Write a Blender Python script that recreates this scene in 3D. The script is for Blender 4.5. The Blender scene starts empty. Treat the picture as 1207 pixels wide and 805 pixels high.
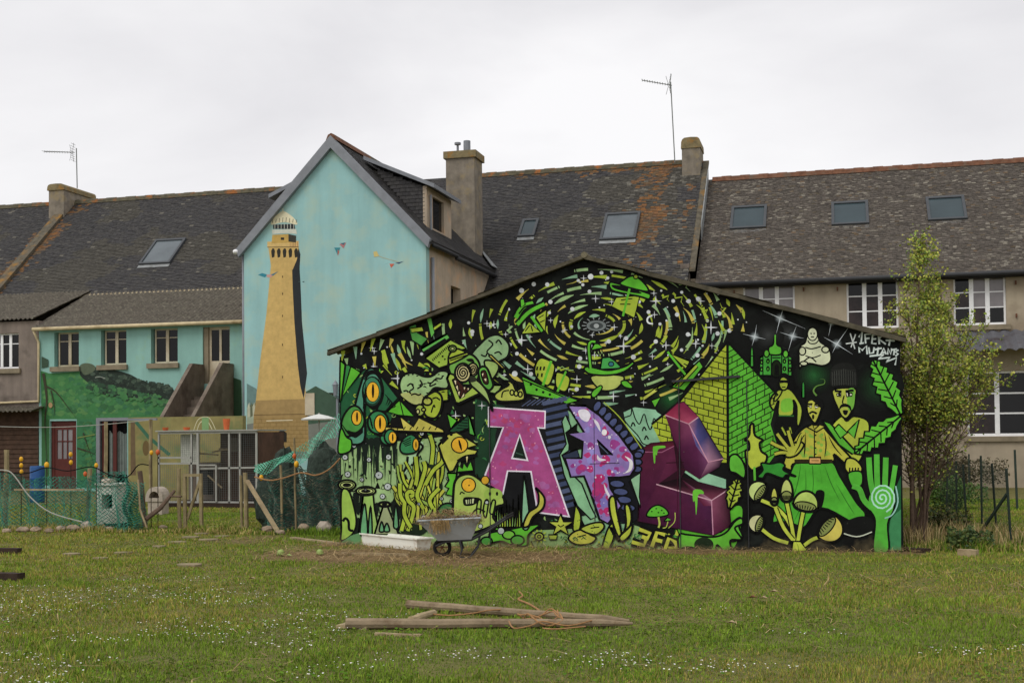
import bpy, math, random
import numpy as np
from mathutils import Vector

random.seed(7)
RNG = np.random.default_rng(7)
SC = bpy.context.scene
COL = SC.collection
# ------------------------------------------------------------------ camera
PW, PH, FPX = 1207.0, 805.0, 1450.0
PITCH, ROLL, YAW, SHIFT, CAMZ = 0.025, -0.009773, 0.257402, 76.24, 1.7
def _cam_axes():
    fwd = Vector((-math.sin(YAW), math.cos(YAW), 0)); right = Vector((math.cos(YAW), math.sin(YAW), 0)); up = Vector((0, 0, 1))
    f2 = fwd*math.cos(PITCH) + up*math.sin(PITCH); u2 = up*math.cos(PITCH) - fwd*math.sin(PITCH)
    return right*math.cos(ROLL) + u2*math.sin(ROLL), u2*math.cos(ROLL) - right*math.sin(ROLL), f2
CR, CU, CF = _cam_axes()
cd = bpy.data.cameras.new('camera'); cam = bpy.data.objects.new('camera', cd); COL.objects.link(cam)
from mathutils import Matrix
cam.matrix_world = Matrix(((CR.x, CU.x, -CF.x, 0), (CR.y, CU.y, -CF.y, 0), (CR.z, CU.z, -CF.z, CAMZ), (0, 0, 0, 1)))
cd.sensor_width = 36.0; cd.lens = FPX/PW*36.0; cd.shift_y = SHIFT/PW; cd.clip_start = 0.05; cd.clip_end = 2000
SC.camera = cam
# ------------------------------------------------------------------ sky and sun
SUN_EL, SUN_AZ = 50.0, 205.0          # azimuth clockwise from +Y: high, behind the camera and a little left
wd = bpy.data.worlds.new('World'); SC.world = wd; wd.use_nodes = True
nt = wd.node_tree; nt.nodes.clear()
def wn(t, **kw):
    n = nt.nodes.new(t)
    for k, v in kw.items(): setattr(n, k, v)
    return n
w_out = wn('ShaderNodeOutputWorld'); w_bg = wn('ShaderNodeBackground')
w_sky = wn('ShaderNodeTexSky', sky_type='NISHITA', sun_disc=False)
w_sky.sun_elevation = math.radians(SUN_EL); w_sky.sun_rotation = math.radians(SUN_AZ)
w_tc = wn('ShaderNodeTexCoord'); w_map = wn('ShaderNodeMapping'); w_map.inputs['Scale'].default_value = (1.0, 1.0, 3.0)
w_n1 = wn('ShaderNodeTexNoise'); w_n1.inputs['Scale'].default_value = 1.7; w_n1.inputs['Detail'].default_value = 7.0; w_n1.inputs['Roughness'].default_value = .5; w_n1.inputs['Distortion'].default_value = .3
w_rp = wn('ShaderNodeValToRGB')
w_rp.color_ramp.elements[0].position = .36; w_rp.color_ramp.elements[0].color = (7.0, 6.9, 7.2, 1)
w_rp.color_ramp.elements[1].position = .66; w_rp.color_ramp.elements[1].color = (10.0, 9.9, 10.0, 1)
w_mx = wn('ShaderNodeMix', data_type='RGBA'); w_mx.inputs[0].default_value = .96
nt.links.new(w_tc.outputs['Generated'], w_map.inputs['Vector']); nt.links.new(w_map.outputs['Vector'], w_n1.inputs['Vector'])
nt.links.new(w_n1.outputs['Fac'], w_rp.inputs['Fac'])
nt.links.new(w_sky.outputs['Color'], w_mx.inputs[6]); nt.links.new(w_rp.outputs['Color'], w_mx.inputs[7])
nt.links.new(w_mx.outputs[2], w_bg.inputs['Color']); w_bg.inputs['Strength'].default_value = .1
nt.links.new(w_bg.outputs['Background'], w_out.inputs['Surface'])
sl = bpy.data.lights.new('sun', 'SUN'); sl.energy = 1.3; sl.angle = math.radians(35); sl.color = (1, .97, .92)
so = bpy.data.objects.new('sun', sl); COL.objects.link(so)
_e, _a = math.radians(SUN_EL), math.radians(SUN_AZ)
_to_sun = Vector((math.sin(_a)*math.cos(_e), math.cos(_a)*math.cos(_e), math.sin(_e)))
so.rotation_euler = _to_sun.to_track_quat('Z', 'Y').to_euler(); so.location = (-6, -4, 20)
SC.view_settings.view_transform = 'Standard'; SC.view_settings.look = 'None'
SC.view_settings.exposure = 0.0; SC.view_settings.gamma = 1.0; SC.view_settings.use_curve_mapping = False
SC.render.engine = 'CYCLES'
SC.cycles.max_bounces = 6; SC.cycles.diffuse_bounces = 3; SC.cycles.transparent_max_bounces = 8
# ------------------------------------------------------------------ photo pixel -> direction -> point on the thing it touches
CAMP = Vector((0, 0, CAMZ))
def ray(u, v):
    return CR*((u - PW/2)/FPX) - CU*((v - PH/2 - SHIFT)/FPX) + CF
def onY(u, v, Y): d = ray(u, v); return CAMP + d*(Y/d.y)
def onX(u, v, X): d = ray(u, v); return CAMP + d*(X/d.x)
def onZ(u, v, z=0.0): d = ray(u, v); return CAMP + d*((z - CAMZ)/d.z)
# ------------------------------------------------------------------ colour
def s2l(c): return c/12.92 if c <= .04045 else ((c + .055)/1.055)**2.4
def hx(h, k=.65):
    """display colour of a surface -> base colour under this scene's daylight"""
    return tuple(min(.92, s2l(int(h[i:i+2], 16)/255)/k) for i in (0, 2, 4)) + (1.0,)
MATS = {}
def mat(name, h, k=.65, rough=.85, var=.18, scale=5.0, bump=0.0, bscale=60.0, stain=None, st_scale=1.5, st_lo=.52, st_hi=.68, streak=0.0, metal=0.0, spec=.3, attr=None, alpha=1.0, splash=False, st_stretch=(1, 1, 1)):
    m = bpy.data.materials.new(name); m.use_nodes = True; MATS[name] = m
    t = m.node_tree; N = t.nodes; L = t.links
    p = N['Principled BSDF']; p.inputs['Roughness'].default_value = rough; p.inputs['Metallic'].default_value = metal
    p.inputs['Specular IOR Level'].default_value = spec
    geo = N.new('ShaderNodeNewGeometry')
    def noise(sc, det=6.0, stretch=None):
        n = N.new('ShaderNodeTexNoise'); n.inputs['Scale'].default_value = sc; n.inputs['Detail'].default_value = det; n.inputs['Roughness'].default_value = .6
        if stretch:
            mp = N.new('ShaderNodeMapping'); mp.inputs['Scale'].default_value = stretch
            L.new(geo.outputs['Position'], mp.inputs['Vector']); L.new(mp.outputs['Vector'], n.inputs['Vector'])
        else: L.new(geo.outputs['Position'], n.inputs['Vector'])
        return n
    if attr:
        a = N.new('ShaderNodeVertexColor'); a.layer_name = attr; base = a.outputs['Color']
    else:
        r = N.new('ShaderNodeRGB'); r.outputs[0].default_value = hx(h, k); base = r.outputs[0]
    n1 = noise(scale)
    mr = N.new('ShaderNodeMapRange'); mr.inputs[1].default_value = .3; mr.inputs[2].default_value = .7; mr.inputs[3].default_value = 1 - var; mr.inputs[4].default_value = 1 + var
    L.new(n1.outputs['Fac'], mr.inputs[0])
    v = N.new('ShaderNodeVectorMath'); v.operation = 'SCALE'; L.new(base, v.inputs[0]); L.new(mr.outputs[0], v.inputs['Scale'])
    cur = v.outputs[0]
    if streak:
        n3 = noise(1.0, 4, (3.0, 3.0, .25))
        mr3 = N.new('ShaderNodeMapRange'); mr3.inputs[1].default_value = .35; mr3.inputs[2].default_value = .7; mr3.inputs[3].default_value = 1.0; mr3.inputs[4].default_value = 1 - streak
        L.new(n3.outputs['Fac'], mr3.inputs[0])
        v3 = N.new('ShaderNodeVectorMath'); v3.operation = 'SCALE'; L.new(cur, v3.inputs[0]); L.new(mr3.outputs[0], v3.inputs['Scale']); cur = v3.outputs[0]
    if stain:
        n2 = noise(st_scale, 8, st_stretch)
        mr2 = N.new('ShaderNodeMapRange'); mr2.inputs[1].default_value = st_lo; mr2.inputs[2].default_value = st_hi
        L.new(n2.outputs['Fac'], mr2.inputs[0])
        mx = N.new('ShaderNodeMix'); mx.data_type = 'RGBA'; L.new(mr2.outputs[0], mx.inputs[0]); L.new(cur, mx.inputs[6]); mx.inputs[7].default_value = hx(stain, k)
        cur = mx.outputs[2]
    if splash:      # mud splashed up the foot of the wall
        sp = N.new('ShaderNodeSeparateXYZ'); L.new(geo.outputs['Position'], sp.inputs[0])
        ns = noise(3.5, 8); mz = N.new('ShaderNodeMath'); mz.operation = 'MULTIPLY_ADD'; L.new(ns.outputs['Fac'], mz.inputs[0]); mz.inputs[1].default_value = -.75; L.new(sp.outputs['Z'], mz.inputs[2])
        ms = N.new('ShaderNodeMapRange'); ms.inputs[1].default_value = -.22; ms.inputs[2].default_value = -.45; ms.inputs[3].default_value = 0; ms.inputs[4].default_value = .75; L.new(mz.outputs[0], ms.inputs[0])
        mx = N.new('ShaderNodeMix'); mx.data_type = 'RGBA'; L.new(ms.outputs[0], mx.inputs[0]); L.new(cur, mx.inputs[6]); mx.inputs[7].default_value = hx('5f5640', .8); cur = mx.outputs[2]
    L.new(cur, p.inputs['Base Color'])
    if bump:
        nb = noise(bscale, 4); b = N.new('ShaderNodeBump'); b.inputs['Strength'].default_value = bump; b.inputs['Distance'].default_value = .02
        L.new(nb.outputs['Fac'], b.inputs['Height']); L.new(b.outputs['Normal'], p.inputs['Normal'])
    return m
# ------------------------------------------------------------------ mesh builder: verts in world coordinates
class MB:
    def __init__(s): s.v = []; s.f = []; s.c = []; s.m = []; s.mi = 0
    def add(s, vs, fs, col=None):
        b = len(s.v); s.v.extend([tuple(p) for p in vs])
        for f in fs: s.f.append(tuple(b + i for i in f)); s.m.append(s.mi)
        cols = col if isinstance(col, list) else [col or (1, 1, 1, 1)]*len(vs)
        s.c.extend(cols); return s
    def box(s, x0, y0, z0, x1, y1, z1, col=None):
        x0, x1 = min(x0, x1), max(x0, x1); y0, y1 = min(y0, y1), max(y0, y1); z0, z1 = min(z0, z1), max(z0, z1)
        return s.add([(x0,y0,z0),(x1,y0,z0),(x1,y1,z0),(x0,y1,z0),(x0,y0,z1),(x1,y0,z1),(x1,y1,z1),(x0,y1,z1)],
                     [(0,3,2,1),(4,5,6,7),(0,1,5,4),(1,2,6,5),(2,3,7,6),(3,0,4,7)], col)
    def prism(s, poly, off, col=None):
        """planar polygon (list of 3d points) extruded by vector off"""
        n = len(poly); off = Vector(off); a = [Vector(p) for p in poly]; b = [p + off for p in a]
        fs = [tuple(range(n)), tuple(range(2*n - 1, n - 1, -1))] + [(i, i + n, (i+1) % n + n, (i+1) % n) for i in range(n)]
        return s.add(a + b, fs, col)
    def tube(s, pts, r, n=6, col=None, caps=True):
        pts = [Vector(p) for p in pts]; k = len(pts); rs = r if isinstance(r, (list, tuple)) else [r]*k
        vs = []; up = Vector((0, 0, 1)); prev = None
        for i, p in enumerate(pts):
            d = (pts[min(i+1, k-1)] - pts[max(i-1, 0)])
            d = d.normalized() if d.length > 1e-9 else Vector((0, 0, 1))
            if prev is None:
                a = d.cross(up if abs(d.z) < .9 else Vector((1, 0, 0))).normalized()
            else:
                a = (prev - d*prev.dot(d)); a = a.normalized() if a.length > 1e-6 else d.orthogonal().normalized()
            prev = a; b = d.cross(a)
            for j in range(n):
                t = 2*math.pi*j/n; vs.append(p + (a*math.cos(t) + b*math.sin(t))*rs[i])
        fs = [(i*n + j, i*n + (j+1) % n, (i+1)*n + (j+1) % n, (i+1)*n + j) for i in range(k-1) for j in range(n)]
        if caps: fs += [tuple(range(n-1, -1, -1)), tuple((k-1)*n + j for j in range(n))]
        return s.add(vs, fs, col)
    def bar(s, a, b, w, h, col=None):
        """rectangular bar from a to b"""
        a, b = Vector(a), Vector(b); d = (b - a).normalized(); up = Vector((0, 0, 1)) if abs(d.z) < .95 else Vector((0, 1, 0))
        x = d.cross(up).normalized()*(w/2); y = x.cross(d).normalized()*(h/2)
        vs = [a-x-y, a+x-y, a+x+y, a-x+y, b-x-y, b+x-y, b+x+y, b-x+y]
        return s.add(vs, [(0,3,2,1),(4,5,6,7),(0,1,5,4),(1,2,6,5),(2,3,7,6),(3,0,4,7)], col)
    def blob(s, c, rx, ry, rz, seg=10, rings=7, jit=.0, seed=0, col=None):
        rr = random.Random(seed); vs = [(c[0], c[1], c[2]-rz)]
        for i in range(1, rings):
            ph = math.pi*i/rings
            for j in range(seg):
                t = 2*math.pi*j/seg; k = 1 + rr.uniform(-jit, jit)
                vs.append((c[0] + rx*k*math.sin(ph)*math.cos(t), c[1] + ry*k*math.sin(ph)*math.sin(t), c[2] - rz*k*math.cos(ph)))
        vs.append((c[0], c[1], c[2]+rz)); e = len(vs) - 1
        fs = [(0, 1 + (j+1) % seg, 1 + j) for j in range(seg)]
        for i in range(rings-2):
            for j in range(seg): fs.append((1 + i*seg + j, 1 + i*seg + (j+1) % seg, 1 + (i+1)*seg + (j+1) % seg, 1 + (i+1)*seg + j))
        fs += [(1 + (rings-2)*seg + j, 1 + (rings-2)*seg + (j+1) % seg, e) for j in range(seg)]
        return s.add(vs, fs, col)
    def xf(s, org, ang=0.0):
        c, q = math.cos(ang), math.sin(ang); s.v = [(org[0] + p[0]*c - p[1]*q, org[1] + p[0]*q + p[1]*c, org[2] + p[2]) for p in s.v]; return s
    def build(s, name, material, parent=None, loc=None, label=None, cat=None, group=None, kind=None, smooth=False, color=False):
        org = Vector((0, 0, 0))
        if parent is not None: org = wloc(parent)
        if loc is not None: org = Vector(loc)
        me = bpy.data.meshes.new(name)
        me.from_pydata([(p[0]-org.x, p[1]-org.y, p[2]-org.z) for p in s.v], [], s.f)
        for m in (material if isinstance(material, (list, tuple)) else [material]): me.materials.append(MATS[m])
        if any(s.m): me.polygons.foreach_set('material_index', s.m)
        if color:
            ca = me.color_attributes.new('Col', 'FLOAT_COLOR', 'POINT'); ca.data.foreach_set('color', [x for c in s.c for x in c])
        if smooth: me.polygons.foreach_set('use_smooth', [True]*len(me.polygons))
        me.update()
        return link(me, name, parent, org if parent is None else org - wloc(parent), label, cat, group, kind)
def wloc(o):
    l = Vector((0, 0, 0))
    while o is not None: l += o.location; o = o.parent
    return l
def link(me, name, parent, loc, label=None, cat=None, group=None, kind=None):
    o = bpy.data.objects.new(name, me); COL.objects.link(o); o.location = loc; o.parent = parent
    tag(o, label, cat, group, kind); return o
def tag(o, label=None, cat=None, group=None, kind=None):
    if label: o['label'] = label
    if cat: o['category'] = cat
    if group: o['group'] = group
    if kind: o['kind'] = kind
    return o
def thing(name, label, cat, loc, group=None):
    return link(None, name, None, Vector(loc), label, cat, group)
def part_box(name, m, parent, *b): return MB().box(*b).build(name, m, parent)
# smooth value noise for masks (numpy)
_tab = RNG.random((64, 64))
def vnoise(x, y):
    x = np.asarray(x, float); y = np.asarray(y, float); xi = np.floor(x).astype(int); yi = np.floor(y).astype(int); fx = x - xi; fy = y - yi
    fx = fx*fx*(3-2*fx); fy = fy*fy*(3-2*fy); g = lambda a, b: _tab[a % 64, b % 64]
    return (g(xi, yi)*(1-fx) + g(xi+1, yi)*fx)*(1-fy) + (g(xi, yi+1)*(1-fx) + g(xi+1, yi+1)*fx)*fy
def fnoise(x, y, o=4):
    s = 0; a = .5
    for i in range(o): s = s + a*vnoise(x*2**i + 17*i, y*2**i + 5*i); a *= .5
    return s/(1 - .5**o)

# ------------------------------------------------------------------ materials
mat('slate_dark', '474542', k=.95, attr='Col', var=.35, scale=9, rough=.8, bump=.3, bscale=30)
mat('ridge_tile', '55503f', k=.95, var=.4, scale=6, stain='9a5a22', st_scale=2.5)
mat('ridge_tile_orange', '704c38', k=.95, var=.4, scale=6, stain='5f5346', st_scale=3)
mat('roof_deck', '2c2a28', k=.95)
mat('corrugated', '5c564c', k=.95, var=.3, scale=6, stain='7a7666', st_scale=9, bump=.3, bscale=80)
mat('corrugated_metal', '5b5b5f', k=.85, var=.2, scale=3, stain='3c3434', rough=.6)
mat('render_right', '8d8270', k=.65, var=.10, scale=2.2, bump=.15, bscale=120, stain='7b6f5e', st_scale=.9, streak=.15)
mat('render_wing', '9a8c7a', k=.62, var=.12, scale=2.5, bump=.15, bscale=120, stain='a88c70', st_scale=1.6, streak=.2)
mat('render_grey', '6e645c', k=.62, var=.16, scale=2, bump=.15, bscale=120, stain='4b443e', st_scale=1.1, streak=.3)
mat('render_chimney', '746c60', k=.68, var=.25, scale=3.5, bump=.25, bscale=90, stain='7d7056', st_scale=2.2, streak=.25)
mat('lichen_cap', '75694c', k=.8, var=.3, scale=5, stain='8a6530', st_scale=4, bump=.3)
mat('blue_paint', '89b0af', k=.74, var=.07, scale=1.1, stain='9aae9e', st_scale=1.5, st_lo=.46, st_hi=.74, bump=.08, bscale=150, streak=.12)
mat('teal_paint', '7aa098', k=.68, var=.07, scale=1.5, bump=.08, bscale=120, stain='7f9c78', st_scale=1.1, st_lo=.6, st_hi=.8, streak=.1)
mat('painting', 'ffffff', attr='Col', var=.13, scale=7, rough=.75, bump=.05, bscale=120, streak=.06)
mat('mural_paint', 'ffffff', attr='Col', var=.2, scale=5, rough=.75, bump=.1, bscale=110, spec=.12, streak=.12, splash=True, stain='4a4c44', st_scale=26, st_lo=.69, st_hi=.73)
mat('wall_black', '121312', k=.8, var=.4, scale=3, rough=.8, bump=.08, bscale=100, stain='1d211e', st_scale=2.2, spec=.12, splash=True)
mat('zinc', '75787d', k=.75, var=.12, scale=4, rough=.6, metal=.2)
mat('dark_metal', '2e2f31', k=.8, var=.15, rough=.55)
mat('lead_strip', '7f8282', k=.8, var=.2, scale=5, stain='686866', st_scale=4, rough=.7)
mat('white_frame', 'd0d0cd', k=.62, var=.06, rough=.5)
mat('cream_frame', 'a59b86', k=.64, var=.12, scale=6, stain='8a7c64', rough=.6)
mat('cream_gutter', 'b5a684', k=.75, var=.15, scale=5, stain='8c7a58', rough=.6)
mat('concrete', '6a6055', k=.65, var=.25, scale=3, stain='4c423a', st_scale=1.6, bump=.25, bscale=80, streak=.25)
mat('sill_stone', '746a58', k=.7, var=.2, scale=4, bump=.2)
mat('pane_dark', '101010', k=.9, var=.3, scale=.8, rough=.06, spec=.3)
mat('pane_brown', '2c2220', k=.9, var=.6, scale=2.5, rough=.06, spec=.3)
mat('pane_curtain', '706b6c', k=.7, var=.15, scale=3, rough=.08, spec=.5)
mat('skylight_glass', '39464a', k=.95, var=.15, scale=1.0, rough=.12, spec=.3)
mat('skylight_frame', '44474a', k=.9, var=.1, rough=.5)
mat('skylight_pale', '5c6468', k=.95, var=.2, scale=1.0, rough=.12, spec=.4)
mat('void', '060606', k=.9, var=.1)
mat('brown_wood', '4a2a20', k=.62, var=.25, scale=4, rough=.6)
mat('door_red', '4c221d', k=.72, var=.15, scale=4, rough=.5)
mat('shingle_brown', '3c2c22', k=.6, var=.35, scale=5)
mat('wood_post', '7b6f52', k=.66, var=.3, scale=6, bump=.3, bscale=50, stain='5a4f38', st_stretch=(6, 6, .8))
mat('wood_pole', '86765f', k=.9, var=.28, scale=7, bump=.3, bscale=60, stain='6e5a44', st_scale=5)
mat('wood_plank', '9c8b6c', k=.85, var=.25, scale=8, bump=.25, bscale=60, stain='77654b')
mat('wood_dark', '33271f', k=.85, var=.3, scale=8, bump=.3)
mat('galvanised', '8a9094', k=.6, var=.14, scale=3, rough=.45, metal=.35, stain='6a6a66', st_scale=2.0)
mat('rust', '5a3a2a', k=.7, var=.35, scale=10)
mat('white_plastic', 'cfc9be', k=.62, var=.05, scale=3, stain='8a6f50', st_scale=2.6, st_lo=.56, st_hi=.75, rough=.45)
mat('tyre', '1c1b1a', k=.7, var=.2)
mat('straw', 'a98f66', k=.95, attr='Col', var=.25, scale=12)
mat('rope', 'a07850', k=.95, var=.2, scale=30)
mat('rope_white', '95958c', k=.8, var=.1, scale=20)
mat('net_green', '2c7862', k=.62, attr='Col', var=.25, scale=4)
mat('float_yellow', 'c8961f', k=.75, var=.12, rough=.45)
mat('float_orange', 'b4552a', k=.78, var=.12, rough=.45)
mat('barrel_blue', '1d4576', k=.75, var=.15, rough=.4)
mat('stone', '8b7b68', k=.8, var=.3, scale=6, bump=.4, bscale=30, stain='6c5e4e', st_scale=5)
mat('stone_pale', 'a3988a', k=.85, var=.2, scale=6, bump=.3, bscale=30)
mat('slab', '8f8266', k=1.0, var=.25, scale=6, bump=.3, stain='6f6a4a', st_scale=4)
mat('ground', '4f4a2a', k=1.05, attr='Col', var=.35, scale=7, bump=.4, bscale=25, rough=.95)
mat('grass_blade', '4f5a24', k=1.0, attr='Col', var=.25, scale=2, rough=.9, spec=.04)
mat('leaf', '7f8a2c', k=.8, attr='Col', var=.2, scale=6, rough=.6)
mat('bark', '55463a', k=.7, var=.3, scale=12, bump=.4, bscale=60)
mat('post_green', '27332c', k=.75, var=.2, rough=.5)
mat('wire', '6d706c', k=.75, var=.1, rough=.5, metal=.4)
mat('cage_frame', '8f8f88', k=.7, var=.12, rough=.5, metal=.2)
mat('cage_back', '4b372c', k=.62, var=.3, scale=2.5, stain='2f2620', st_scale=1.8)
mat('cabbage', '8fa45a', k=.95, var=.2, scale=20, rough=.5)
mat('parasol', 'c9c9c4', k=.85, var=.06)
mat('terracotta', 'a2532f', k=.65, var=.15)
mat('plaster_white', 'a4a69c', k=.62, var=.12, scale=4, stain='80806f')
mat('curtain', '6f7672', k=.62, var=.2, scale=6)
mat('net_dark', '2b352e', k=.66, var=.5, scale=16, bump=.8, bscale=45)
mat('firewall_lichen', '565043', k=.85, var=.4, scale=6, stain='86622a', st_scale=1.8, bump=.3)
mat('petal', 'dedede', k=.95, var=.03)
# ================================================================== THE BUILDINGS
YF = 40.4          # long facade of the main houses
YA = 37.0          # front wall of the lean-to annex
YG = 33.5          # blue gable wall
TS = .90           # roof slope of the main houses
def wall_holes(mb, x0, x1, z0, z1, Y, holes, th=.3, axis='Y', sgn=1):
    """wall slab with rectangular openings and their reveals. axis Y: front face at Y, body behind; axis X: front face at X=Y, body towards -x"""
    xs = sorted({x0, x1, *[h[0] for h in holes], *[h[1] for h in holes]}); zs = sorted({z0, z1, *[h[2] for h in holes], *[h[3] for h in holes]})
    P = (lambda a, d, z: (a, Y + d, z)) if axis == 'Y' else (lambda a, d, z: (Y - d, a, z))
    def q(a, b, c, d): mb.add([a, b, c, d], [(0, 1, 2, 3)])
    for i in range(len(xs)-1):
        for j in range(len(zs)-1):
            a, b, c, d = xs[i], xs[i+1], zs[j], zs[j+1]; cx, cz = (a+b)/2, (c+d)/2
            if any(h[0] < cx < h[1] and h[2] < cz < h[3] for h in holes): continue
            q(P(a,0,c), P(b,0,c), P(b,0,d), P(a,0,d)); q(P(b,th,c), P(a,th,c), P(a,th,d), P(b,th,d))
    for a, b, c, d in holes:
        q(P(a,0,c), P(a,th,c), P(b,th,c), P(b,0,c)); q(P(a,0,d), P(b,0,d), P(b,th,d), P(a,th,d))
        q(P(a,0,c), P(a,0,d), P(a,th,d), P(a,th,c)); q(P(b,0,c), P(b,th,c), P(b,th,d), P(b,0,d))
    q(P(x0,0,z1), P(x1,0,z1), P(x1,th,z1), P(x0,th,z1)); q(P(x0,0,z0), P(x0,th,z0), P(x1,th,z0), P(x1,0,z0))
    q(P(x0,0,z0), P(x0,0,z1), P(x0,th,z1), P(x0,th,z0)); q(P(x1,0,z0), P(x1,th,z0), P(x1,th,z1), P(x1,0,z1))
def window(parent, x0, x1, z0, z1, Y, cols, rows, fm, panes, rec=.12, fw=.06, mw=.05, bars=.03, zsplit=None, name='window'):
    """cols: number of casements, rows: panes in each; every pane its own piece"""
    y0, y1 = Y + rec, Y + rec + .06
    m = MB(); m.box(x0, y0, z0, x0+fw, y1, z1); m.box(x1-fw, y0, z0, x1, y1, z1); m.box(x0+fw, y0, z1-fw, x1-fw, y1, z1); m.box(x0+fw, y0, z0, x1-fw, y1, z0+fw*1.2)
    ix0, ix1, iz0, iz1 = x0+fw, x1-fw, z0+fw*1.2, z1-fw
    cw = (ix1-ix0)/cols
    for i in range(1, cols): m.box(ix0+i*cw-mw, y0-.012, iz0, ix0+i*cw+mw, y1, iz1)
    zz = zsplit if zsplit else [k/rows for k in range(1, rows)]
    edges = [0] + zz + [1]
    for i in range(cols):
        a, b = ix0+i*cw+(mw if i else 0), ix0+(i+1)*cw-(mw if i < cols-1 else 0)
        for t in zz: m.box(a, y0+.01, iz0+(iz1-iz0)*t-bars/2, b, y1-.01, iz0+(iz1-iz0)*t+bars/2)
    w = m.build(name, fm, parent)
    for i in range(cols):
        a, b = ix0+i*cw+(mw if i else 0), ix0+(i+1)*cw-(mw if i < cols-1 else 0)
        for j in range(len(edges)-1):
            c = iz0+(iz1-iz0)*edges[j]+(bars/2 if j else 0); d = iz0+(iz1-iz0)*edges[j+1]-(bars/2 if j < len(edges)-2 else 0)
            pm = panes[(i*7 + j*3) % len(panes)] if not callable(panes) else panes(i, j)
            MB().box(a-.002, y0+.026, c-.002, b+.002, y0+.034, d+.002).build('pane', pm, w)
    # black sheet standing in for the unlit room behind the glass
    MB().add([(x0, Y+.295, z0), (x1, Y+.295, z0), (x1, Y+.295, z1), (x0, Y+.295, z1)], [(0, 1, 2, 3)]).build('dark_room_sheet', 'void', w)
    return w
def slate_field(parent, x0, x1, y0, z0, y1, z1, colf, w=.17, e=.10, name='slates', keep=None):
    """courses of slates on the slope from the eave (y0,z0) to the ridge (y1,z1), running along X"""
    d = Vector((0, y1-y0, z1-z0)); Ls = d.length; d /= Ls; n = Vector((0, -d.z, d.y))
    rr = random.Random(int(abs(x0)*100)); vs = []; fs = []; cs = []
    for r in range(int(Ls/e)+1):
        s0 = r*e; s1 = min(s0 + e*1.25, Ls); x = x0 - (w/2 if r % 2 else 0)
        while x < x1:
            ww = w*rr.uniform(.85, 1.15); a, b = max(x, x0), min(x+ww-.006, x1); x += ww
            if b - a < .02: continue
            lo = .016 + rr.uniform(0, .012); dj = rr.uniform(-.012, .012)
            def P(xx, s, h): return Vector((xx, y0, z0)) + d*s + n*h
            if keep and not keep((a+b)/2, y0 + d.y*s0, z0 + d.z*s0): continue
            k = len(vs); tw = rr.uniform(-.004, .004)
            vs += [P(a, s0+dj, lo+tw), P(b, s0+dj, lo-tw), P(b, s1, .004), P(a, s1, .004), P(a, s0+dj, 0), P(b, s0+dj, 0)]
            fs += [(k, k+1, k+2, k+3), (k+4, k+5, k+1, k)]
            c = colf((a+b)/2, s0, Ls, rr); cs += [c]*6
    m = MB(); m.v = vs; m.f = fs; m.c = cs; m.m = [0]*len(fs)
    return m.build(name, 'slate_dark', parent, kind='stuff', color=True)
def mixc(a, b, t): return tuple(a[i]*(1-t) + b[i]*t for i in range(3)) + (1.0,)
C_SL = hx('474543', .95); C_SL2 = hx('3b3a3b', .95); C_OR = hx('9a6426', .95); C_PALE = hx('8d8878', .95); C_BR = hx('615a52', .92); C_BR2 = hx('524c46', .92); C_OLV = hx('5c5640', .95)
def gutter(parent, x0, x1, Y, z, r=.075, m='dark_metal', name='gutter'):
    mb = MB(); mb.tube([(x0, Y-r, z), (x1, Y-r, z)], r, 8); return mb.build(name, m, parent, smooth=True)
def ridge_tiles(parent, x0, x1, Y, z, m, step=.33):
    n = int((x1-x0)/step); 
    for i in range(n):
        a = x0 + i*step; h = .02 + (.015 if i % 2 else 0)
        mb = MB(); mb.prism([(a-.012, Y-.17, z-.10), (a-.012, Y-.10, z+.03+h), (a-.012, Y, z+.075+h), (a-.012, Y+.10, z+.03+h), (a-.012, Y+.17, z-.10)], (step+.02, 0, 0))
        mb.build('ridge_tile', m, parent)
def skylight(parent, pts, Y0, Z0, glass, T=TS):
    """pts: px corners lower-left, lower-right, upper-right, upper-left, brought onto the roof plane"""
    P = []
    n = Vector((0, -T, 1)).normalized()
    for u, v in pts:
        d = ray(u, v); s = (Z0 - CAMZ - Y0*T)/(d.z - d.y*T); P.append(CAMP + d*s)
    x0 = (P[0].x+P[3].x)/2; x1 = (P[1].x+P[2].x)/2; ya = (P[0].y+P[1].y)/2; yb = (P[2].y+P[3].y)/2
    Q = [Vector((x0, ya, Z0+(ya-Y0)*T)), Vector((x1, ya, Z0+(ya-Y0)*T)), Vector((x1, yb, Z0+(yb-Y0)*T)), Vector((x0, yb, Z0+(yb-Y0)*T))]
    m = MB(); t = .09
    e = (Q[3]-Q[0]).normalized()*t; ex = Vector((t, 0, 0))
    for a in ([Q[0], Q[1], Q[1]+e, Q[0]+e], [Q[3]-e*1.3, Q[2]-e*1.3, Q[2], Q[3]], [Q[0]+e, Q[0]+ex+e, Q[3]+ex-e*1.3, Q[3]-e*1.3], [Q[1]-ex+e, Q[1]+e, Q[2]-e*1.3, Q[2]-ex-e*1.3]):
        m.prism(a, n*.11)
    w = m.build('skylight', 'skylight_frame', parent)
    MB().prism([Q[0]+e+ex+n*.05, Q[1]+e-ex+n*.05, Q[2]-e*1.3-ex+n*.05, Q[3]-e*1.3+ex+n*.05], n*.02).build('pane', glass, w)
    # flashing apron below
    MB().prism([Q[0]-e*2.0+n*.025, Q[1]-e*2.0+n*.025, Q[1]+n*.025, Q[0]+n*.025], n*.012).build('flashing', 'lead_strip', w)
    return w
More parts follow.
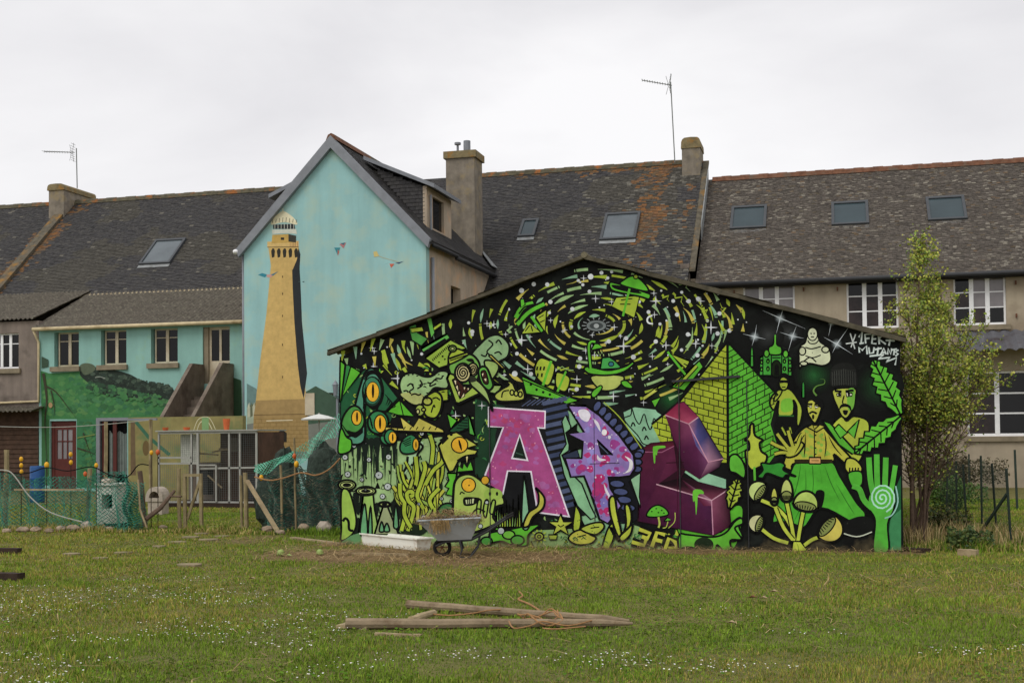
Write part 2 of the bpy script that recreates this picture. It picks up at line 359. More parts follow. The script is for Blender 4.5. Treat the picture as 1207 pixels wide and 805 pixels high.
def chimney(parent, x0, x1, y0, y1, z0, z1, cap=.22, over=.06, m='render_chimney', round_cap=False):
    c = MB().box(x0, y0, z0, x1, y1, z1-cap).build('chimney', m, parent)
    if round_cap:
        mb = MB(); xm = (x0+x1)/2; k = []
        for t in range(9):
            a = math.pi*t/8; k.append((xm - math.copysign(abs(math.cos(a))**.45, math.cos(a))*(x1-x0+2*over)/2, y0-over, z1-cap+.02+math.sin(a)**.6*cap*.9))
        k = [(x0-over, y0-over, z1-cap)] + k + [(x1+over, y0-over, z1-cap)]
        mb.prism(k, (0, y1-y0+2*over, 0)); mb.build('cap', 'lichen_cap', c)
    else:
        MB().box(x0-over, y0-over, z1-cap, x1+over, y1+over, z1).build('cap', 'lichen_cap', c)
    return c

# ---- long slate-roofed house behind everything (left and middle)
EZ = 7.38; XL, XM = -46.0, -4.55
_d = ray(600, 205); _s = (EZ - CAMZ - YF*TS)/(_d.z - _d.y*TS); _r = CAMP + _d*_s; RY, RZ = _r.y, _r.z
house = thing('slate_roofed_house', 'long grey house under a dark slate roof with orange lichen, behind the blue gable', 'house', ((XL+XM)/2, YF, 0))
MB().box(XL, YF, 0, XM, 2*RY-YF, EZ).build('wall', 'render_grey', house)
MB().prism([(XL, YF-.25, EZ-.225), (XL, RY, RZ), (XL, 2*RY-YF+.25, EZ-.225), (XL, 2*RY-YF+.25, EZ-.4), (XL, YF-.25, EZ-.4)], (XM-XL, 0, 0)).build('roof', 'roof_deck', house)
_roof = [c for c in house.children if c.name.startswith('roof')][0]
def col_long(x, s, L, rr):
    t = s/L; b = mixc(C_SL, C_SL2, rr.random())
    pl = float(fnoise(x*.9, s*.9))
    # lichen under the ridge and by the two firewalls
    wgt = 0.0
    if x > -13: wgt = max(0, (t-.86)/.14)*.8
    dxr = abs(x-(-6.0)); wgt = max(wgt, max(0, 1-dxr/1.8)*.75, max(0, 1-abs(x+4.9)/.7)*.6)
    if x < -17: wgt = max(wgt, max(0, 1-abs(x-(-30.4)-(t-1)*1.0)/1.6)*.7, max(0, (t-.92)/.08)*.45)
    if pl*.9 + rr.random()*.35 < wgt: return mixc(mixc(C_OR, C_OLV, rr.random()*.8), b, .25+.4*rr.random())
    if x > -9 and rr.random() < .08 + wgt*.2: return mixc(C_PALE, C_SL, .5+rr.random()*.4)
    if rr.random() < .012: return mixc(C_PALE, C_SL, .6)
    if float(fnoise(x*.5+9, s*.7)) > .58: b = mixc(b, C_OLV, .25)
    return b
slate_field(_roof, XL, XM, YF-.25, EZ-.225, RY, RZ, col_long)
ridge_tiles(_roof, -46, -17, RY, RZ, 'ridge_tile', .45); ridge_tiles(_roof, -13.2, XM, RY, RZ, 'ridge_tile', .38)
MB().box(XM-.28, YF-.3, 0, XM, RY+.2, EZ-.1).build('wall', 'render_grey', house)
# raking firewall at the right end, clad in zinc at the top
MB().prism([(XM-.02, YF-.3, EZ-.35), (XM-.02, RY, RZ-.1), (XM-.02, RY, RZ+.0), (XM-.02, YF-.3, EZ-.27)], (.22, 0, 0)).build('firewall', 'firewall_lichen', house)
_f = MB(); _f.prism([(XM+.203, YF+1.6, EZ+TS*1.6-.62), (XM+.203, RY-.6, RZ-.9), (XM+.203, RY-.6, RZ-.45), (XM+.203, YF+1.6, EZ+TS*1.6+.06)], (.03, 0, 0)); _f.build('flashing', 'lead_strip', house)
gutter(house, -46, -17.2, YF-.25, EZ-.30, .07, 'cream_gutter')
_mx0 = onY(502, 300, YG).x + .02; _ye, _ze = YF-3.2, EZ-TS*3.2
MB().prism([(_mx0, _ye, _ze), (_mx0, YF-.26, EZ-TS*.26), (_mx0, YF-.26, EZ-TS*.26-.18), (_mx0, _ye, _ze-.18)], (XM-_mx0, 0, 0)).build('lower_roof', 'roof_deck', house)
slate_field(_roof, _mx0, XM, _ye, _ze, YF-.2, EZ-TS*.2, lambda x, s, L, rr: col_long(x, s*.3, L, rr))
MB().box(_mx0+.3, _ye+.2, 0, XM, YF-.002, _ze-.1).build('wall', 'render_grey', house)
MB().prism([(XM-.03, YF-.002, _ze-.1), (XM-.03, _ye+.2, _ze-.1), (XM-.03, _ye+.2, _ze), (XM-.03, YF-.002, EZ-.1)], (.02, 0, 0)).build('gable_wall', 'render_chimney', house)
skylight(_roof, [(168, 313), (206, 312), (215, 283), (181, 285)], YF, EZ, 'skylight_pale')
skylight(_roof, [(611, 281), (631, 280), (635, 260), (616, 261)], YF, EZ, 'skylight_glass')
skylight(_roof, [(708, 285), (750, 283), (755, 252), (713, 254)], YF, EZ, 'skylight_pale')
# left firewall strip and chimneys on the ridge
_a = onY(57, 217, RY-.6); 
chimney(house, onY(57.5, 217, RY-.9).x, onY(75, 217, RY-.9).x, RY-.9, RY+1.3, RZ-1.6, onY(60, 217, RY-.9).z, .28, .05, round_cap=True)
_cx0, _cx1 = onY(57, 217, RY-.9).x, onY(75, 217, RY-.9).x
_n = Vector((0, -TS, 1)).normalized()
MB().prism([(_cx1-.45, YF-.2, EZ-.17), (_cx1-.45, RY-.5, RZ-.45), (_cx1-.45, RY-.5, RZ-.28), (_cx1-.45, YF-.2, EZ+.02)], (.42, 0, 0)).build('firewall', 'firewall_lichen', house)
_c3 = chimney(house, onY(803.5, 170, RY-.75).x, onY(825, 170, RY-.75).x, RY-.75, RY+.35, RZ-2.2, onY(815, 161, RY-.75).z, .42, .03, round_cap=True)

# ---- right-hand house
EZ2 = onY(1000, 321, YF).z; XR = 16.0
_d = ray(1000, 202); _s = (EZ2 - CAMZ - YF*TS)/(_d.z - _d.y*TS); _r = CAMP + _d*_s; RY2, RZ2 = _r.y, _r.z
rh = thing('rendered_house', 'beige rendered house with white casement windows and mottled brown roof', 'house', ((XM+XR)/2, YF, 0))
def px_rect(u0, v0, u1, v1, Y):
    a = onY(u0, v0, Y); b = onY(u1, v0, Y); c = onY(u0, v1, Y); d = onY(u1, v1, Y)
    return ((a.x+c.x)/2, (b.x+d.x)/2, (c.z+d.z)/2, (a.z+b.z)/2)
UW = [px_rect(876, 332, 937, 391, YF), px_rect(998, 328, 1059, 387, YF), px_rect(1124, 323.5, 1186, 383, YF)]
GW = [px_rect(1140, 437, 1212, 514, YF-.0)]
_w = MB(); wall_holes(_w, XM+.01, XR, 0, EZ2, YF, UW + GW, .3); _w.build('wall', 'render_right', rh)
MB().box(XM+.01, YF+.3, 0, XR, YF+8, EZ2-.01).build('house_core', 'void', rh)
PN = lambda i, j: ['pane_dark', 'pane_brown', 'pane_curtain'][(i*5 + j*2) % 3]
window(rh, *UW[0], YF, 3, 3, 'white_frame', lambda i, j: 'pane_curtain', fw=.06, mw=.065, bars=.035)
window(rh, *UW[1], YF, 3, 3, 'white_frame', lambda i, j: 'pane_brown' if j < 2 else 'pane_dark', fw=.06, mw=.065, bars=.035)
window(rh, *UW[2], YF, 3, 3, 'white_frame', lambda i, j: 'pane_curtain' if i > 0 and j > 0 else ('pane_brown' if (i+j) % 2 else 'pane_dark'), fw=.06, mw=.065, bars=.035)
window(rh, *GW[0], YF, 2, 3, 'white_frame', lambda i, j: 'pane_brown' if i == 0 else 'pane_dark', fw=.07, mw=.07, bars=.05)
for r in UW + GW:
    MB().box(r[0]-.12, YF-.09, r[2]-.16, r[1]+.12, YF-.003, r[2]-.01).build('sill', 'sill_stone', rh)
    for sx in (r[0]-.28, r[1]+.28):
        for zz in (r[2]+.25, r[3]-.3): MB().box(sx-.02, YF-.07, zz-.06, sx+.02, YF-.002, zz+.06).build('shutter_hinge', 'rust', rh)
MB().prism([(XM+.2, YF-.3, EZ2-.20), (XM+.2, RY2, RZ2), (XM+.2, 2*RY2-YF+.3, EZ2-.2), (XM+.2, 2*RY2-YF+.3, EZ2-.36), (XM+.2, YF-.3, EZ2-.36)], (XR-XM-.2, 0, 0)).build('roof', 'roof_deck', rh)
_roof2 = [c for c in rh.children if c.name.startswith('roof')][0]
def col_right(x, s, L, rr):
    b = mixc(C_BR, C_BR2, rr.random()); p = float(fnoise(x*1.6, s*2.2))
    if rr.random() < .09 + max(0, p-.5)*.8: return mixc(hx('8d877a', .92), C_BR, .15+rr.random()*.65)
    if rr.random() < .05: return mixc(mixc(C_OLV, C_OR, rr.random()*.4), C_BR, .5)
    return b
slate_field(_roof2, XM+.2, XR, YF-.3, EZ2-.20, RY2, RZ2, col_right, w=.135, e=.07)
ridge_tiles(_roof2, XM+.35, XR, RY2, RZ2, 'ridge_tile_orange', .33)
gutter(rh, XM+.2, XR, YF-.3, EZ2-.26, .075)
for q in ([(861, 272), (903, 270.5), (904, 244), (862, 246)], [(980, 267.5), (1024, 266), (1023.5, 239), (980, 241)], [(1093.5, 262), (1140, 260.5), (1136.5, 233), (1091, 235)]):
    skylight(_roof2, q, YF, EZ2, 'skylight_glass')
# corrugated metal canopy over the ground floor
_p = px_rect(1128, 388, 1240, 412, YF-1.1); _zb = onY(1207, 411, YF-1.15).z; _zt = onY(1207, 389, YF-.02).z
mb = MB(); k = 0; vs = []; fs = []; NX = 150; cx0, cx1 = onY(1130, 400, YF-.6).x, XR
for i in range(NX+1):
    x = cx0 + (cx1-cx0)*i/NX; h = .035*math.sin(i*math.pi/2.0) + .03*(i % 4 == 0)
    vs += [(x, YF-1.15, _zb+h), (x, YF-.01, _zt+h), (x, YF-1.15, _zb+h-.02), (x, YF-.01, _zt+h-.02)]
    if i: k = 4*i; fs += [(k-4, k, k+1, k-3), (k-2, k-1, k+3, k+2), (k-4, k-2, k+2, k)]
mb.add(vs, fs); mb.build('canopy', 'corrugated_metal', rh)

# ---- blue gable wing
WX0, WX1 = onY(287.5, 300, YG).x, onY(502, 300, YG).x
WE = onY(503, 281, YG).z; _ap = onY(395, 166, YG); WXM, WR = (WX0+WX1)/2, _ap.z
wing = thing('gabled_wing', 'turquoise painted gable with a lighthouse painting and grey verge boards', 'house', (WXM, YG, 0))
WS = (WR-WE)/(WX1-WXM)
WB = [px_rect(371, 463, 393, 489, YG)]
m = MB(); wall_holes(m, WX0, WX1, 0, WE-.02, YG, WB, .3)
m.prism([(WX0, YG, WE-.02), (WX1, YG, WE-.02), (WXM, YG, WR-.02)], (0, .3, 0)); m.build('wall', 'blue_paint', wing)
window(wing, *WB[0], YG, 1, 1, 'cream_frame', ['pane_dark'], fw=.05)
MB().box(WB[0][0]-.3, YG-.03, WB[0][2], WB[0][0], YG-.003, WB[0][3]).build('shutter', 'cream_frame', wing)
_sw = [onX(531.5, 353, WX1), onX(543, 353, WX1)]
m = MB(); wall_holes(m, YG+.301, YF+1.2, 0, WE-.02, WX1, [(_sw[0].y, _sw[1].y, onX(536, 362, WX1).z, onX(536, 338, WX1).z)], .25, axis='X'); m.build('side_wall', 'render_wing', wing)
MB().box(WX0, YG+.301, 0, WX0+.25, YF, WE-.02).build('side_wall', 'render_wing', wing)
MB().box(WX0+.26, YG+.302, 0, WX1-.26, YF+1, WE-.05).build('house_core', 'void', wing)
YB = YF + (WR-EZ)/TS + .2          # where the wing's ridge dies into the main roof
OV = .16
def slope_y(X): return WR - abs(X-WXM)*WS
for sg in (-1, 1):
    xe = WXM + sg*(WX1-WXM+OV)
    ze = slope_y(xe)
    q = [(WXM, YG-.12, WR), (xe, YG-.12, ze), (xe, YB, ze), (WXM, YB, WR)]
    m = MB(); m.prism([q[0], q[1], (xe, YG-.12, ze+.1), (WXM, YG-.12, WR+.1)], (0, YB-YG, 0)); rf = m.build('roof', 'roof_deck', wing)
    # slate courses on the slope (running along Y)
    rr = random.Random(5+sg); vs = []; fs = []; cs = []; d = Vector((-(xe-WXM), 0, WR-ze)); Ls = d.length; d.normalize(); nn = Vector((sg*d.z, 0, abs(d.x)))
    for r in range(int(Ls/.115)+1):
        s0 = r*.115; s1 = min(s0+.145, Ls); y = YG-.12 - (.1 if r % 2 else 0)
        while y < YB:
            a, b = max(y, YG-.12), min(y+.204, YB); y += .21
            if b-a < .02: continue
            lo = .014+rr.uniform(0, .012); P = lambda yy, s, h: Vector((xe, yy, ze+.1)) + d*s + nn*h
            k = len(vs); vs += [P(a, s0, lo), P(b, s0, lo), P(b, s1, .004), P(a, s1, .004)]; fs.append((k, k+1, k+2, k+3) if sg > 0 else (k+3, k+2, k+1, k)); cs += [mixc(C_SL, C_SL2, rr.random())]*4
    m = MB(); m.v = vs; m.f = fs; m.c = cs; m.m = [0]*len(fs); m.build('slates', 'slate_dark', rf, kind='stuff', color=True)
    # verge board on the gable, zinc covered
    vb = .25
    n2 = Vector((-sg*WS, 0, -1)).normalized()
    A = Vector((WXM, YG-.16, WR+.13)); B = Vector((xe+sg*.02, YG-.16, ze+.13))
    m = MB(); m.prism([A, B, B+Vector((-sg*.07, 0, -vb)), A+Vector((0, 0, -vb*1.45))], (0, .157, 0)); m.build('verge_board', 'zinc', wing)
gy = WE-.24
m = MB(); m.tube([(WX1+OV+.05, YG+.1, slope_y(WX1+OV)-.03), (WX1+OV+.05, YG+2.4, slope_y(WX1+OV)-.03)], .06, 8); m.build('gutter', 'dark_metal', wing, smooth=True)
m = MB(); m.tube([(WX1+OV+.07, YG+2.3, slope_y(WX1+OV)-.10), (WX1+OV+.07, YF+.6, slope_y(WX1+OV)-.10)], .075, 8); m.build('gutter', 'dark_metal', wing, smooth=True)
m = MB(); m.tube([(WX1+.07, YG+.42, .1), (WX1+.07, YG+.42, WE-.5)], .05, 8); m.build('downpipe', 'zinc', wing, smooth=True)
m = MB(); m.tube([(WX0-.07, YG+.1, .1), (WX0-.07, YG+.1, WE-.2)], .045, 8); m.build('downpipe', 'zinc', wing, smooth=True)
m = MB(); m.blob((WX0-.2, YG-.1, WE-.12), .1, .12, .08); m.build('gutter_end', 'white_frame', wing, smooth=True)
for i in range(int((YB-YG)/.3)):
    y = YG-.1+i*.3
    m = MB(); m.prism([(WXM-.17, y, WR+.0), (WXM-.10, y, WR+.16), (WXM, y, WR+.21), (WXM+.10, y, WR+.16), (WXM+.17, y, WR)], (0, .31, 0)); m.build('ridge_tile', 'ridge_tile_orange' if i < 9 else 'ridge_tile', wing)
# shed dormers on both slopes
for sg in (-1, 1):
    Y0, Y1 = YG+1.5, YG+3.9
    xi = WXM + sg*.55; zi = slope_y(xi)+.28
    xo = WXM + sg*2.35; zo = zi - 1.8*.46
    zb = slope_y(xo)+.1
    m = MB(); m.prism([(xi, Y0, zi-.25), (xo, Y0, zb), (xo, Y0, zo-.06)], (0, .08, 0)); m.prism([(xi, Y1-.08, zi-.25), (xo, Y1-.08, zb), (xo, Y1-.08, zo-.06)], (0, .08, 0))
    dm = m.build('dormer', 'roof_deck', wing)
    # slate cheek towards the camera
    vs = []; fs = []; cs = []; rr = random.Random(3)
    for r in range(16):
        za = zb - .1 + r*.115
        if za > zi: break
        for c in range(12):
            xa = xi + sg*(c + .5*(r % 2))*.2; xb = xa + sg*.194
            tops = lambda X: zi-.06 - abs(X-xi)*.46; bots = lambda X: slope_y(X)+.1
            xb2 = xb if abs(xb-xi) < abs(xo-xi) else xo
            if abs(xa-xi) > abs(xo-xi)-.02: continue
            if za+.06 > min(tops(xa), tops(xb2)) or za+.14 < max(bots(xa), bots(xb2)): continue
            k = len(vs); zt = min(za+.14, tops(xa), tops(xb2)); vs += [(xa, Y0-.022, za), (xb2, Y0-.022, za), (xb2, Y0-.004, zt), (xa, Y0-.004, zt)]; fs.append((k, k+1, k+2, k+3)); cs += [mixc(C_SL2, C_SL, rr.random()*.6)]*4
    m = MB(); m.v = vs; m.f = fs; m.c = cs; m.m = [0]*len(fs); m.build('slates', 'slate_dark', dm, kind='stuff', color=True)
    # front with window opening
    X = xo; wy0, wy1 = Y0+.55, Y1-.75
    m = MB()
    for (a, b, c, d) in ((Y0-.02, wy0, zb-.25, zo-.06), (wy1, Y1+.02, zb-.25, zo-.06), (wy0, wy1, zb-.25, zb+.0), (wy0, wy1, zo-.28, zo-.06)):
        m.box(X-.06, a, c, X+.06, b, d)
    m.build('dormer_front', 'render_wing', dm)
    MB().box(X-.05, wy0, zb, X-.02, wy1, zo-.28).build('pane', 'pane_dark', dm)
    MB().box(X-.02, wy0+.02, zb, X+.02, wy0+.14, zo-.28).build('frame', 'brown_wood', dm)
    # zinc roof
    m = MB(); m.prism([(xi-sg*.1, Y0-.18, zi), (xo+sg*.35, Y0-.18, zo-.16), (xo+sg*.35, Y0-.18, zo-.04), (xi-sg*.1, Y0-.18, zi+.12)], (0, Y1-Y0+.36, 0)); m.build('dormer_roof', 'zinc', dm)
    m = MB(); m.tube([(xo+sg*.12, Y0+.2, zo-.3), (xo+sg*.12, Y0+.2, zb-.12)], .035, 6); m.build('downpipe', 'zinc', dm)
_cc = MB(); c2a, c2b = onY(525.5, 190, YF-.7), onY(559, 190, YF-.7)
ch2 = chimney(wing, c2a.x, c2b.x, YF-.7, YF+.25, 6.9, onY(545, 178, YF-.7).z, .24, .07)
for (u, r, h, m_) in ((549.5, .12, .36, 'zinc'), (538.5, .04, .25, 'zinc')):
    p = onY(u, 178, YF-.4)
    mb = MB(); mb.tube([(p.x, YF-.3, p.z-.06), (p.x, YF-.3, p.z+h)], r, 10)
    if r < .1: mb.tube([(p.x, YF-.3, p.z+h-.02), (p.x, YF-.3, p.z+h+.05)], .11, 10)
    mb.build('flue', m_, ch2, smooth=False)
m = MB(); m.prism([(WX1+OV+.04, YF-.6, slope_y(WX1+OV)+.2), (WX1+OV+.04, YF+1.0, slope_y(WX1+OV)+.2), (WX1-1.3, YF+1.6, slope_y(WX1-1.3)+.16), ], (0, 0, .03)); m.build('valley_flashing', 'lead_strip', wing)

# ---- lean-to annex with turquoise wall
AX0, AX1 = onY(46, 430, YA).x, WX0-.02
AE = onY(165, 384, YA).z; AT = onY(150, 342, YF-.05).z
annex = thing('lean_to_annex', 'turquoise and green painted lean-to annex under a corrugated roof', 'annex', ((AX0+AX1)/2, YA, 0))
AW = [px_rect(64, 391.5, 93, 432, YA), px_rect(119, 389, 149, 430, YA), px_rect(178, 387, 209.5, 428, YA)]
AD = px_rect(239, 385, 271, 452, YA)
LD = [px_rect(59, 496, 90, 566, YA), px_rect(116, 495, 150, 575, YA)]
LD = [(a, b, .05, d) for a, b, c, d in LD]
m = MB(); wall_holes(m, AX0, AX1, 0, AE-.03, YA, AW + [AD] + LD, .3); m.build('wall', 'teal_paint', annex)
MB().box(AX0+.02, YA+.31, 0, AX1, YF-.01, AE-.1).build('annex_core', 'void', annex)
for r in AW:
    w = window(annex, r[0]+.06, r[1], r[2], r[3], YA, 2, 2, 'cream_frame', ['pane_dark'], rec=.16, fw=.05, mw=.055, bars=.03, zsplit=[.76])
    MB().box(r[0]-.12, YA-.10, r[2]-.17, r[1]+.06, YA-.003, r[2]-.005).build('sill', 'sill_stone', annex)
r = AD; dz = r[2] + (r[3]-r[2])*.40
m = MB(); y0 = YA+.12
m.box(r[0]+.18, y0, r[2], r[0]+.26, y0+.06, r[3]); m.box(r[1]-.07, y0, r[2], r[1], y0+.06, r[3]); m.box(r[0]+.26, y0, r[3]-.1, r[1]-.07, y0+.06, r[3]); m.box(r[0]+.26, y0, r[2], r[1]-.07, y0+.05, dz); m.box((r[0]+.19+r[1])/2-.04, y0-.01, dz, (r[0]+.19+r[1])/2+.04, y0+.06, r[3]-.1)
dd = m.build('door', 'cream_frame', annex)
MB().box(r[0]+.26, y0+.02, dz, r[1]-.07, y0+.03, r[3]-.1).build('pane', 'pane_dark', dd)
MB().box(r[1]-.1, y0-.05, dz-.12, r[1]-.04, y0-.005, dz-.08).build('handle', 'dark_metal', dd)
MB().box(r[0], YA+.05, r[2], r[0]+.18, YA+.3, r[3]).build('door_reveal', 'sill_stone', annex)
# brown ground-floor door
r = LD[0]; m = MB(); y0 = YA+.08
m.box(r[0], y0, r[2], r[0]+.12, y0+.07, r[3]); m.box(r[1]-.12, y0, r[2], r[1], y0+.07, r[3]); m.box(r[0]+.12, y0, r[3]-.12, r[1]-.12, y0+.07, r[3])
m.box(r[0]+.12, y0+.02, r[2], r[1]-.12, y0+.06, r[2]+1.05)
gx0, gx1, gz0, gz1 = r[0]+.22, r[1]-.22, r[2]+1.05, r[3]-.3
m.box(r[0]+.12, y0+.02, gz0, gx0, y0+.06, gz1); m.box(gx1, y0+.02, gz0, r[1]-.12, y0+.06, gz1); m.box(r[0]+.12, y0+.02, gz1, r[1]-.12, y0+.06, r[3]-.12)
for t in (1/3, 2/3): m.box(gx0+(gx1-gx0)*t-.02, y0+.015, gz0, gx0+(gx1-gx0)*t+.02, y0+.06, gz1)
m.box(gx0, y0+.018, gz0+(gz1-gz0)*.6-.02, gx1, y0+.058, gz0+(gz1-gz0)*.6+.02)
dd = m.build('door', 'door_red', annex); dd['label'] = 'dark red panelled door with small panes'
MB().box(gx0, y0+.04, gz0, gx1, y0+.045, gz1).build('pane', 'pane_curtain', dd)
# doorway with curtain strips
r = LD[1]; m = MB(); m.box(r[0]-.06, YA-.05, r[2], r[0]+.08, YA+.05, r[3]+.08); m.box(r[0]+.08, YA-.05, r[3], r[1]+.5, YA+.05, r[3]+.08); m.build('door_frame', 'zinc', annex)
vs = []; fs = []
for i in range(41):
    x = r[0]+.3 + (r[1]-r[0]-.3)*i/40; y = YA+.2+.04*math.sin(i*1.1)
    vs += [(x, y, r[2]+.5), (x, y, r[3]-.35-.12*abs(math.sin(i*.16)))]
    if i: fs.append((2*i-2, 2*i, 2*i+1, 2*i-1))
m = MB(); m.add(vs, fs); m.build('curtain', 'curtain', annex)
MB().box(r[0]+.1, YA+.06, r[2], r[0]+.24, YA+.12, r[3]).build('door_post', 'door_red', annex); MB().box(r[0]+.52, YA+.06, r[2], r[0]+.66, YA+.12, r[3]).build('door_post', 'door_red', annex)
# corrugated roof
def corrugated(parent, x0, x1, ya, za, yb, zb, m, pitch=.177, amp=.03, name='roof', rows=5):
    n = int((x1-x0)/pitch*6); rr = random.Random(4); tot = None
    L = rows
    mb = MB()
    for r in range(L):
        t0, t1 = r/L, (r+1)/L + (.02 if r < L-1 else 0); lift = .018
        vs = []; fs = []
        for i in range(n+1):
            x = x0 + (x1-x0)*i/n; h = amp*math.cos(2*math.pi*i/6)
            for t, l in ((t0, lift), (t1, 0)):
                y = ya+(yb-ya)*t; z = za+(zb-za)*t; vs.append((x, y, z+h+l)); vs.append((x, y, z+h+l-.012))
            if i: k = 4*i; fs += [(k-4, k, k+2, k-2), (k-3, k-1, k+3, k+1), (k-4, k-3, k+1, k)]
        mb.add(vs, fs)
    return mb.build(name, m, parent, smooth=False)
corrugated(annex, AX0-.1, AX1, YA-.22, AE+.03, YF-.03, AT, 'corrugated')
gutter(annex, AX0-.05, AX1-.02, YA-.22, AE-.02, .065, 'cream_gutter')
m = MB(); m.tube([(AX0-.02, YA-.28, AE-.05), (AX0-.02, YA-.1, AE-.3), (AX0+.03, YA-.06, AE-.45), (AX0+.03, YA-.06, onY(46, 473, YA).z), (AX0-2.4, YA-.06, onY(46, 474, YA).z-.02)], .045, 8); m.build('downpipe', 'cream_gutter', annex, smooth=True)
# outside stair with two solid parapets
XS1, XS0 = onY(270.5, 428, YA-.3).x, onY(235.5, 430, YA-.3).x
zt = onY(262, 428, YA-.5).z
stair = thing('outside_stair', 'bare concrete outside stair with solid parapets up to the upper door', 'staircase', ((XS0+XS1)/2, YA-2, 0))
for X in (XS0, XS1):
    ya, yb, z_b = YA-.01, YA-.75, 2.1
    yl = YA-3.2
    m = MB(); m.prism([(X-.13, ya, z_b-2.1), (X-.13, ya, zt), (X-.13, yb, zt), (X-.13, yl, zt-2.35), (X-.13, yl, 0)], (.13, 0, 0)); m.build('parapet', 'concrete', stair)
ns = 12; fl = zt-1.0
for i in range(ns):
    y1 = YA-.7-i*.22; z1 = fl-(i)*.24
    MB().box(XS0+.002, y1-.22, max(0, z1-.5), XS1-.132, y1, z1-.2).build('step', 'concrete', stair)
MB().box(XS0+.002, YA-.7, fl-.25, XS1-.132, YA-.005, fl-.1).build('landing', 'concrete', stair)
# ---- grey corner annex at the far left
ca = thing('corner_annex', 'weathered grey annex with brown shingled lower wall beside the turquoise wall', 'annex', (AX0-3, YA, 0))
CW = [px_rect(-12, 393, 22, 434.5, YA)]
zc = onY(20, 485, YA).z; CE = onY(20, 379, YA).z
m = MB(); wall_holes(m, AX0-7, AX0-.01, zc, CE, YA, CW, .3); m.build('wall', 'render_grey', ca)
MB().box(AX0-7, YA+.31, 0, AX0-.02, YF-.01, CE-.1).build('annex_core', 'void', ca)
window(ca, *CW[0], YA, 3, 2, 'white_frame', ['pane_dark'], rec=.12, fw=.05, mw=.05, zsplit=[.72])
MB().box(CW[0][0]-.1, YA-.09, CW[0][2]-.17, CW[0][1]+.1, YA-.003, CW[0][2]-.005).build('sill', 'sill_stone', ca)
corrugated(ca, AX0-7, AX0-.12, YA-.15, CE+.06, YF-.03, AT+.05, 'corrugated')
# brown shingle courses below
nrow = 17
for i in range(nrow):
    z0 = zc*i/nrow; z1 = zc*(i+1)/nrow
    MB().prism([(AX0-7, YA+.02, z0), (AX0-7, YA-.03, z0), (AX0-7, YA, z1), (AX0-7, YA+.02, z1)], (6.98, 0, 0)).build('board', 'shingle_brown', ca)
corrugated(ca, AX0-7, AX0+.25, YA-.75, zc-.02, YA-.02, zc+.16, 'corrugated', name='canopy', rows=1)
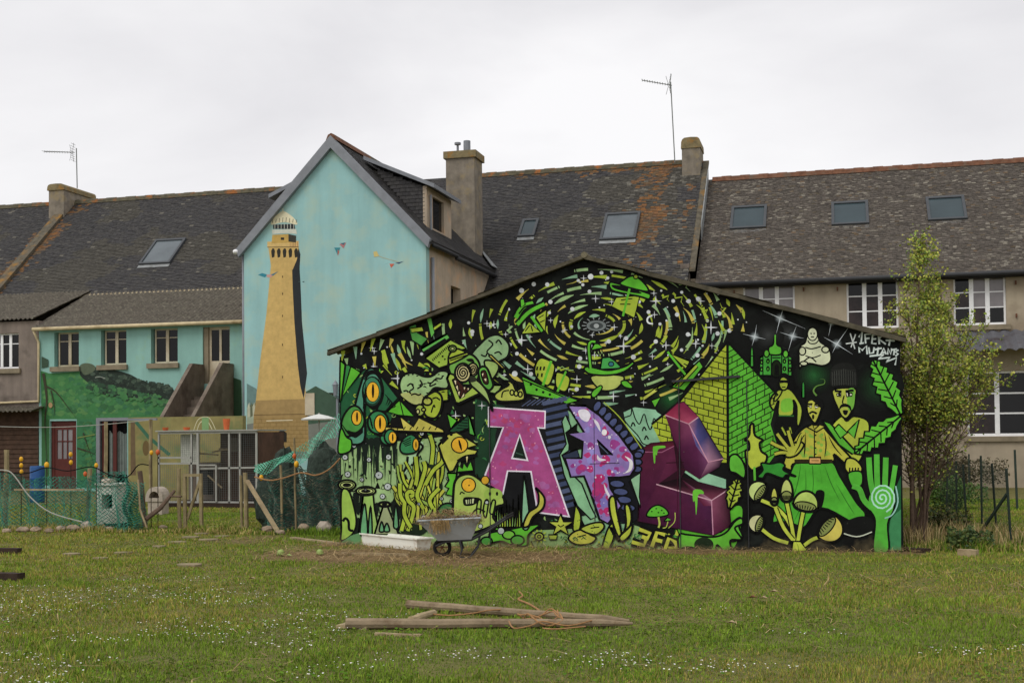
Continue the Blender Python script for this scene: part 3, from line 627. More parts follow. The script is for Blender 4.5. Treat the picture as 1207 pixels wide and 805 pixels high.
# ================================================================== PAINTED WALLS
class Paint:
    """flat paint shapes laid on a wall plane Y=const, outlines given in photo pixels and projected onto that wall"""
    def __init__(s, Y, k=.78, base=.0012, step=.00003):
        s.Y = Y; s.k = k; s.n = 0; s.base = base; s.step = step; s.mb = MB(); s.fr = (0, 0, 1.0)
    def frame(s, x0, y0, sc): s.fr = (x0, y0, sc); return s
    def px(s, p): return (s.fr[0] + p[0]*s.fr[2], s.fr[1] + p[1]*s.fr[2])
    def lay(s): s.n += 1; return s.Y - s.base - s.step*s.n
    def c(s, h):
        r, g, b, a = hx(h, s.k); y = .25*r + .65*g + .1*b; q = .04
        return (r + (y-r)*q, g + (y-g)*q, b + (y-b)*q, 1.0)
    def raw(s, pts, cols):
        y = s.lay(); s.mb.add([onY(u, v, y) for u, v in pts], [tuple(range(len(pts)))], cols)
    def poly(s, pts, h, o=0, sm=False, oc='0c0d0c', px=False):
        P = pts if px else [s.px(p) for p in pts]
        if sm: P = crom(P, True)
        if isinstance(h, (list, tuple)): cols = [s.c(a) for a in h]
        else: cols = s.c(h)
        s.raw(P, cols)
        if o: s.line(P + [P[0], P[1]], o*1.35, oc, px=True)
        return s
    def line(s, pts, w, h='0c0d0c', sm=False, px=False, taper=None):
        if h == '0c0d0c': w *= 1.7
        P = pts if px else [s.px(p) for p in pts]
        if sm and len(P) > 2: P = crom(P, False)
        n = len(P); L = []; R = []
        for i in range(n):
            a = P[max(i-1, 0)]; b = P[min(i+1, n-1)]; dx, dy = b[0]-a[0], b[1]-a[1]; l = math.hypot(dx, dy) or 1
            ww = w/2
            if taper == 'both': ww *= max(.12, math.sin(math.pi*i/(n-1)))
            elif taper == 'end': ww *= max(.1, 1-i/(n-1))
            elif taper == 'start': ww *= max(.1, i/(n-1))
            L.append((P[i][0]-dy/l*ww, P[i][1]+dx/l*ww)); R.append((P[i][0]+dy/l*ww, P[i][1]-dx/l*ww))
        y = s.lay(); V = [onY(u, v, y) for u, v in L + R]
        s.mb.add(V, [(i, i+1, n+i+1, n+i) for i in range(n-1)], s.c(h)); return s
    def cord(s, pts, w, h, o=1.0, sm=True, taper=None):
        """coloured stroke with a dark outline"""
        s.line(pts, (w + 2.6*o)/1.7, '0c0d0c', sm, taper=taper); s.line(pts, w, h, sm, taper=taper); return s
    def ell(s, cx, cy, rx, ry, h, o=0, rot=0, n=20):
        a = math.radians(rot); P = []
        for i in range(n):
            t = 2*math.pi*i/n; x, y = rx*math.cos(t), ry*math.sin(t); P.append((cx + x*math.cos(a) - y*math.sin(a), cy + x*math.sin(a) + y*math.cos(a)))
        return s.poly(P, h, o)
    def spiral(s, cx, cy, r, turns, w, h='0c0d0c', asp=1.0):
        return s.line([(cx + r*t/40*math.cos(turns*2*math.pi*t/40), cy + asp*r*t/40*math.sin(turns*2*math.pi*t/40)) for t in range(2, 41)], w, h)
    def star(s, x, y, r, h='c9cdd0', w=None, rot=0):
        w = w or max(.9, r*.22)
        for a in (rot, rot+90):
            dx, dy = math.cos(math.radians(a))*r, math.sin(math.radians(a))*r
            s.line([(x-dx, y-dy), (x-dx*.4, y-dy*.4), (x, y), (x+dx*.4, y+dy*.4), (x+dx, y+dy)], w, h, px=True, taper='both')
        return s
    def glow(s, x, y, r, h, steps=9, n=16):
        """soft sprayed spot fading into black"""
        for i in range(steps):
            t = (i+1)/steps; rr = r*(1-i/steps)**1.2
            c0 = s.c(h); cb = s.c('121312'); cc = tuple(cb[j]*(1-t*t) + c0[j]*t*t for j in range(3)) + (1.0,)
            s.raw([(x + rr*math.cos(2*math.pi*k/n), y + rr*math.sin(2*math.pi*k/n)) for k in range(n)], cc)
        return s
    def done(s, name, parent, m='mural_paint', label=None):
        o = s.mb.build(name, m, parent, color=True)
        if label: o['label'] = label
        s.mb = MB(); return o
def crom(P, closed, k=5):
    n = len(P); out = []
    rng = range(n) if closed else range(n-1)
    for i in rng:
        p0, p1, p2, p3 = (P[(i-1) % n], P[i], P[(i+1) % n], P[(i+2) % n]) if closed else (P[max(i-1, 0)], P[i], P[i+1], P[min(i+2, n-1)])
        for j in range(k):
            t = j/k; out.append(tuple(.5*(2*p1[d] + (p2[d]-p0[d])*t + (2*p0[d]-5*p1[d]+4*p2[d]-p3[d])*t*t + (3*p1[d]-p0[d]-3*p2[d]+p3[d])*t**3) for d in (0, 1)))
    if not closed: out.append(P[-1])
    return out
def inside(p, poly):
    x, y = p; c = False; j = len(poly)-1
    for i in range(len(poly)):
        if (poly[i][1] > y) != (poly[j][1] > y) and x < (poly[j][0]-poly[i][0])*(y-poly[i][1])/(poly[j][1]-poly[i][1])+poly[i][0]: c = not c
        j = i
    return c
YS = 18.5
# ------------------------------------------------------------------ the shed
SX0, SX1 = onY(401, 530, YS).x, onY(1063, 530, YS).x
SE = (onY(400, 421, YS).z + onY(1060, 402, YS).z)/2
_ap = onY(690, 305, YS); SXM, SR = _ap.x, _ap.z
shed = thing('painted_shed', 'low gabled shed whose black end wall is covered in green and pink graffiti', 'shed', ((SX0+SX1)/2, YS, 0))
SD = 9.0
m = MB(); m.prism([(SX0, YS, 0), (SX1, YS, 0), (SX1, YS, SE), (SXM, YS, SR-.02), (SX0, YS, SE)], (0, .2, 0)); swall = m.build('wall', 'wall_black', shed)
m = MB(); m.box(SX0, YS+.201, 0, SX0+.15, YS+SD, SE-.02); m.build('side_wall', 'render_grey', shed)
m = MB(); m.box(SX1-.15, YS+.201, 0, SX1, YS+SD, SE-.02); m.build('side_wall', 'render_grey', shed)
m = MB(); m.box(SX0+.151, YS+SD-.2, 0, SX1-.151, YS+SD, SE-.02); m.build('back_wall', 'render_grey', shed)
mat('fibre_cement', '625c4a', k=.85, var=.35, scale=6, stain='3f4428', st_scale=3.5, bump=.4, bscale=50)
mat('verge_wood', '4a4538', k=.75, var=.35, scale=6, stain='2b2a20', st_scale=5, bump=.3)
_eL, _eR = onY(386, 414.5, YS-.08), onY(1068, 399, YS-.08)
for sg, e in ((-1, _eL), (1, _eR)):
    # corrugated fibre-cement slope, sheets laid from eave to ridge
    xe, ze = e.x, e.z+.0; n = 9; rows = 5; vs = []; fs = []
    mb = MB()
    ny = int((SD+.3)/.177*4)
    for r in range(rows):
        t0, t1 = r/rows, min(1, (r+1)/rows+.02); vs = []; fs = []
        for i in range(ny+1):
            y = YS-.095 + (SD+.25)*i/ny; h = .02*math.cos(2*math.pi*i/4)
            for t, l in ((t0, .016), (t1, 0)):
                x = xe+(SXM-xe)*t; z = ze-.01+(SR+.035-ze)*t+h+l; vs += [(x, y, z), (x, y, z-.012)]
            if i: k = 4*i; fs += [(k-4, k, k+2, k-2), (k-3, k-1, k+3, k+1), (k-4, k-3, k+1, k)]
        mb.add(vs, fs)
    mb.build('roof', 'fibre_cement', shed)
    A = Vector((xe, YS-.10, ze)); B = Vector((SXM, YS-.10, SR+.045))
    m = MB(); nseg = 14; rr = random.Random(sg+4)
    tp = [A.lerp(B, i/nseg) + Vector((0, 0, rr.uniform(-.012, .02))) for i in range(nseg+1)]; bt = [A.lerp(B, i/nseg) + Vector((0, 0, -.055+rr.uniform(-.01, .01))) for i in range(nseg+1)]
    m.prism(tp + bt[::-1], (0, .095, 0)); m.build('verge_board', 'verge_wood', shed)
m = MB(); m.tube([(SXM, YS-.11, SR+.045), (SXM, YS+SD+.15, SR+.045)], .05, 8); m.build('ridge_cap', 'fibre_cement', shed)
# door outlines of the sliding panels
for (u0, v0, u1, v1) in ((792, 449.5, 872, 443.5),):
    a, b = onY(u0, v0, YS-.03), onY(u1, v1, YS-.03); MB().bar(a, b, .05, .035).build('door_track', 'dark_metal', shed)

for u in (577, 880, 800):
    a, b = onY(u, 448 if u > 600 else 480, YS), onY(u+1, 652, YS); MB().box(a.x-.006, YS-.024, .03, a.x+.006, YS-.0005, a.z).build('panel_seam', 'dark_metal', shed)
K0, YE, PA, GR, DG, MG, TE, OR_, WH, CRM = '0c0d0c', '9cb030', '8fb06a', '55ad26', '1f5433', '468b3d', '5f9f80', 'dba81f', 'd3d8d8', 'c6bd84'
RM = random.Random(21)
# ---------------- soft colour grounds
g = Paint(YS, base=.0010)
g.frame(0, 0, 1)
g.poly([(402, 426), (425, 440), (436, 432), (470, 470), (455, 510), (440, 545), (402, 545)], DG)
g.poly([(402, 540), (420, 528), (450, 520), (478, 520), (520, 515), (545, 530), (535, 600), (520, 625), (470, 640), (403, 641)], '8fae74')
g.poly([(403, 622), (440, 618), (560, 628), (700, 622), (745, 618), (800, 635), (800, 655), (700, 654), (560, 646), (403, 641)], '86a868')
g.poly([(560, 470), (600, 480), (590, 560), (575, 585), (560, 560)], '1c3a26')
g.poly([(662, 480), (700, 500), (745, 600), (738, 640), (690, 620), (660, 560)], '7fae84')
g.poly([(735, 486), (748, 480), (800, 486), (800, 500), (790, 530), (756, 530), (740, 512)], '86b795')
g.poly([(800, 620), (850, 628), (862, 600), (875, 600), (868, 640), (850, 652), (800, 654)], GR, sm=True)
g.poly([(1030, 640), (1062, 560), (1062, 648), (1030, 650)], '1d5a33')
g.poly([(1050, 610), (1062, 600), (1062, 648), (1045, 648)], '3a8050')
g.glow(960, 442, 24, '235a2c'); g.glow(790, 470, 22, '1d5a2a'); g.glow(1036, 455, 30, '1f4a26'); g.glow(650, 500, 20, '222c36')
for x, y, r in ((930, 392, 18), (905, 395, 20)): g.glow(x, y, r, '3a3c3c')
g.frame(720, 450, .2609)
g.poly([(60, 170), (90, 150), (95, 120), (110, 165), (130, 190), (150, 145), (165, 190), (180, 215), (195, 165), (210, 190), (240, 180), (265, 240), (280, 270), (160, 285), (120, 240)], '7fae8c', .6, True)
for x, y in ((100, 190), (150, 210), (190, 200), (230, 240), (160, 250), (215, 205)): g.line([(x-8, y+12), (x, y-6), (x+10, y+10)], 1.0, K0, True)
g.poly([(320, 400), (340, 380), (520, 440), (520, 480), (440, 480)], '86b795')
g.done('painted_ground', swall)['kind'] = 'stuff'
# ---------------- small filler strokes between the creatures
q = Paint(YS, base=.0034, step=.000004); q.frame(0, 0, 1)
for k in range(900):
    u, v = RM.uniform(404, 800), RM.uniform(432, 648)
    if u > 600 and v < 600: continue
    if u > 745 and v < 625: continue
    n_ = RM.random(); a = RM.uniform(0, 6.28); l = RM.uniform(3, 9); c_ = RM.choice(['9cb030', '8fb06a', '55ad26', '468b3d', '7fa85a', 'a8b636', '2c6a3a'])
    if v > 520 and u < 545: c_ = RM.choice(['0c0d0c', '1a2a1c', '5c8a5c', 'a9c48c', '0c0d0c'])
    dx, dy = math.cos(a)*l, math.sin(a)*l
    if n_ < .5: q.line([(u, v), (u+dx*.5-dy*.2, v+dy*.5+dx*.2), (u+dx, v+dy)], RM.uniform(1.0, 2.4), c_, True, px=True, taper='both')
    elif n_ < .7: q.ell(u, v, RM.uniform(.8, 1.6), RM.uniform(.8, 1.6), c_, n=7)
    elif n_ < .88: q.line([(u+3*math.cos(t)*(1-t/7), v+3*math.sin(t)*(1-t/7)) for t in [i*.8 for i in range(8)]], .9, c_, px=True)
    else: q.poly([(u, v-l*.7), (u+l*.4, v+l*.3), (u-l*.4, v+l*.3)], c_, .6)
q.done('painted_filler', swall)['kind'] = 'stuff'
# ---------------- star swirl
s = Paint(YS, base=.0020, step=.000005)
CX, CY = 704, 383
region = [(404, 424), (560, 362), (690, 311), (800, 330), (872, 352), (884, 392), (862, 402), (800, 470), (760, 476), (736, 480), (650, 482), (612, 470), (590, 455), (560, 440), (520, 418), (485, 440), (450, 436), (415, 434)]
dash = ['9cb030', '9cb030', 'b3a848', '8fb078', '7fa888', '96a82e']
for ring in range(31):
    rx = 20 + ring*10.8; ry = rx*(.58 + .004*ring); th = RM.uniform(0, 40)
    while th < 380:
        ln = RM.uniform(12, 30)/rx*57.3; gap = RM.uniform(5, 13)/rx*57.3
        if RM.random() < .2: gap *= 2.2
        P = []; dr = RM.uniform(-2.5, 2.5)
        for i in range(7):
            a = math.radians(th + ln*i/6); P.append((CX + (rx+dr)*math.cos(a), CY + (ry+dr*.6)*math.sin(a)))
        if all(inside(p, region) for p in (P[0], P[3], P[6])) and th < 360:
            col = RM.choice(dash); w = RM.uniform(2.3, 3.9)
            q = RM.random()
            if RM.random() < .35: P = P[::-1]
            if q < .10:
                j = P[3]; P[3] = (j[0]+3.5, j[1]-3); P[4] = (P[4][0]-2.5, P[4][1]+1); s.line(P, w*1.1, col, px=True, taper='start')
            elif q < .55: s.line(P, w*1.25, col, px=True, taper='start')
            elif q < .8: s.line(P, w*1.2, col, px=True, taper='both')
            else: s.line(P, w, col, px=True)
            if q > .85:
                e, f_ = P[-1], P[-2]; dx, dy = e[0]-f_[0], e[1]-f_[1]; l = math.hypot(dx, dy) or 1; s.line([(e[0]+dx/l*1.4, e[1]+dy/l*1.4), (e[0]+dx/l*2.6, e[1]+dy/l*2.6)], w, col, px=True)
        th += ln + gap
for k in range(330):
    u, v = RM.uniform(404, 880), RM.uniform(308, 478)
    if not inside((u, v), region): continue
    q = RM.random()
    if q < .62: s.frame(0, 0, 1).ell(u, v, *(lambda r: (r, r))(RM.choice([.8, 1.0, 1.3, 1.9, 2.6])), 'c3c8ca', n=9)
    elif q < .84: s.star(u, v, RM.uniform(2.5, 4.5))
for (u, v, r) in ((468.6, 446, 8), (773, 355, 7), (735, 408, 9), (615, 401, 7), (785, 407, 6), (820, 405, 6), (838, 386, 8), (622, 435, 6), (723, 467, 7), (537, 490, 6), (568, 478, 5), (702, 352, 5), (440, 432, 5), (441, 414, 4), (680, 447, 5), (826, 355, 5)): s.star(u, v, r)
s.frame(600, 300, .2237)
for (x, y, r) in ((430, 117, 15), (66, 190, 13), (487, 97, 10), (655, 540, 13), (735, 303, 10), (865, 245, 10), (30, 628, 15), (370, 590, 12), (42, 522, 10), (424, 195, 10), (330, 380, 8), (909, 503, 9)): s.ell(x, y, r, r, 'c3c8ca')
s.line([(755, 322), (735, 330), (728, 345), (735, 360), (758, 366)], 2.0, 'd3d8d8', sm=True)
s.ell(460, 375, 52, 28, '6d7474'); s.ell(460, 376, 36, 18, '3e4444'); s.ell(460, 376, 14, 12, '9aa0a0')
for i in range(14):
    a = math.pi*2*i/14; s.line([(460+56*math.cos(a), 375+32*math.sin(a)), (460+76*math.cos(a), 375+44*math.sin(a))], .9, '8d9494')
s.frame(380, 400, .1491)
for q, c_ in (([(165, 88), (152, 185)], '9cb030'), ([(260, 58), (265, 155)], '7fa888'), ([(330, 10), (305, 105)], 'b3a848'), ([(405, -10), (378, 95)], '9cb030'), ([(475, 0), (450, 85)], '8fb078'), ([(478, 85), (515, 190), (480, 205), (550, 285)], '9cb030'), ([(410, 135), (416, 212)], 'b3a848'), ([(555, 110), (572, 180), (602, 245)], '7fa888'), ([(550, -5), (528, 65)], 'b3a848'), ([(640, 10), (640, 60), (660, 110)], '9cb030'), ([(608, 112), (650, 175), (712, 205)], 'b3a848'), ([(760, 195), (835, 228)], '9cb030'), ([(330, 200), (352, 236)], '9cb030'), ([(640, 225), (682, 285)], '9cb030'), ([(540, 340), (612, 400)], '9cb030'), ([(708, 15), (716, 125)], '8fb078'), ([(188, 150), (196, 205)], '8fb078')): s.line(q[::-1], 5.0, c_, taper='start')
s.frame(780, 360, .1987)
for q, c_ in (([(348, 20), (395, 75), (412, 135)], 'b3a848'), ([(335, 88), (368, 152)], '9cb030'), ([(350, 150), (345, 200), (318, 248)], '8fb078'), ([(282, 228), (270, 270), (242, 298)], 'b3a848'), ([(238, 112), (258, 160), (248, 208)], '9cb030'), ([(182, 130), (178, 200), (148, 252)], '8fb078'), ([(128, 15), (160, 45), (186, 92)], 'b3a848'), ([(205, -5), (240, 25), (268, 80)], '9cb030'), ([(280, -8), (300, 15), (322, 58)], '7fa888'), ([(8, 20), (40, 70), (52, 130)], '8fb078'), ([(100, 205), (90, 245), (62, 275)], '9cb030'), ([(440, -5), (474, 28)], 'b3a848')): s.line(q, 4.6, c_, True, taper='start'); e = q[-1]; s.line([(e[0]+1, e[1]+8), (e[0]+1, e[1]+14)], 3.4, c_)
s.done('painted_star_swirl', swall)['kind'] = 'stuff'
# ---------------- things floating in the swirl
p = Paint(YS, base=.0056)
p.frame(600, 300, .2237)   # flying saucer hat with crate
p.poly([(565, 225), (690, 215), (660, 335), (540, 275)], YE, .8); p.line([(590, 240), (650, 232)], .8); p.line([(585, 262), (640, 262)], .8)
p.poly([(530, 150), (560, 150), (720, 200), (745, 215), (735, 235), (690, 222), (560, 195), (532, 175)], GR, 1.0, True)
p.poly([(590, 160), (610, 130), (650, 112), (690, 130), (730, 175), (720, 195)], GR, 1.0, True); p.ell(668, 117, 12, 12, YE, .6)
p.poly([(545, 160), (640, 175), (700, 205), (640, 200), (560, 182)], K0, 0, True)
p.line([(635, 180), (600, 325)], 2.6, GR)
p.done('painted_flying_saucer', swall)
p = Paint(YS, base=.0056)
p.frame(480, 340, .1739)   # planet-like ship, left
p.poly([(775, 310), (905, 300), (825, 225)], YE, .8); p.poly([(870, 195), (945, 140), (935, 290)], YE, .8); p.line([(800, 290), (830, 250)], .8); p.line([(850, 290), (838, 250)], .8); p.line([(890, 200), (925, 180)], .7); p.line([(900, 230), (932, 215)], .7)
for i, (a, b, w) in enumerate((((745, 245), (930, 105), 4.2), ((735, 200), (850, 90), 5.0), ((745, 165), (850, 95), 3.0))): p.line([a, ((a[0]+b[0])/2-12, (a[1]+b[1])/2-14), b], w+1.2, K0, True); p.line([a, ((a[0]+b[0])/2-12, (a[1]+b[1])/2-14), b], w, GR, True)
p.poly([(765, 75), (790, 70), (800, 110), (770, 130)], GR, .7); p.line([(840, 190), (915, 290)], 3.0, GR)
p.done('painted_ringed_planet', swall)
p = Paint(YS, base=.0056)
p.frame(600, 300, .2237)   # bathtub with shower
p.poly([(435, 640), (600, 640), (575, 700), (520, 718), (470, 705)], 'a8b45a', .9, True)
p.poly([(480, 605), (490, 545), (530, 540), (560, 560), (590, 600)], '3f9a48', .9); p.ell(538, 577, 14, 12, '2f6a78', .5)
p.poly([(395, 605), (420, 590), (520, 610), (610, 590), (650, 565), (655, 580), (600, 620), (520, 636), (430, 630)], GR, 1.0, True)
p.line([(430, 600), (420, 490), (432, 460), (455, 460)], 3.2, K0, True); p.line([(430, 600), (420, 490), (432, 460), (455, 460)], 2.4, GR, True)
p.poly([(430, 505), (450, 470), (470, 470), (495, 492)], GR, .8)
for i in range(6): p.line([(452+i*9, 510+(i % 2)*14), (454+i*9, 522+(i % 2)*14)], .9, PA)
p.poly([(440, 720), (480, 690), (490, 705), (455, 750), (435, 745)], GR, .7, True); p.poly([(590, 670), (620, 665), (650, 695), (640, 705), (605, 695)], GR, .7, True)
p.done('painted_bathtub', swall)
p = Paint(YS, base=.0056)
p.frame(600, 300, .2237)   # galleon
p.poly([(70, 640), (240, 720), (370, 768), (300, 790), (275, 770), (90, 735)], GR, 1.0); p.line([(75, 660), (300, 755)], .9)
for x, y in ((115, 685), (145, 712), (180, 725), (215, 738)): p.ell(x, y, 7, 7, K0)
p.poly([(140, 580), (170, 545), (230, 570), (240, 610), (205, 690), (140, 640)], YE, .9, True); p.poly([(245, 640), (260, 620), (320, 650), (300, 720), (250, 700)], YE, .9, True)
for k in range(3): p.line([(150+k*18, 590), (146+k*18, 610)], 1.2); p.line([(152+k*22, 625), (150+k*22, 645)], 1.2)
p.line([(222, 560), (178, 690)], 3.0, GR); p.line([(300, 615), (255, 722)], 2.4, GR); p.line([(250, 610), (280, 590), (300, 605), (340, 610)], 1.0, PA)
p.done('painted_galleon', swall)
p = Paint(YS, base=.0056)
p.frame(780, 360, .1987)   # sailing boat
p.poly([(60, 480), (220, 330), (245, 365), (135, 505), (45, 480)], GR, .8); p.poly([(80, 480), (200, 350), (215, 365), (110, 480)], YE, .6)
p.line([(35, 275), (140, 410)], 2.6, GR); p.poly([(50, 285), (165, 330), (140, 375)], YE, .7); p.line([(130, 345), (160, 360)], .8)
p.frame(600, 300, .2237); p.poly([(750, 770), (800, 750), (770, 805)], GR, .6); p.poly([(705, 750), (820, 670), (770, 715), (790, 715), (710, 770)], 'b3b84a', .6)
p.done('painted_sailing_boat', swall)

# ---------------- left monsters
p = Paint(YS, base=.0125)
p.frame(380, 400, .1491)
p.poly([(140, 165), (180, 200), (150, 470), (135, 500)], GR, .9); p.poly([(185, 200), (225, 212), (160, 430)], '2c7a3a', .8); p.poly([(225, 212), (305, 262), (160, 445)], GR, .9)
p.poly([(360, 215), (430, 240), (600, 462), (500, 570), (430, 560), (480, 400)], '245f3c', 1.2)
p.poly([(200, 800), (250, 560), (290, 400), (340, 260), (400, 228), (450, 290), (480, 400), (460, 500), (400, 545), (335, 520), (330, 800)], '4c8a70', 1.2, True)
p.ell(395, 415, 78, 118, '1b3a2a', .8); p.ell(392, 405, 66, 104, '3a7a5a'); p.ell(398, 415, 54, 82, K0); p.ell(398, 415, 48, 76, OR_); p.ell(400, 408, 10, 56, K0)
for k in range(4): p.line([(335-k*6, 330-k*12), (370, 280-k*10), (420, 275-k*8), (455, 320-k*8)], .8, K0, True)
p.poly([(150, 690), (170, 600), (230, 530), (290, 540), (330, 620), (320, 690), (260, 745), (190, 765)], MG, 1.1, True)
p.ell(270, 618, 44, 64, K0); p.ell(271, 618, 36, 56, OR_); p.ell(274, 612, 8, 40, K0)
p.ell(440, 655, 82, 92, '2f7a4a', 1.1); p.ell(457, 665, 52, 74, K0); p.ell(458, 666, 43, 66, OR_); p.ell(456, 662, 9, 46, K0)
p.ell(520, 778, 64, 58, '2f7a4a', 1.0); p.ell(550, 777, 40, 50, K0); p.ell(551, 777, 31, 43, OR_); p.ell(552, 777, 7, 32, K0)
for k in range(5): p.line([(200+k*10, 720+k*6), (260, 735+k*10), (320, 700+k*8)], .8, K0, True)
for k in range(4): p.line([(370+k*5, 600+k*22), (385+k*5, 640+k*22)], .9)
p.poly([(130, 790), (150, 700), (190, 770), (230, 800), (220, 880), (130, 900)], GR, .9, True)
p.poly([(515, 570), (610, 478), (725, 605), (600, 600)], GR, .9); p.line([(610, 478), (640, 600)], .8)
p.poly([(500, 690), (640, 700), (618, 612), (720, 690), (765, 618), (950, 710), (960, 738), (720, 728), (500, 720)], 'b9b04c', .9)
for k in range(8): p.line([(540+k*50, 715), (556+k*50, 690)], .7)
p.poly([(985, 585), (1065, 640), (1012, 702)], GR, .8); p.poly([(1000, 722), (1150, 598), (1160, 700), (1060, 740)], '1d4a2c', .8); p.poly([(1160, 600), (1207, 760), (1160, 745)], '4a9a3a', .8)
for k in range(5): p.line([(1060+k*12, 700-k*22), (1150, 706-k*22)], .6)
p.frame(380, 510, .1863)
p.ell(432, 25, 40, 48, '2f7a4a', 1.0); p.ell(444, 30, 28, 40, K0); p.ell(444, 30, 23, 34, OR_); p.ell(445, 30, 5, 25, K0)
p.poly([(490, 95), (510, 40), (560, 10), (600, 40), (610, 100), (570, 130), (510, 130)], '2f7a4a', 1.0, True); p.ell(590, 75, 22, 42, K0); p.ell(591, 75, 16, 35, OR_); p.ell(592, 75, 4, 22, K0)
for k in range(4): p.line([(500+k*8, 60+k*8), (560, 30+k*14)], .7, K0)
p.frame(380, 400, .1491)
for k in range(4): p.line([(318+k*10, 560-k*20), (326+k*6, 500-k*30), (318+k*8, 440-k*34)], .8, K0, True, taper='both')
for k in range(5): p.line([(490+k*14, 430+k*18), (520+k*14, 470+k*14), (500+k*12, 520+k*6)], .8, K0, True, taper='both')
for k in range(5): p.line([(150+k*7, 660+k*14), (190+k*8, 720+k*10), (240+k*8, 735+k*10)], .8, K0, True, taper='both')
for k in range(4): p.line([(370+k*10, 720+k*8), (430+k*8, 745+k*6), (500, 730+k*10)], .8, K0, True, taper='both')
p.done('painted_monsters', swall, label='green painted monsters with yellow slit eyes')
# ---------------- dripping seabed on the left
p = Paint(YS, base=.0072, step=.000015)
p.frame(380, 510, .1863)
for x, a, b, w in ((225, 80, 330, 3), (275, 60, 290, 5), (330, 90, 320, 4), (350, 60, 250, 3), (395, 70, 300, 4), (255, 120, 420, 2), (200, 160, 300, 2), (430, 110, 380, 2.4), (310, 150, 380, 1.6), (145, 190, 300, 1.6), (470, 100, 430, 1.8), (165, 110, 200, 2.2)):
    p.line([(x+RM.uniform(-4, 4), a), (x+RM.uniform(-6, 6), (a+b)/2), (x, b)], w, '1a2a1c', True, taper='end')
for k in range(10): p.line([(130+k*32, 80+RM.uniform(-10, 20)), (134+k*32, 180+RM.uniform(0, 120))], 1.0, '2d4a2a', taper='end')
p.poly([(540, 150), (560, 70), (640, 60), (600, 150), (560, 200), (520, 260)], '9cbf94', 0, True); p.line([(640, 20), (615, 60), (635, 90), (600, 140), (615, 160)], 1.6, K0, True); p.line([(540, 150), (530, 220), (500, 260)], 1.8, K0, True)
for x, w_, l in ((232, 30, 120), (270, 36, 210), (310, 22, 150), (345, 30, 250), (382, 24, 130), (415, 34, 110), (455, 26, 170), (190, 20, 90), (150, 16, 60)):
    p.poly([(x-w_*.7, 40), (x+w_*.7, 40), (x+w_*.4, 60+l*.35), (x+w_*.3, 60+l*.8), (x, 60+l), (x-w_*.3, 60+l*.8), (x-w_*.4, 60+l*.35)], '16201a', 0, True)
for pts in ([(195, 380), (250, 400), (245, 480), (225, 520), (205, 470)], [(325, 470), (345, 440), (360, 470), (335, 560)], [(430, 560), (460, 600), (500, 640), (440, 640)], [(205, 560), (235, 540), (232, 640), (200, 640)], [(430, 470), (445, 430), (500, 470), (480, 560), (455, 540)], [(120, 690), (170, 660), (150, 700)]): p.poly(pts, '141c16', 0, True)
for k in range(70):
    x = RM.uniform(125, 500); y = RM.uniform(90, 420); p.line([(x, y), (x+RM.uniform(-4, 4), y+RM.uniform(14, 60))], RM.uniform(.8, 2.2), RM.choice(['1a2a1c', '243a24', 'a9c48c', '5c8a5c']), taper='both')
for k in range(24):
    x = RM.uniform(130, 470); y = RM.uniform(400, 640); p.line([(x, y), (x+RM.uniform(10, 30), y+RM.uniform(-6, 10)), (x+RM.uniform(20, 50), y+RM.uniform(10, 40))], RM.uniform(.8, 1.8), '1a2a1c', True, taper='both')
p.poly([(500, 640), (510, 420), (560, 330), (640, 210), (720, 200), (760, 330), (740, 500), (640, 640)], '1c2a1a', 0, True)
# cones with craters
p.poly([(230, 640), (260, 380), (320, 385), (330, 480), (360, 640)], '8fb45a', 1.0); p.poly([(330, 640), (385, 460), (410, 460), (480, 640)], '8f9a70', 1.0)
for cx, cy, rx, ry in ((275, 368, 62, 28), (155, 330, 55, 32), (393, 452, 38, 16)): p.ell(cx, cy, rx, ry, 'a5bb6a', 1.1); p.ell(cx, cy, rx*.75, ry*.62, 'b9c87a', .6); p.ell(cx, cy, rx*.5, ry*.42, K0)
p.poly([(120, 600), (120, 380), (160, 360), (190, 430), (215, 560), (190, 640), (120, 680)], '94b84a', 1.0, True); p.line([(130, 560), (145, 540), (165, 560), (170, 610), (195, 620)], 1.8, K0, True)
for pts in ([(240, 640), (250, 520), (270, 450), (285, 640)], [(290, 640), (305, 460), (315, 640)], [(360, 620), (375, 560), (390, 620)], [(390, 620), (408, 570), (425, 620)], [(450, 590), (465, 450), (482, 590)]): p.poly(pts, '5f9a6a', .9, True)
p.poly([(120, 690), (180, 650), (240, 630), (240, 700), (125, 705)], '5c8a58')
# tentacle coral
rr = random.Random(5)
for k in range(46):
    x0 = rr.uniform(520, 730); y0 = rr.uniform(500, 620); bx = rr.uniform(-90, 70); top = rr.uniform(120, 380) if rr.random() < .6 else rr.uniform(300, 420)
    top = max(top, 90+abs(x0+bx-690)*.55)
    p.cord([(x0, y0), (x0+rr.uniform(-20, 30), y0*.6+top*.4), (x0+bx*.6+rr.uniform(-20, 20), y0*.25+top*.75), (x0+bx, top)], rr.uniform(2.2, 3.6), rr.choice([YE, '9aa83c', '8aa848', 'b0b43c']), .9)
for x0, pts in ((0, [(500, 620), (530, 480), (495, 400), (490, 320)]), (0, [(540, 620), (580, 480), (545, 430), (535, 385), (560, 370), (575, 390), (555, 405)]), (0, [(640, 480), (600, 400), (620, 330), (650, 230), (640, 180)]), (0, [(690, 200), (700, 90), (680, 15)]), (0, [(650, 330), (700, 240), (760, 180), (755, 110)]), (0, [(590, 330), (600, 260), (590, 150)]), (0, [(560, 600), (520, 520), (520, 440)]), (0, [(700, 480), (680, 420), (740, 350)])):
    p.cord(pts, 4.2, YE, 1.0)
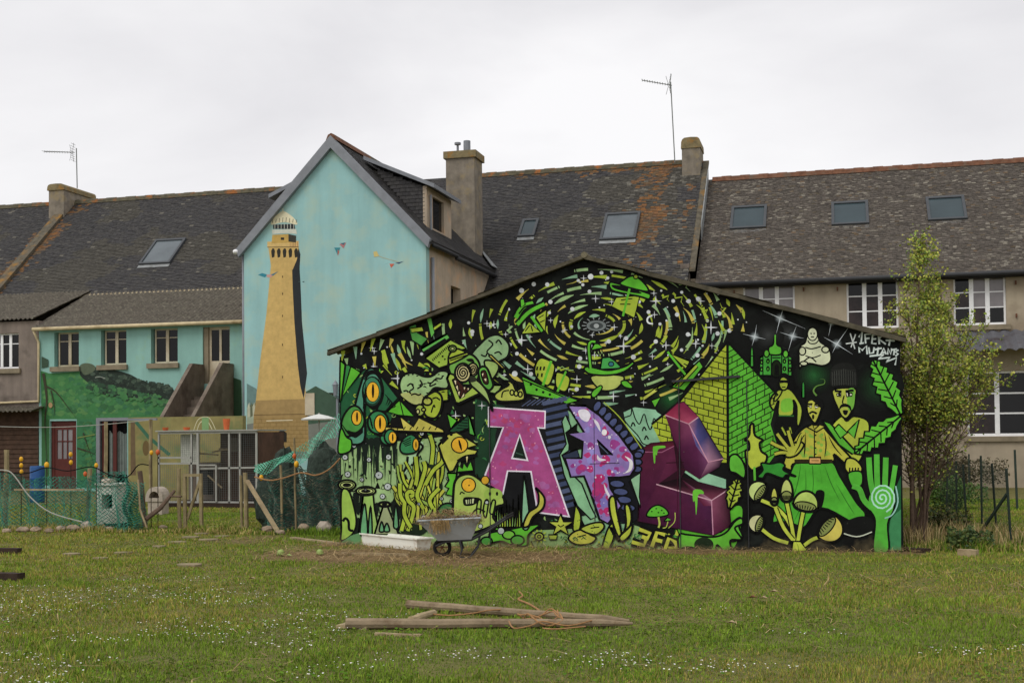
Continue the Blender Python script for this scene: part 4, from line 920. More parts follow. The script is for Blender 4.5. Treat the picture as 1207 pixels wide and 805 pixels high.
for (x, y, r) in ((143, 155, 20), (160, 262, 21), (294, 170, 17), (418, 153, 20), (357, 268, 26), (250, 296, 15), (413, 340, 24), (381, 402, 19), (201, 84, 14), (640, 533, 17), (610, 450, 12), (792, 287, 12), (754, 416, 13), (817, 432, 14), (273, 66, 9), (380, 90, 9), (272, 360, 10), (629, 5, 17)):
    p.ell(x, y, r, r, K0); p.ell(x, y, r-5, r-5, 'aab3b0'); p.line([(x-4, y-2), (x+2, y+1)], .8)
p.done('painted_seabed', swall)
# ---------------- fish and lizard heads
p = Paint(YS, base=.0165)
p.frame(380, 510, .1863)
p.poly([(735, 80), (790, 10), (850, -5), (980, 75), (900, 100), (980, 110), (960, 150), (860, 180), (830, 240), (800, 245), (760, 160)], 'aeb044', 1.2)
p.ell(868, 77, 56, 54, K0); p.ell(868, 77, 48, 46, OR_); p.ell(872, 78, 7, 36, K0, rot=-15); p.poly([(740, 45), (785, 15), (800, 35), (760, 75)], K0)
p.line([(855, 180), (905, 150), (980, 140)], 2.0, K0, True); p.poly([(905, 150), (925, 145), (915, 195)], 'c9c080', .6); p.ell(815, 12, 10, 8, K0)
p.poly([(850, 250), (860, 205), (885, 225), (895, 190), (915, 220), (940, 180), (955, 240)], GR, 1.0); p.poly([(850, 255), (790, 255), (800, 300), (775, 340), (800, 350), (780, 390), (830, 400)], GR, 1.0)
p.poly([(735, 510), (750, 460), (800, 445), (835, 470), (830, 540)], '2f6a38', 1.0, True); p.poly([(760, 500), (780, 480), (820, 490), (830, 530)], K0, 0, True)
p.poly([(832, 560), (830, 360), (850, 290), (900, 262), (960, 270), (1040, 330), (1080, 350), (1140, 400), (1150, 450), (1100, 470), (1080, 530), (1090, 580), (900, 640)], '9db552', 1.4, True)
p.ell(925, 330, 48, 48, K0); p.ell(925, 330, 40, 41, OR_); p.ell(928, 332, 5, 5, K0)
p.ell(1030, 300, 28, 30, K0); p.ell(1030, 300, 22, 24, 'c99a20')
p.poly([(890, 420), (915, 405), (1000, 415), (960, 455), (900, 460)], K0, 0, True); p.poly([(905, 425), (960, 415), (955, 445), (910, 450)], 'b9c490'); 
for k in range(3): p.line([(920+k*12, 418), (920+k*12, 448)], .8)
p.ell(1065, 385, 9, 14, K0); p.ell(1110, 380, 9, 14, K0); p.ell(1080, 390, 60, 40, '8fae48'); p.ell(1060, 385, 8, 13, K0); p.ell(1105, 385, 8, 13, K0)
for k in range(3): p.poly([(985+k*45, 430), (1005+k*45, 435), (990+k*45, 560-k*25), (975+k*42, 500)], '8fae48', .9, True)
p.line([(870, 390), (880, 375), (900, 385)], .9, K0, True); p.line([(940, 520), (980, 480), (1030, 500)], 1.2, K0, True)
for (x, y, r) in ((1040, 440, 14), (1000, 590, 17), (1130, 620, 24)): p.ell(x, y, r, r, K0); p.ell(x, y, r-5, r-5, 'aab3b0')
p.done('painted_fish_heads', swall, label='yellow green painted fish heads with round orange eyes')
# ---------------- flexing bird-man
p = Paint(YS, base=.0165)
p.frame(480, 340, .1739)
p.poly([(10, 260), (60, 240), (70, 300), (140, 340), (95, 390), (30, 350)], MG, .8); p.poly([(130, 205), (165, 195), (188, 300), (160, 335)], '55a040', .8)
p.poly([(20, 270), (100, 260), (110, 290), (30, 300)], YE, .6); p.poly([(175, 265), (225, 230), (235, 250), (185, 285)], YE, .6)
p.poly([(95, 408), (268, 308), (290, 340), (120, 445)], '5aa84a', 1.2); p.line([(110, 440), (262, 345)], 2.2); p.poly([(122, 470), (292, 348), (400, 405), (285, 440), (275, 520), (215, 540)], '8fae3c', 1.0)
for k in range(12): p.line([(170+k*10, 478-k*9), (178+k*10, 492-k*9)], .8)
p.ell(240, 460, 7, 7, K0); p.ell(255, 480, 6, 6, K0); p.ell(215, 500, 6, 6, K0)
p.frame(380, 400, .1491)
p.poly([(608, 350), (640, 282), (720, 262), (800, 290), (860, 290), (930, 248), (1000, 268), (990, 385), (890, 385), (850, 430), (800, 500), (740, 514), (660, 470), (620, 420)], '93b47a', 1.4, True)
p.poly([(620, 430), (700, 420), (800, 440), (780, 505), (720, 510), (655, 470)], 'a9b06a', 0, True)
for pts in ([(670, 370), (700, 350), (720, 385), (690, 410), (700, 430)], [(750, 390), (790, 360), (770, 320)], [(830, 340), (860, 345), (900, 310), (940, 310), (950, 285)], [(700, 440), (730, 430), (760, 440), (780, 430)], [(860, 340), (850, 370), (900, 350)], [(640, 410), (665, 405), (680, 420)]): p.line(pts, 1.1, K0, True)
for k in range(10): p.line([(640+k*34, 290-(k % 3)*6), (655+k*34, 288-(k % 3)*6)], .8)
p.poly([(845, 420), (990, 388), (995, 480), (930, 490)], YE, 1.0); p.poly([(800, 470), (850, 430), (900, 412), (945, 460), (935, 560), (890, 622), (820, 605), (795, 540)], '9cb030', 1.2, True)
p.line([(870, 470), (900, 460), (930, 480)], 1.1, K0, True); p.line([(860, 580), (880, 520), (890, 540)], 1.0, K0, True)
p.ell(830, 490, 36, 30, 'a8b04a', 1.0); p.ell(770, 560, 38, 46, '9ab04a', 1.0); p.ell(755, 570, 14, 18, 'c0c080', .7); p.ell(800, 555, 16, 14, 'a8b04a', .8)
for k in range(14):
    x, y = RM.uniform(650, 960), RM.uniform(290, 480); p.line([(x, y), (x+RM.uniform(8, 22), y+RM.uniform(-12, 12)), (x+RM.uniform(16, 40), y+RM.uniform(-8, 16))], .9, K0, True, taper='both')
p.frame(480, 340, .1739)
p.poly([(430, 460), (500, 370), (560, 322), (630, 318), (690, 380), (682, 460), (620, 500), (600, 540), (490, 530)], '86a878', 1.3, True)
for pts in ([(550, 350), (580, 380), (540, 430), (580, 460)], [(600, 370), (620, 350), (640, 380)], [(590, 440), (620, 430), (640, 450)], [(500, 450), (530, 460), (540, 440)]): p.line(pts, 1.1, K0, True)
p.poly([(525, 490), (600, 500), (620, 545), (570, 620), (540, 560)], '93b062', 1.0, True); p.poly([(550, 455), (570, 450), (670, 548), (640, 540)], 'b8ac48', .8)
p.poly([(555, 655), (640, 655), (610, 715), (560, 705)], '93b062', 1.0); p.poly([(590, 725), (640, 682), (690, 650), (640, 628), (700, 630), (720, 650), (740, 690), (780, 675), (792, 750), (700, 766), (620, 762)], 'a8b04a', 1.2, True)
p.line([(640, 740), (650, 700), (690, 690)], 1.0, K0, True); p.line([(700, 640), (735, 630), (740, 690)], 1.3, K0, True)
for k in range(3): p.ell(710+k*28, 705+k*6, 13, 18, 'a8b04a', .8)
# head
p.poly([(290, 510), (415, 445), (480, 490), (492, 560), (450, 650), (330, 640), (290, 570)], '6aa044', 1.2, True)
p.poly([(280, 500), (285, 450), (330, 410), (385, 425), (412, 450), (300, 510)], '9cb030', 1.0, True); p.line([(285, 475), (400, 435)], 1.4); p.line([(290, 490), (405, 450)], .8)
for k in range(8): p.ell(295+k*14, 478-k*5, 3, 3, K0)
p.ell(307, 408, 26, 22, '8fb050', 1.0); p.ell(307, 408, 12, 10, 'b9c47a', .6)
p.poly([(400, 480), (440, 475), (455, 500), (415, 495)], K0, 0, True)
p.ell(445, 550, 34, 44, 'b9b078', 1.0); p.spiral(445, 550, 28, 2.5, .9, asp=1.3)
p.ell(378, 572, 54, 64, 'c6bd84', 1.2); p.spiral(378, 572, 46, 3, 1.1, asp=1.2)
p.poly([(270, 610), (285, 575), (320, 585), (340, 640), (380, 655), (440, 660), (505, 705), (350, 780), (325, 770)], '9bb545', 1.4)
p.poly([(305, 620), (330, 605), (385, 665), (440, 675), (420, 690), (358, 748)], '3a1c16', .8)
for a, b, c in (((312, 620), (335, 622), (330, 660)), ((325, 665), (345, 650), (348, 700)), ((340, 700), (362, 690), (352, 735)), ((380, 665), (400, 668), (385, 692)), ((405, 670), (425, 675), (410, 695)), ((360, 745), (385, 700), (390, 730))): p.poly([a, b, c], 'd6c9a0', .6)
p.poly([(482, 560), (505, 530), (540, 540), (570, 610), (582, 660), (550, 690), (500, 640)], '58a03c', 1.2, True); p.poly([(500, 570), (530, 560), (550, 640), (520, 640)], '3a1c16', .7, True)
for a, b, c in (((503, 575), (522, 570), (512, 600)), ((515, 610), (540, 605), (535, 635))): p.poly([a, b, c], 'd6c9a0', .6)
p.poly([(425, 620), (470, 620), (530, 680), (560, 750), (578, 830), (540, 760), (470, 690), (432, 655)], '93ac62', 1.1, True); p.poly([(425, 595), (460, 600), (470, 625), (430, 635)], '2b2f22', 0, True)
p.done('painted_bird_man', swall, label='flexing bird headed strongman with spiral eyes painted in green')
# ---------------- the three big letters
p = Paint(YS, base=.0080, step=.00002)
p.frame(550, 450, .2609)
p.poly([(240, 70), (450, 95), (470, 200), (490, 310), (450, 420), (545, 600), (460, 620), (300, 600), (140, 540), (130, 240), (160, 120)], '17181a')
for k in range(15):     # slate-blue block shading behind the A
    y = 90+k*34; p.poly([(340+k*4, y), (450+min(k, 8)*4, y-26), (455+min(k, 8)*4, y-6), (345+k*4, y+18)], '39435f' if k % 3 else '4a5470')
for k in range(9): p.line([(250+k*22, 110-k*2), (290+k*22, 82-k*2)], 1.1, '4a5470')
p.poly([(96, 112), (358, 130), (356, 212), (325, 210), (395, 400), (468, 612), (318, 592), (288, 408), (188, 405), (160, 540), (132, 545), (80, 420), (162, 206), (96, 204)], 'd8d2dc')
p.poly([(102, 118), (352, 136), (350, 206), (318, 204), (388, 402), (458, 604), (325, 586), (294, 402), (182, 399), (154, 536), (138, 538), (88, 420), (170, 204), (102, 199)], 'a0477f')
rr = random.Random(8); A_ = [(102, 118), (352, 136), (350, 206), (318, 204), (388, 402), (458, 604), (325, 586), (294, 402), (182, 399), (154, 536), (138, 538), (88, 420), (170, 204), (102, 199)]
for k in range(150):
    x, y = rr.uniform(90, 455), rr.uniform(120, 600); r = rr.uniform(10, 24)
    if all(inside((x+r*1.2*math.cos(a), y+r*math.sin(a)), A_) for a in (0, .8, 1.6, 2.4, 3.2, 4, 4.8, 5.6)): p.poly([(x+r*rr.uniform(.5, 1.1)*math.cos(t), y+r*.8*rr.uniform(.5, 1.1)*math.sin(t)) for t in [i*.785 for i in range(8)]], rr.choice(['a83f72', 'a8406a', '9a5590', 'a05a98', '92508a', 'b0406c', 'a25c94']), 0, True)
for k in range(60):
    x, y = rr.uniform(90, 455), rr.uniform(120, 600)
    if inside((x-5, y), A_) and inside((x+5, y), A_): p.ell(x, y, rr.choice([2, 3, 4]), rr.choice([2, 3, 4]), 'd58aa8', n=8)
p.poly([(240, 232), (280, 358), (200, 348)], 'd8d2dc'); p.poly([(240, 246), (270, 350), (209, 342)], '19261e'); p.line([(222, 320), (255, 330)], 1.2, '3c5a48')
p.done('painted_letter', swall, label='pink painted letter A with white outline')
p = Paint(YS, base=.0080, step=.00002)
p.poly  # letter P
p.frame(550, 450, .2609)
p.poly([(520, 70), (600, 80), (700, 180), (800, 290), (815, 420), (760, 440), (730, 450), (800, 600), (740, 640), (640, 640), (600, 500), (560, 420)], '15161c')
for k in range(9):
    t = k/8; p.ell(590+t*190, 110+t*190+(20*t*t), 26, 16, '454e75', .8, rot=-60+30*t)
for k in range(4): p.ell(680+k*16, 460+k*36, 34, 17, '454e75', .8, rot=5)
for k in range(3): p.ell(775-k*2, 330+k*32, 20, 15, '3f476c', .8)
p.line([(620, 92), (700, 170), (790, 300)], 1.1, YE, True); p.poly([(740, 440), (785, 410), (780, 520), (785, 570)], '8ab890', .6)
p.poly([(448, 150), (470, 200), (462, 310), (430, 330), (460, 400), (520, 460), (560, 560), (585, 610), (560, 620), (500, 560), (440, 420), (420, 330), (450, 280), (430, 180)], '7fb286', .8)
p.poly([(448, 230), (500, 190), (495, 220), (540, 260), (520, 300), (470, 310)], K0, .8); p.poly([(432, 330), (500, 305), (510, 340), (450, 360)], '2c3448', .9)
P_ = [(455, 105), (540, 108), (600, 150), (690, 240), (755, 330), (762, 390), (740, 425), (690, 432), (640, 430), (650, 480), (700, 560), (640, 640), (600, 620), (560, 500), (530, 425), (470, 430), (445, 345), (520, 345), (525, 270), (460, 235), (530, 228)]
p.poly(P_, 'd8d27a'); 
p.poly(P_, '8a72b0', 1.3)
for k in range(220):
    x, y = rr.uniform(450, 760), rr.uniform(105, 640); r = rr.uniform(10, 26)
    if all(inside((x+r*1.05*math.cos(a), y+r*1.05*math.sin(a)), P_) for a in (0, .8, 1.6, 2.4, 3.2, 4, 4.8, 5.6)):
        q = rr.random(); col = rr.choice(['b02a6a', 'a8336e', '8f3a80']) if (x-y*.3 < 450 or q < .5) else rr.choice(['7d72b8', '8a80c0', '9a6aae', 'a8508a'])
        p.poly([(x+r*rr.uniform(.6, 1.05)*math.cos(t), y+r*rr.uniform(.6, 1.05)*math.sin(t)) for t in [i*.785 for i in range(8)]], col, 0, True)
for k in range(90):
    x, y = rr.uniform(450, 760), rr.uniform(105, 640)
    if all(inside((x+a, y+b), P_) for a, b in ((6, 0), (-6, 0), (0, 6), (0, -6))): p.ell(x, y, rr.choice([2, 3, 5]), rr.choice([2, 3, 5]), 'cfc6dc', n=8)
p.poly([(505, 130), (540, 125), (560, 150), (545, 180), (515, 165)], 'd6d2e2', 0, True); p.line([(570, 165), (590, 190), (605, 225)], 3.6, 'd6d2e2', True, taper='both'); p.line([(590, 330), (600, 350), (630, 352)], 3.6, 'd6d2e2', True, taper='both')
p.line([(715, 335), (742, 360), (738, 395), (715, 412)], 4.4, 'dedae8', True, taper='both'); p.line([(620, 460), (635, 500), (655, 530)], 3.0, 'd6d2e2', True, taper='both'); p.ell(622, 228, 12, 14, 'dedae8'); p.ell(645, 250, 7, 8, 'dedae8')
p.poly([(590, 262), (660, 330), (608, 328)], '17141c', .8); p.line([(600, 285), (640, 325)], .8, '5a6a80')
p.line([(556, 370), (690, 366)], .8, '2a2030'); p.line([(575, 140), (580, 640)], .7, '3a2a44')
p.done('painted_letter', swall, label='pink and lilac spotted painted letter P')
p = Paint(YS, base=.0080, step=.00002)
p.frame(720, 450, .2609)   # letter E, block shaded
def grad(pts, cols): p.raw([p.px(q) for q in pts], [p.c(c) for c in cols])
p.poly([(130, 305), (180, 275), (280, 265), (250, 140), (300, 92), (330, 88), (400, 160), (510, 345), (490, 380), (400, 440), (340, 395), (320, 430), (530, 485), (545, 650), (465, 695), (120, 630)], '2a0f1c')
grad([(135, 312), (285, 290), (300, 400), (215, 460), (450, 535), (460, 690), (128, 628)], ['4e1a30', '58203c', '4a1832', '541e3a', '4a2044', '401434', '3c1030'])
grad([(136, 308), (180, 278), (280, 268), (288, 290), (215, 302)], ['4c1024', '3a0c1c', '3c1020', '5a1a2e', '641e36'])
grad([(245, 150), (300, 100), (330, 92), (395, 158), (352, 190)], ['8a2440', '7a2040', '702044', '802a4a', 'b04a68'])
grad([(245, 150), (352, 190), (385, 290), (440, 362), (400, 436), (335, 395), (300, 300)], ['581a36', '7a3a5a', '562046', '6a3a5e', '3c1430', '34102a', '441432'])
grad([(352, 190), (395, 158), (440, 240), (508, 345), (440, 362), (385, 290)], ['a06a84', '3c3a68', '2a2d55', '2f2440', 'a87a92', '54508a'])
grad([(440, 362), (508, 345), (490, 385), (402, 436)], ['a07088', '2c1a2c', '2a1428', '4a1838'])
grad([(208, 462), (320, 432), (528, 488), (455, 535)], ['1a0a12', '14080e', '3a1826', '7a3a50'])
grad([(455, 535), (528, 488), (540, 650), (462, 692)], ['8a4a64', '30101f', '2a0c1a', '5c2040'])
grad([(320, 440), (455, 532), (455, 560), (420, 560)], ['3a0f22', 'a87a90', '7a3a58', '541830'])
p.line([(245, 150), (352, 190), (440, 362), (508, 347)], 1.2, 'c08a9c', False); p.line([(352, 190), (395, 160)], 1.2, 'c49aa8'); p.line([(205, 462), (300, 490), (455, 535), (528, 488)], 1.3, 'c49aa8'); p.line([(455, 535), (462, 690)], 1.3, 'c08aa0'); p.line([(300, 392), (335, 396), (400, 436)], .9, '3a1020'); p.line([(136, 316), (230, 318), (285, 290)], .9, '9a5a78')
for pts in ([(190, 300), (200, 290), (240, 288), (245, 297), (215, 304), (208, 330), (202, 330), (200, 365), (194, 360)], [(370, 500), (380, 486), (410, 488), (420, 505), (395, 510), (390, 560), (385, 600), (380, 540), (372, 540)]): p.poly(pts, '62b82c', 0, True)
p.line([(250, 366), (330, 362)], 1.0, '250a14'); p.line([(302, 300), (300, 660)], .6, '3a0c20')
p.poly([(162, 605), (180, 570), (215, 556), (250, 575), (258, 600), (210, 610)], '57b02a', .8, True); p.line([(215, 610), (220, 640), (215, 658)], 2.2, 'a8b84a', True)
for x, y in ((185, 585), (205, 572), (230, 580), (215, 590), (240, 592)): p.ell(x, y, 4, 3, K0)
p.poly([(240, 630), (255, 612), (275, 625)], '57b02a', .7); p.line([(258, 630), (250, 655), (235, 660)], 1.1, 'a8b84a', True); p.line([(290, 590), (288, 630), (260, 660)], .9, 'a8b84a', True)
p.done('painted_letter', swall, label='dark maroon block shaded painted letter E')
# ---------------- plants and litter along the foot of the letters
p = Paint(YS, base=.0165)
p.frame(550, 450, .2609)
p.poly([(60, 740), (100, 700), (110, 680), (180, 668), (270, 650), (330, 645), (280, 690), (270, 740), (200, 735), (150, 720)], GR, 1.1, True); p.ell(190, 690, 28, 20, '6fb83a', .9); p.ell(90, 720, 26, 20, '3f8a34', .9); p.ell(230, 715, 30, 22, '4a9a34', .9)
for k in range(14): x = 135+k*11; p.poly([(x, 655), (x+4+rr.uniform(-6, 6), 500+rr.uniform(0, 70)), (x+12, 650)], rr.choice(['8fae4a', '9cb030', '7fa85a']), .8)
p.poly([(250, 650), (255, 470), (262, 430), (285, 640)], '7fb28c', .9, True)
p.poly([(255, 650), (280, 590), (320, 560), (325, 510), (312, 478), (350, 520), (345, 570), (300, 610), (280, 650)], 'b3b040', 1.1, True); p.poly([(480, 665), (490, 560), (486, 545), (515, 600), (510, 665)], YE, 1.0, True)
cx, cy = 425, 648
p.poly([(cx+(58 if i % 2 == 0 else 24)*math.sin(i*math.pi/5), cy-(52 if i % 2 == 0 else 22)*math.cos(i*math.pi/5)) for i in range(10)], 'a9b43c', 1.1); p.line([(412, 645), (425, 655), (440, 645)], .8)
for i in range(10): a = i*.628; p.line([(328+22*math.cos(a), 698+20*math.sin(a)), (328+36*math.cos(a), 698+32*math.sin(a))], 1.6, YE)
p.ell(328, 698, 20, 18, YE, .9); p.ell(328, 698, 8, 7, '8a9a2a', .6)
p.poly([(460, 710), (480, 680), (520, 668), (560, 690), (585, 705), (560, 730), (500, 735)], 'a9a83c', 1.0, True); p.poly([(515, 665), (560, 640), (610, 635), (620, 660), (580, 690)], '9fae3a', 1.0, True); p.line([(500, 700), (540, 690)], .8); p.line([(560, 660), (600, 655)], .8)
p.poly([(370, 690), (410, 690), (405, 712), (375, 712)], YE, .8); p.poly([(640, 660), (660, 640), (665, 700), (650, 740), (640, 770), (610, 765), (625, 700)], YE, 1.0, True)
for pts in ([(680, 690), (650, 600), (645, 530), (668, 520), (680, 590), (700, 690)], [(705, 700), (720, 640), (715, 560), (735, 560), (745, 620), (722, 700)], [(690, 700), (730, 660), (750, 640), (740, 690), (705, 720)], [(690, 720), (665, 670), (650, 660), (672, 700)]): p.poly(pts, 'a8b636', 1.2, True)
p.poly([(655, 785), (665, 755), (690, 745), (715, 760), (718, 785)], 'b3c03a', .8, True)
for k in range(16): x = rr.uniform(400, 640); y = rr.uniform(700, 760); p.line([(x, y), (x+10, y-8), (x+22, y)], .9, '3a5a30', True)
for k in range(26): p.ell(rr.uniform(480, 780), rr.uniform(580, 720), 2.4, 2.4, '25402a', n=7)
p.poly([(560, 745), (572, 745), (572, 785), (560, 785)], K0); p.poly([(585, 755), (597, 755), (597, 785), (585, 785)], K0)
p.frame(720, 450, .2609)
p.done('painted_plants', swall)
p = Paint(YS, base=.0165); p.frame(720, 450, .2609)
p.poly([(310, 690), (350, 690), (460, 700), (520, 680), (560, 630), (590, 615), (595, 640), (560, 660), (590, 710), (540, 715), (545, 765), (515, 770), (480, 735), (470, 770), (420, 765), (310, 760)], '5cae2c', 1.0, True); p.ell(420, 735, 44, 34, '1c2a18'); p.ell(350, 765, 44, 24, '1a1e18')
for k in range(120):
    x, y = RM.uniform(0, 300), RM.uniform(640, 780); q_ = RM.random()
    if x > 80 and y < 690: continue
    if q_ < .5: p.line([(x, y), (x+RM.uniform(4, 10), y-RM.uniform(4, 12)), (x+RM.uniform(10, 22), y+RM.uniform(-4, 4))], .8, '24402a', True, taper='both')
    else: p.ell(x, y, 2.4, 2.4, RM.choice(['24402a', 'b3b83a', '3a6a30']), n=7)
# 3FP in block letters
for pts in ([[(120, 690), (150, 668), (175, 690), (150, 705), (165, 725), (130, 750), (95, 735)]], [[(110, 680), (150, 660)]]): pass
def block(strokes, w=4.4):
    for q in strokes: p.line(q, w+2.2, K0)
    for q in strokes: p.line(q, w, 'b3b83a')
block([[(128, 665), (178, 684), (160, 712)], [(140, 698), (168, 708)], [(160, 706), (150, 738), (95, 722)]])
block([[(185, 745), (208, 680), (245, 690)], [(200, 712), (232, 720)]]); block([[(240, 770), (262, 706), (290, 722), (296, 748), (260, 752)]])
p.poly([(5, 785), (10, 755), (40, 742), (65, 760), (66, 785)], 'b3c03a', .9, True); p.ell(110, 775, 26, 14, '2a4a24')
p.done('painted_plants', swall)['kind'] = 'stuff'
# ---------------- brick pyramid
p = Paint(YS, base=.0050, step=.00001)
ap, lb, rb = (857.5, 402.5), (800, 474), (917, 466)
L_ = [ap, (858, 545), (790, 545), (768, 500), lb]; R_ = [ap, rb, (908, 500), (918, 530), (905, 548), (858, 545)]
p.raw(L_, p.c('9cac26')); p.raw(R_, p.c('53ab2a'))
def xedge(y, P):   # outer edge x of face at height y
    xs = []
    for i in range(len(P)):
        a, b = P[i], P[(i+1) % len(P)]
        if (a[1]-y)*(b[1]-y) < 0: xs.append(a[0]+(b[0]-a[0])*(y-a[1])/(b[1]-a[1]))
    return xs
for face, sl, sg in ((L_, -.26, -1), (R_, -.52, 1)):
    k = 0; y = 408.0
    while y < 600:
        pts = [(857.8+sg*t, y + (sl*t if sg > 0 else sl*t)) for t in np.arange(0, 90, 1.5)]
        pts = [q for q in pts if inside(q, face)]
        if len(pts) > 2: p.line([pts[0], pts[-1]], 1.1, '181a12', px=True)
        t = 5 + (k % 2)*6
        while t < 90:
            a = (857.8+sg*t, y+sl*t); b = (a[0], a[1]+7.2)
            if inside(a, face) and inside(b, face): p.line([a, b], 1.0, '181a12', px=True)
            t += 12 + RM.uniform(-2, 2)
        y += 7.4; k += 1
p.line([ap, lb, (768, 500)], 1.6, K0, px=True); p.line([ap, rb], 1.6, K0, px=True); p.line([ap, (858, 545)], 1.8, K0, px=True)
p.done('painted_pyramid', swall)
# ---------------- domed palace and seated statue
p = Paint(YS, base=.0058)
p.frame(780, 360, .1987)
p.poly([(582, 310), (600, 300), (612, 262), (630, 262), (650, 290), (712, 290), (725, 262), (745, 268), (752, 300), (772, 310), (770, 418), (580, 415)], '3f9a34', .9)
p.poly([(640, 290), (635, 250), (660, 232), (672, 180), (684, 232), (710, 250), (705, 290)], '57b02e', .9, True); p.line([(673, 175), (673, 230)], 1.6, '57b02e')
p.ell(622, 285, 16, 22, '57b02e', .7); p.ell(735, 288, 16, 22, '57b02e', .7)
p.poly([(655, 415), (655, 350), (680, 325), (705, 350), (705, 415)], '17240f', .7, True); p.poly([(668, 415), (670, 360), (682, 345), (695, 362), (695, 415)], K0)
for x, y in ((592, 335), (592, 378), (630, 330), (630, 375), (728, 330), (728, 375), (760, 335), (760, 380)): p.ell(x, y, 8, 13, '17240f', .5); p.ell(x, y+2, 3, 6, '57b02e')
p.line([(600, 305), (600, 415)], .8); p.line([(650, 292), (650, 415)], .8); p.line([(712, 292), (712, 415)], .8); p.line([(750, 305), (750, 415)], .8); p.line([(655, 310), (705, 310)], .8)
p.poly([(525, 360), (527, 270), (535, 245), (543, 270), (545, 360)], '3f9a34', .7); p.poly([(832, 545), (832, 470), (839, 450), (848, 470), (848, 545)], '2f8a34', .6); p.line([(525, 300), (546, 300)], .7)
p.done('painted_palace', swall)
p = Paint(YS, base=.0058)
p.frame(860, 310, .18227)
p.poly([(445, 575), (460, 535), (490, 510), (505, 440), (535, 415), (565, 430), (580, 500), (615, 530), (640, 545), (655, 590), (650, 640), (600, 665), (520, 650), (470, 665), (450, 680), (448, 610)], 'c9cfac', 1.0, True)
p.ell(536, 460, 32, 42, 'ccd2b0', .6); p.line([(522, 455), (532, 457)], .8); p.line([(542, 457), (552, 455)], .8); p.line([(526, 478), (546, 478)], .8, K0)
p.line([(505, 500), (520, 520), (555, 520), (575, 500)], .8, K0, True); p.line([(490, 545), (530, 555), (590, 540)], .9, K0, True); p.ell(535, 580, 3, 3, K0); p.line([(490, 600), (540, 612), (590, 595)], .8, K0, True)
p.ell(470, 570, 22, 26, 'c2c8a4', .7); p.ell(620, 560, 24, 20, 'c2c8a4', .7); p.line([(475, 640), (520, 610), (560, 640)], .9, K0, True); p.ell(480, 650, 24, 14, 'c2c8a4', .7)
p.done('painted_seated_figure', swall, label='pale painted figure sitting cross legged')
# glints
p = Paint(YS, base=.0054)
p.frame(860, 310, .18227)
def glint(c, ends):
    x, y = p.px(c); p.glow(x, y, 4.2 if c[0] == 657 else 6.5, 'b8c4c8', 5)
    for e in ends: p.line([c, ((c[0]*2+e[0])/3, (c[1]*2+e[1])/3), e], 1.5, 'b4bcc0', taper='end')
glint((327, 357), [(350, 285), (302, 455), (213, 307), (490, 425)]); glint((162, 477), [(175, 398), (145, 535), (85, 458), (232, 492)]); glint((407, 473), [(432, 408), (380, 570), (325, 448), (480, 487)])
glint((657, 390), [(668, 372), (640, 470), (585, 365), (730, 410)]); glint((693, 525), [(770, 415), (665, 580), (610, 480), (795, 590)])
p.done('painted_glints', swall)['kind'] = 'stuff'
p = Paint(YS, base=.0054); p.frame(860, 310, .18227)
# tag lettering: asterisk, 1FEKT MUTANTS
for q in ([(780, 455), (810, 555)], [(815, 460), (785, 545)], [(752, 522), (822, 512)]): p.line(q, 1.4, 'c3cac6')
TAG = [[(835, 480), (858, 440), (850, 520)], [(840, 522), (868, 516)],
       [(880, 520), (875, 462), (915, 458)], [(876, 490), (905, 486)],
       [(925, 462), (920, 520), (950, 522)], [(925, 465), (955, 462)], [(922, 492), (948, 490)],
       [(962, 452), (968, 525)], [(1000, 455), (966, 492), (1010, 525)],
       [(1010, 500), (1068, 502)], [(1042, 470), (1030, 535)],
       [(840, 580), (836, 545), (858, 565), (885, 535), (890, 590)],
       [(900, 545), (905, 585), (930, 580), (935, 545)],
       [(940, 560), (985, 550)], [(962, 545), (955, 592)],
       [(975, 595), (998, 550), (1012, 590)], [(980, 580), (1008, 578)],
       [(1022, 592), (1025, 552), (1042, 590), (1048, 552)],
       [(1050, 562), (1082, 556)], [(1066, 556), (1062, 596)],
       [(1092, 562), (1072, 575), (1090, 588), (1072, 602)],
       [(905, 602), (1000, 592), (960, 620), (1040, 610), (1010, 640), (1080, 612), (1070, 660)]]
for q in TAG: p.line(q, 2.4, '8fa09a'); 
for q in TAG: p.line(q, 1.4, 'ccd4d0')
p.done('painted_tag', swall, label='white sprayed tag lettering')['kind'] = 'stuff'
# ---------------- the people, hand, leaf and mushrooms at the right end
p = Paint(YS, base=.0060)
p.frame(860, 360, .3729)
# shirtless man
p.poly([(150, 345), (205, 345), (215, 385), (205, 400), (200, 440), (150, 440), (140, 380)], '0f100f')
p.poly([(127, 310), (135, 285), (160, 265), (190, 265), (215, 295), (230, 330), (222, 375), (212, 375), (212, 320), (200, 300), (200, 345), (155, 348), (155, 300), (140, 330)], '9cae34', 1.0, True); p.poly([(165, 300), (195, 295), (198, 330), (165, 335)], '6fb030', 0, True)
p.poly([(140, 300), (150, 270), (165, 268), (162, 280), (148, 300)], '9cae34', .8, True)
p.ell(171, 246, 15, 22, '9cae34', .9); p.poly([(156, 236), (160, 218), (175, 213), (188, 224), (187, 238), (170, 228)], K0, 0, True); p.poly([(157, 236), (186, 236), (184, 246), (173, 244), (160, 246)], K0); p.line([(165, 258), (177, 258)], .8)
p.line([(155, 348), (203, 349)], 1.6, '2f6a2a'); p.line([(165, 385), (178, 410)], 2.0, YE); p.line([(190, 385), (195, 405)], 2.0, YE)
p.done('painted_man', swall, label='painted shirtless man in sunglasses')
p = Paint(YS, base=.0060)
p.frame(860, 360, .3729)
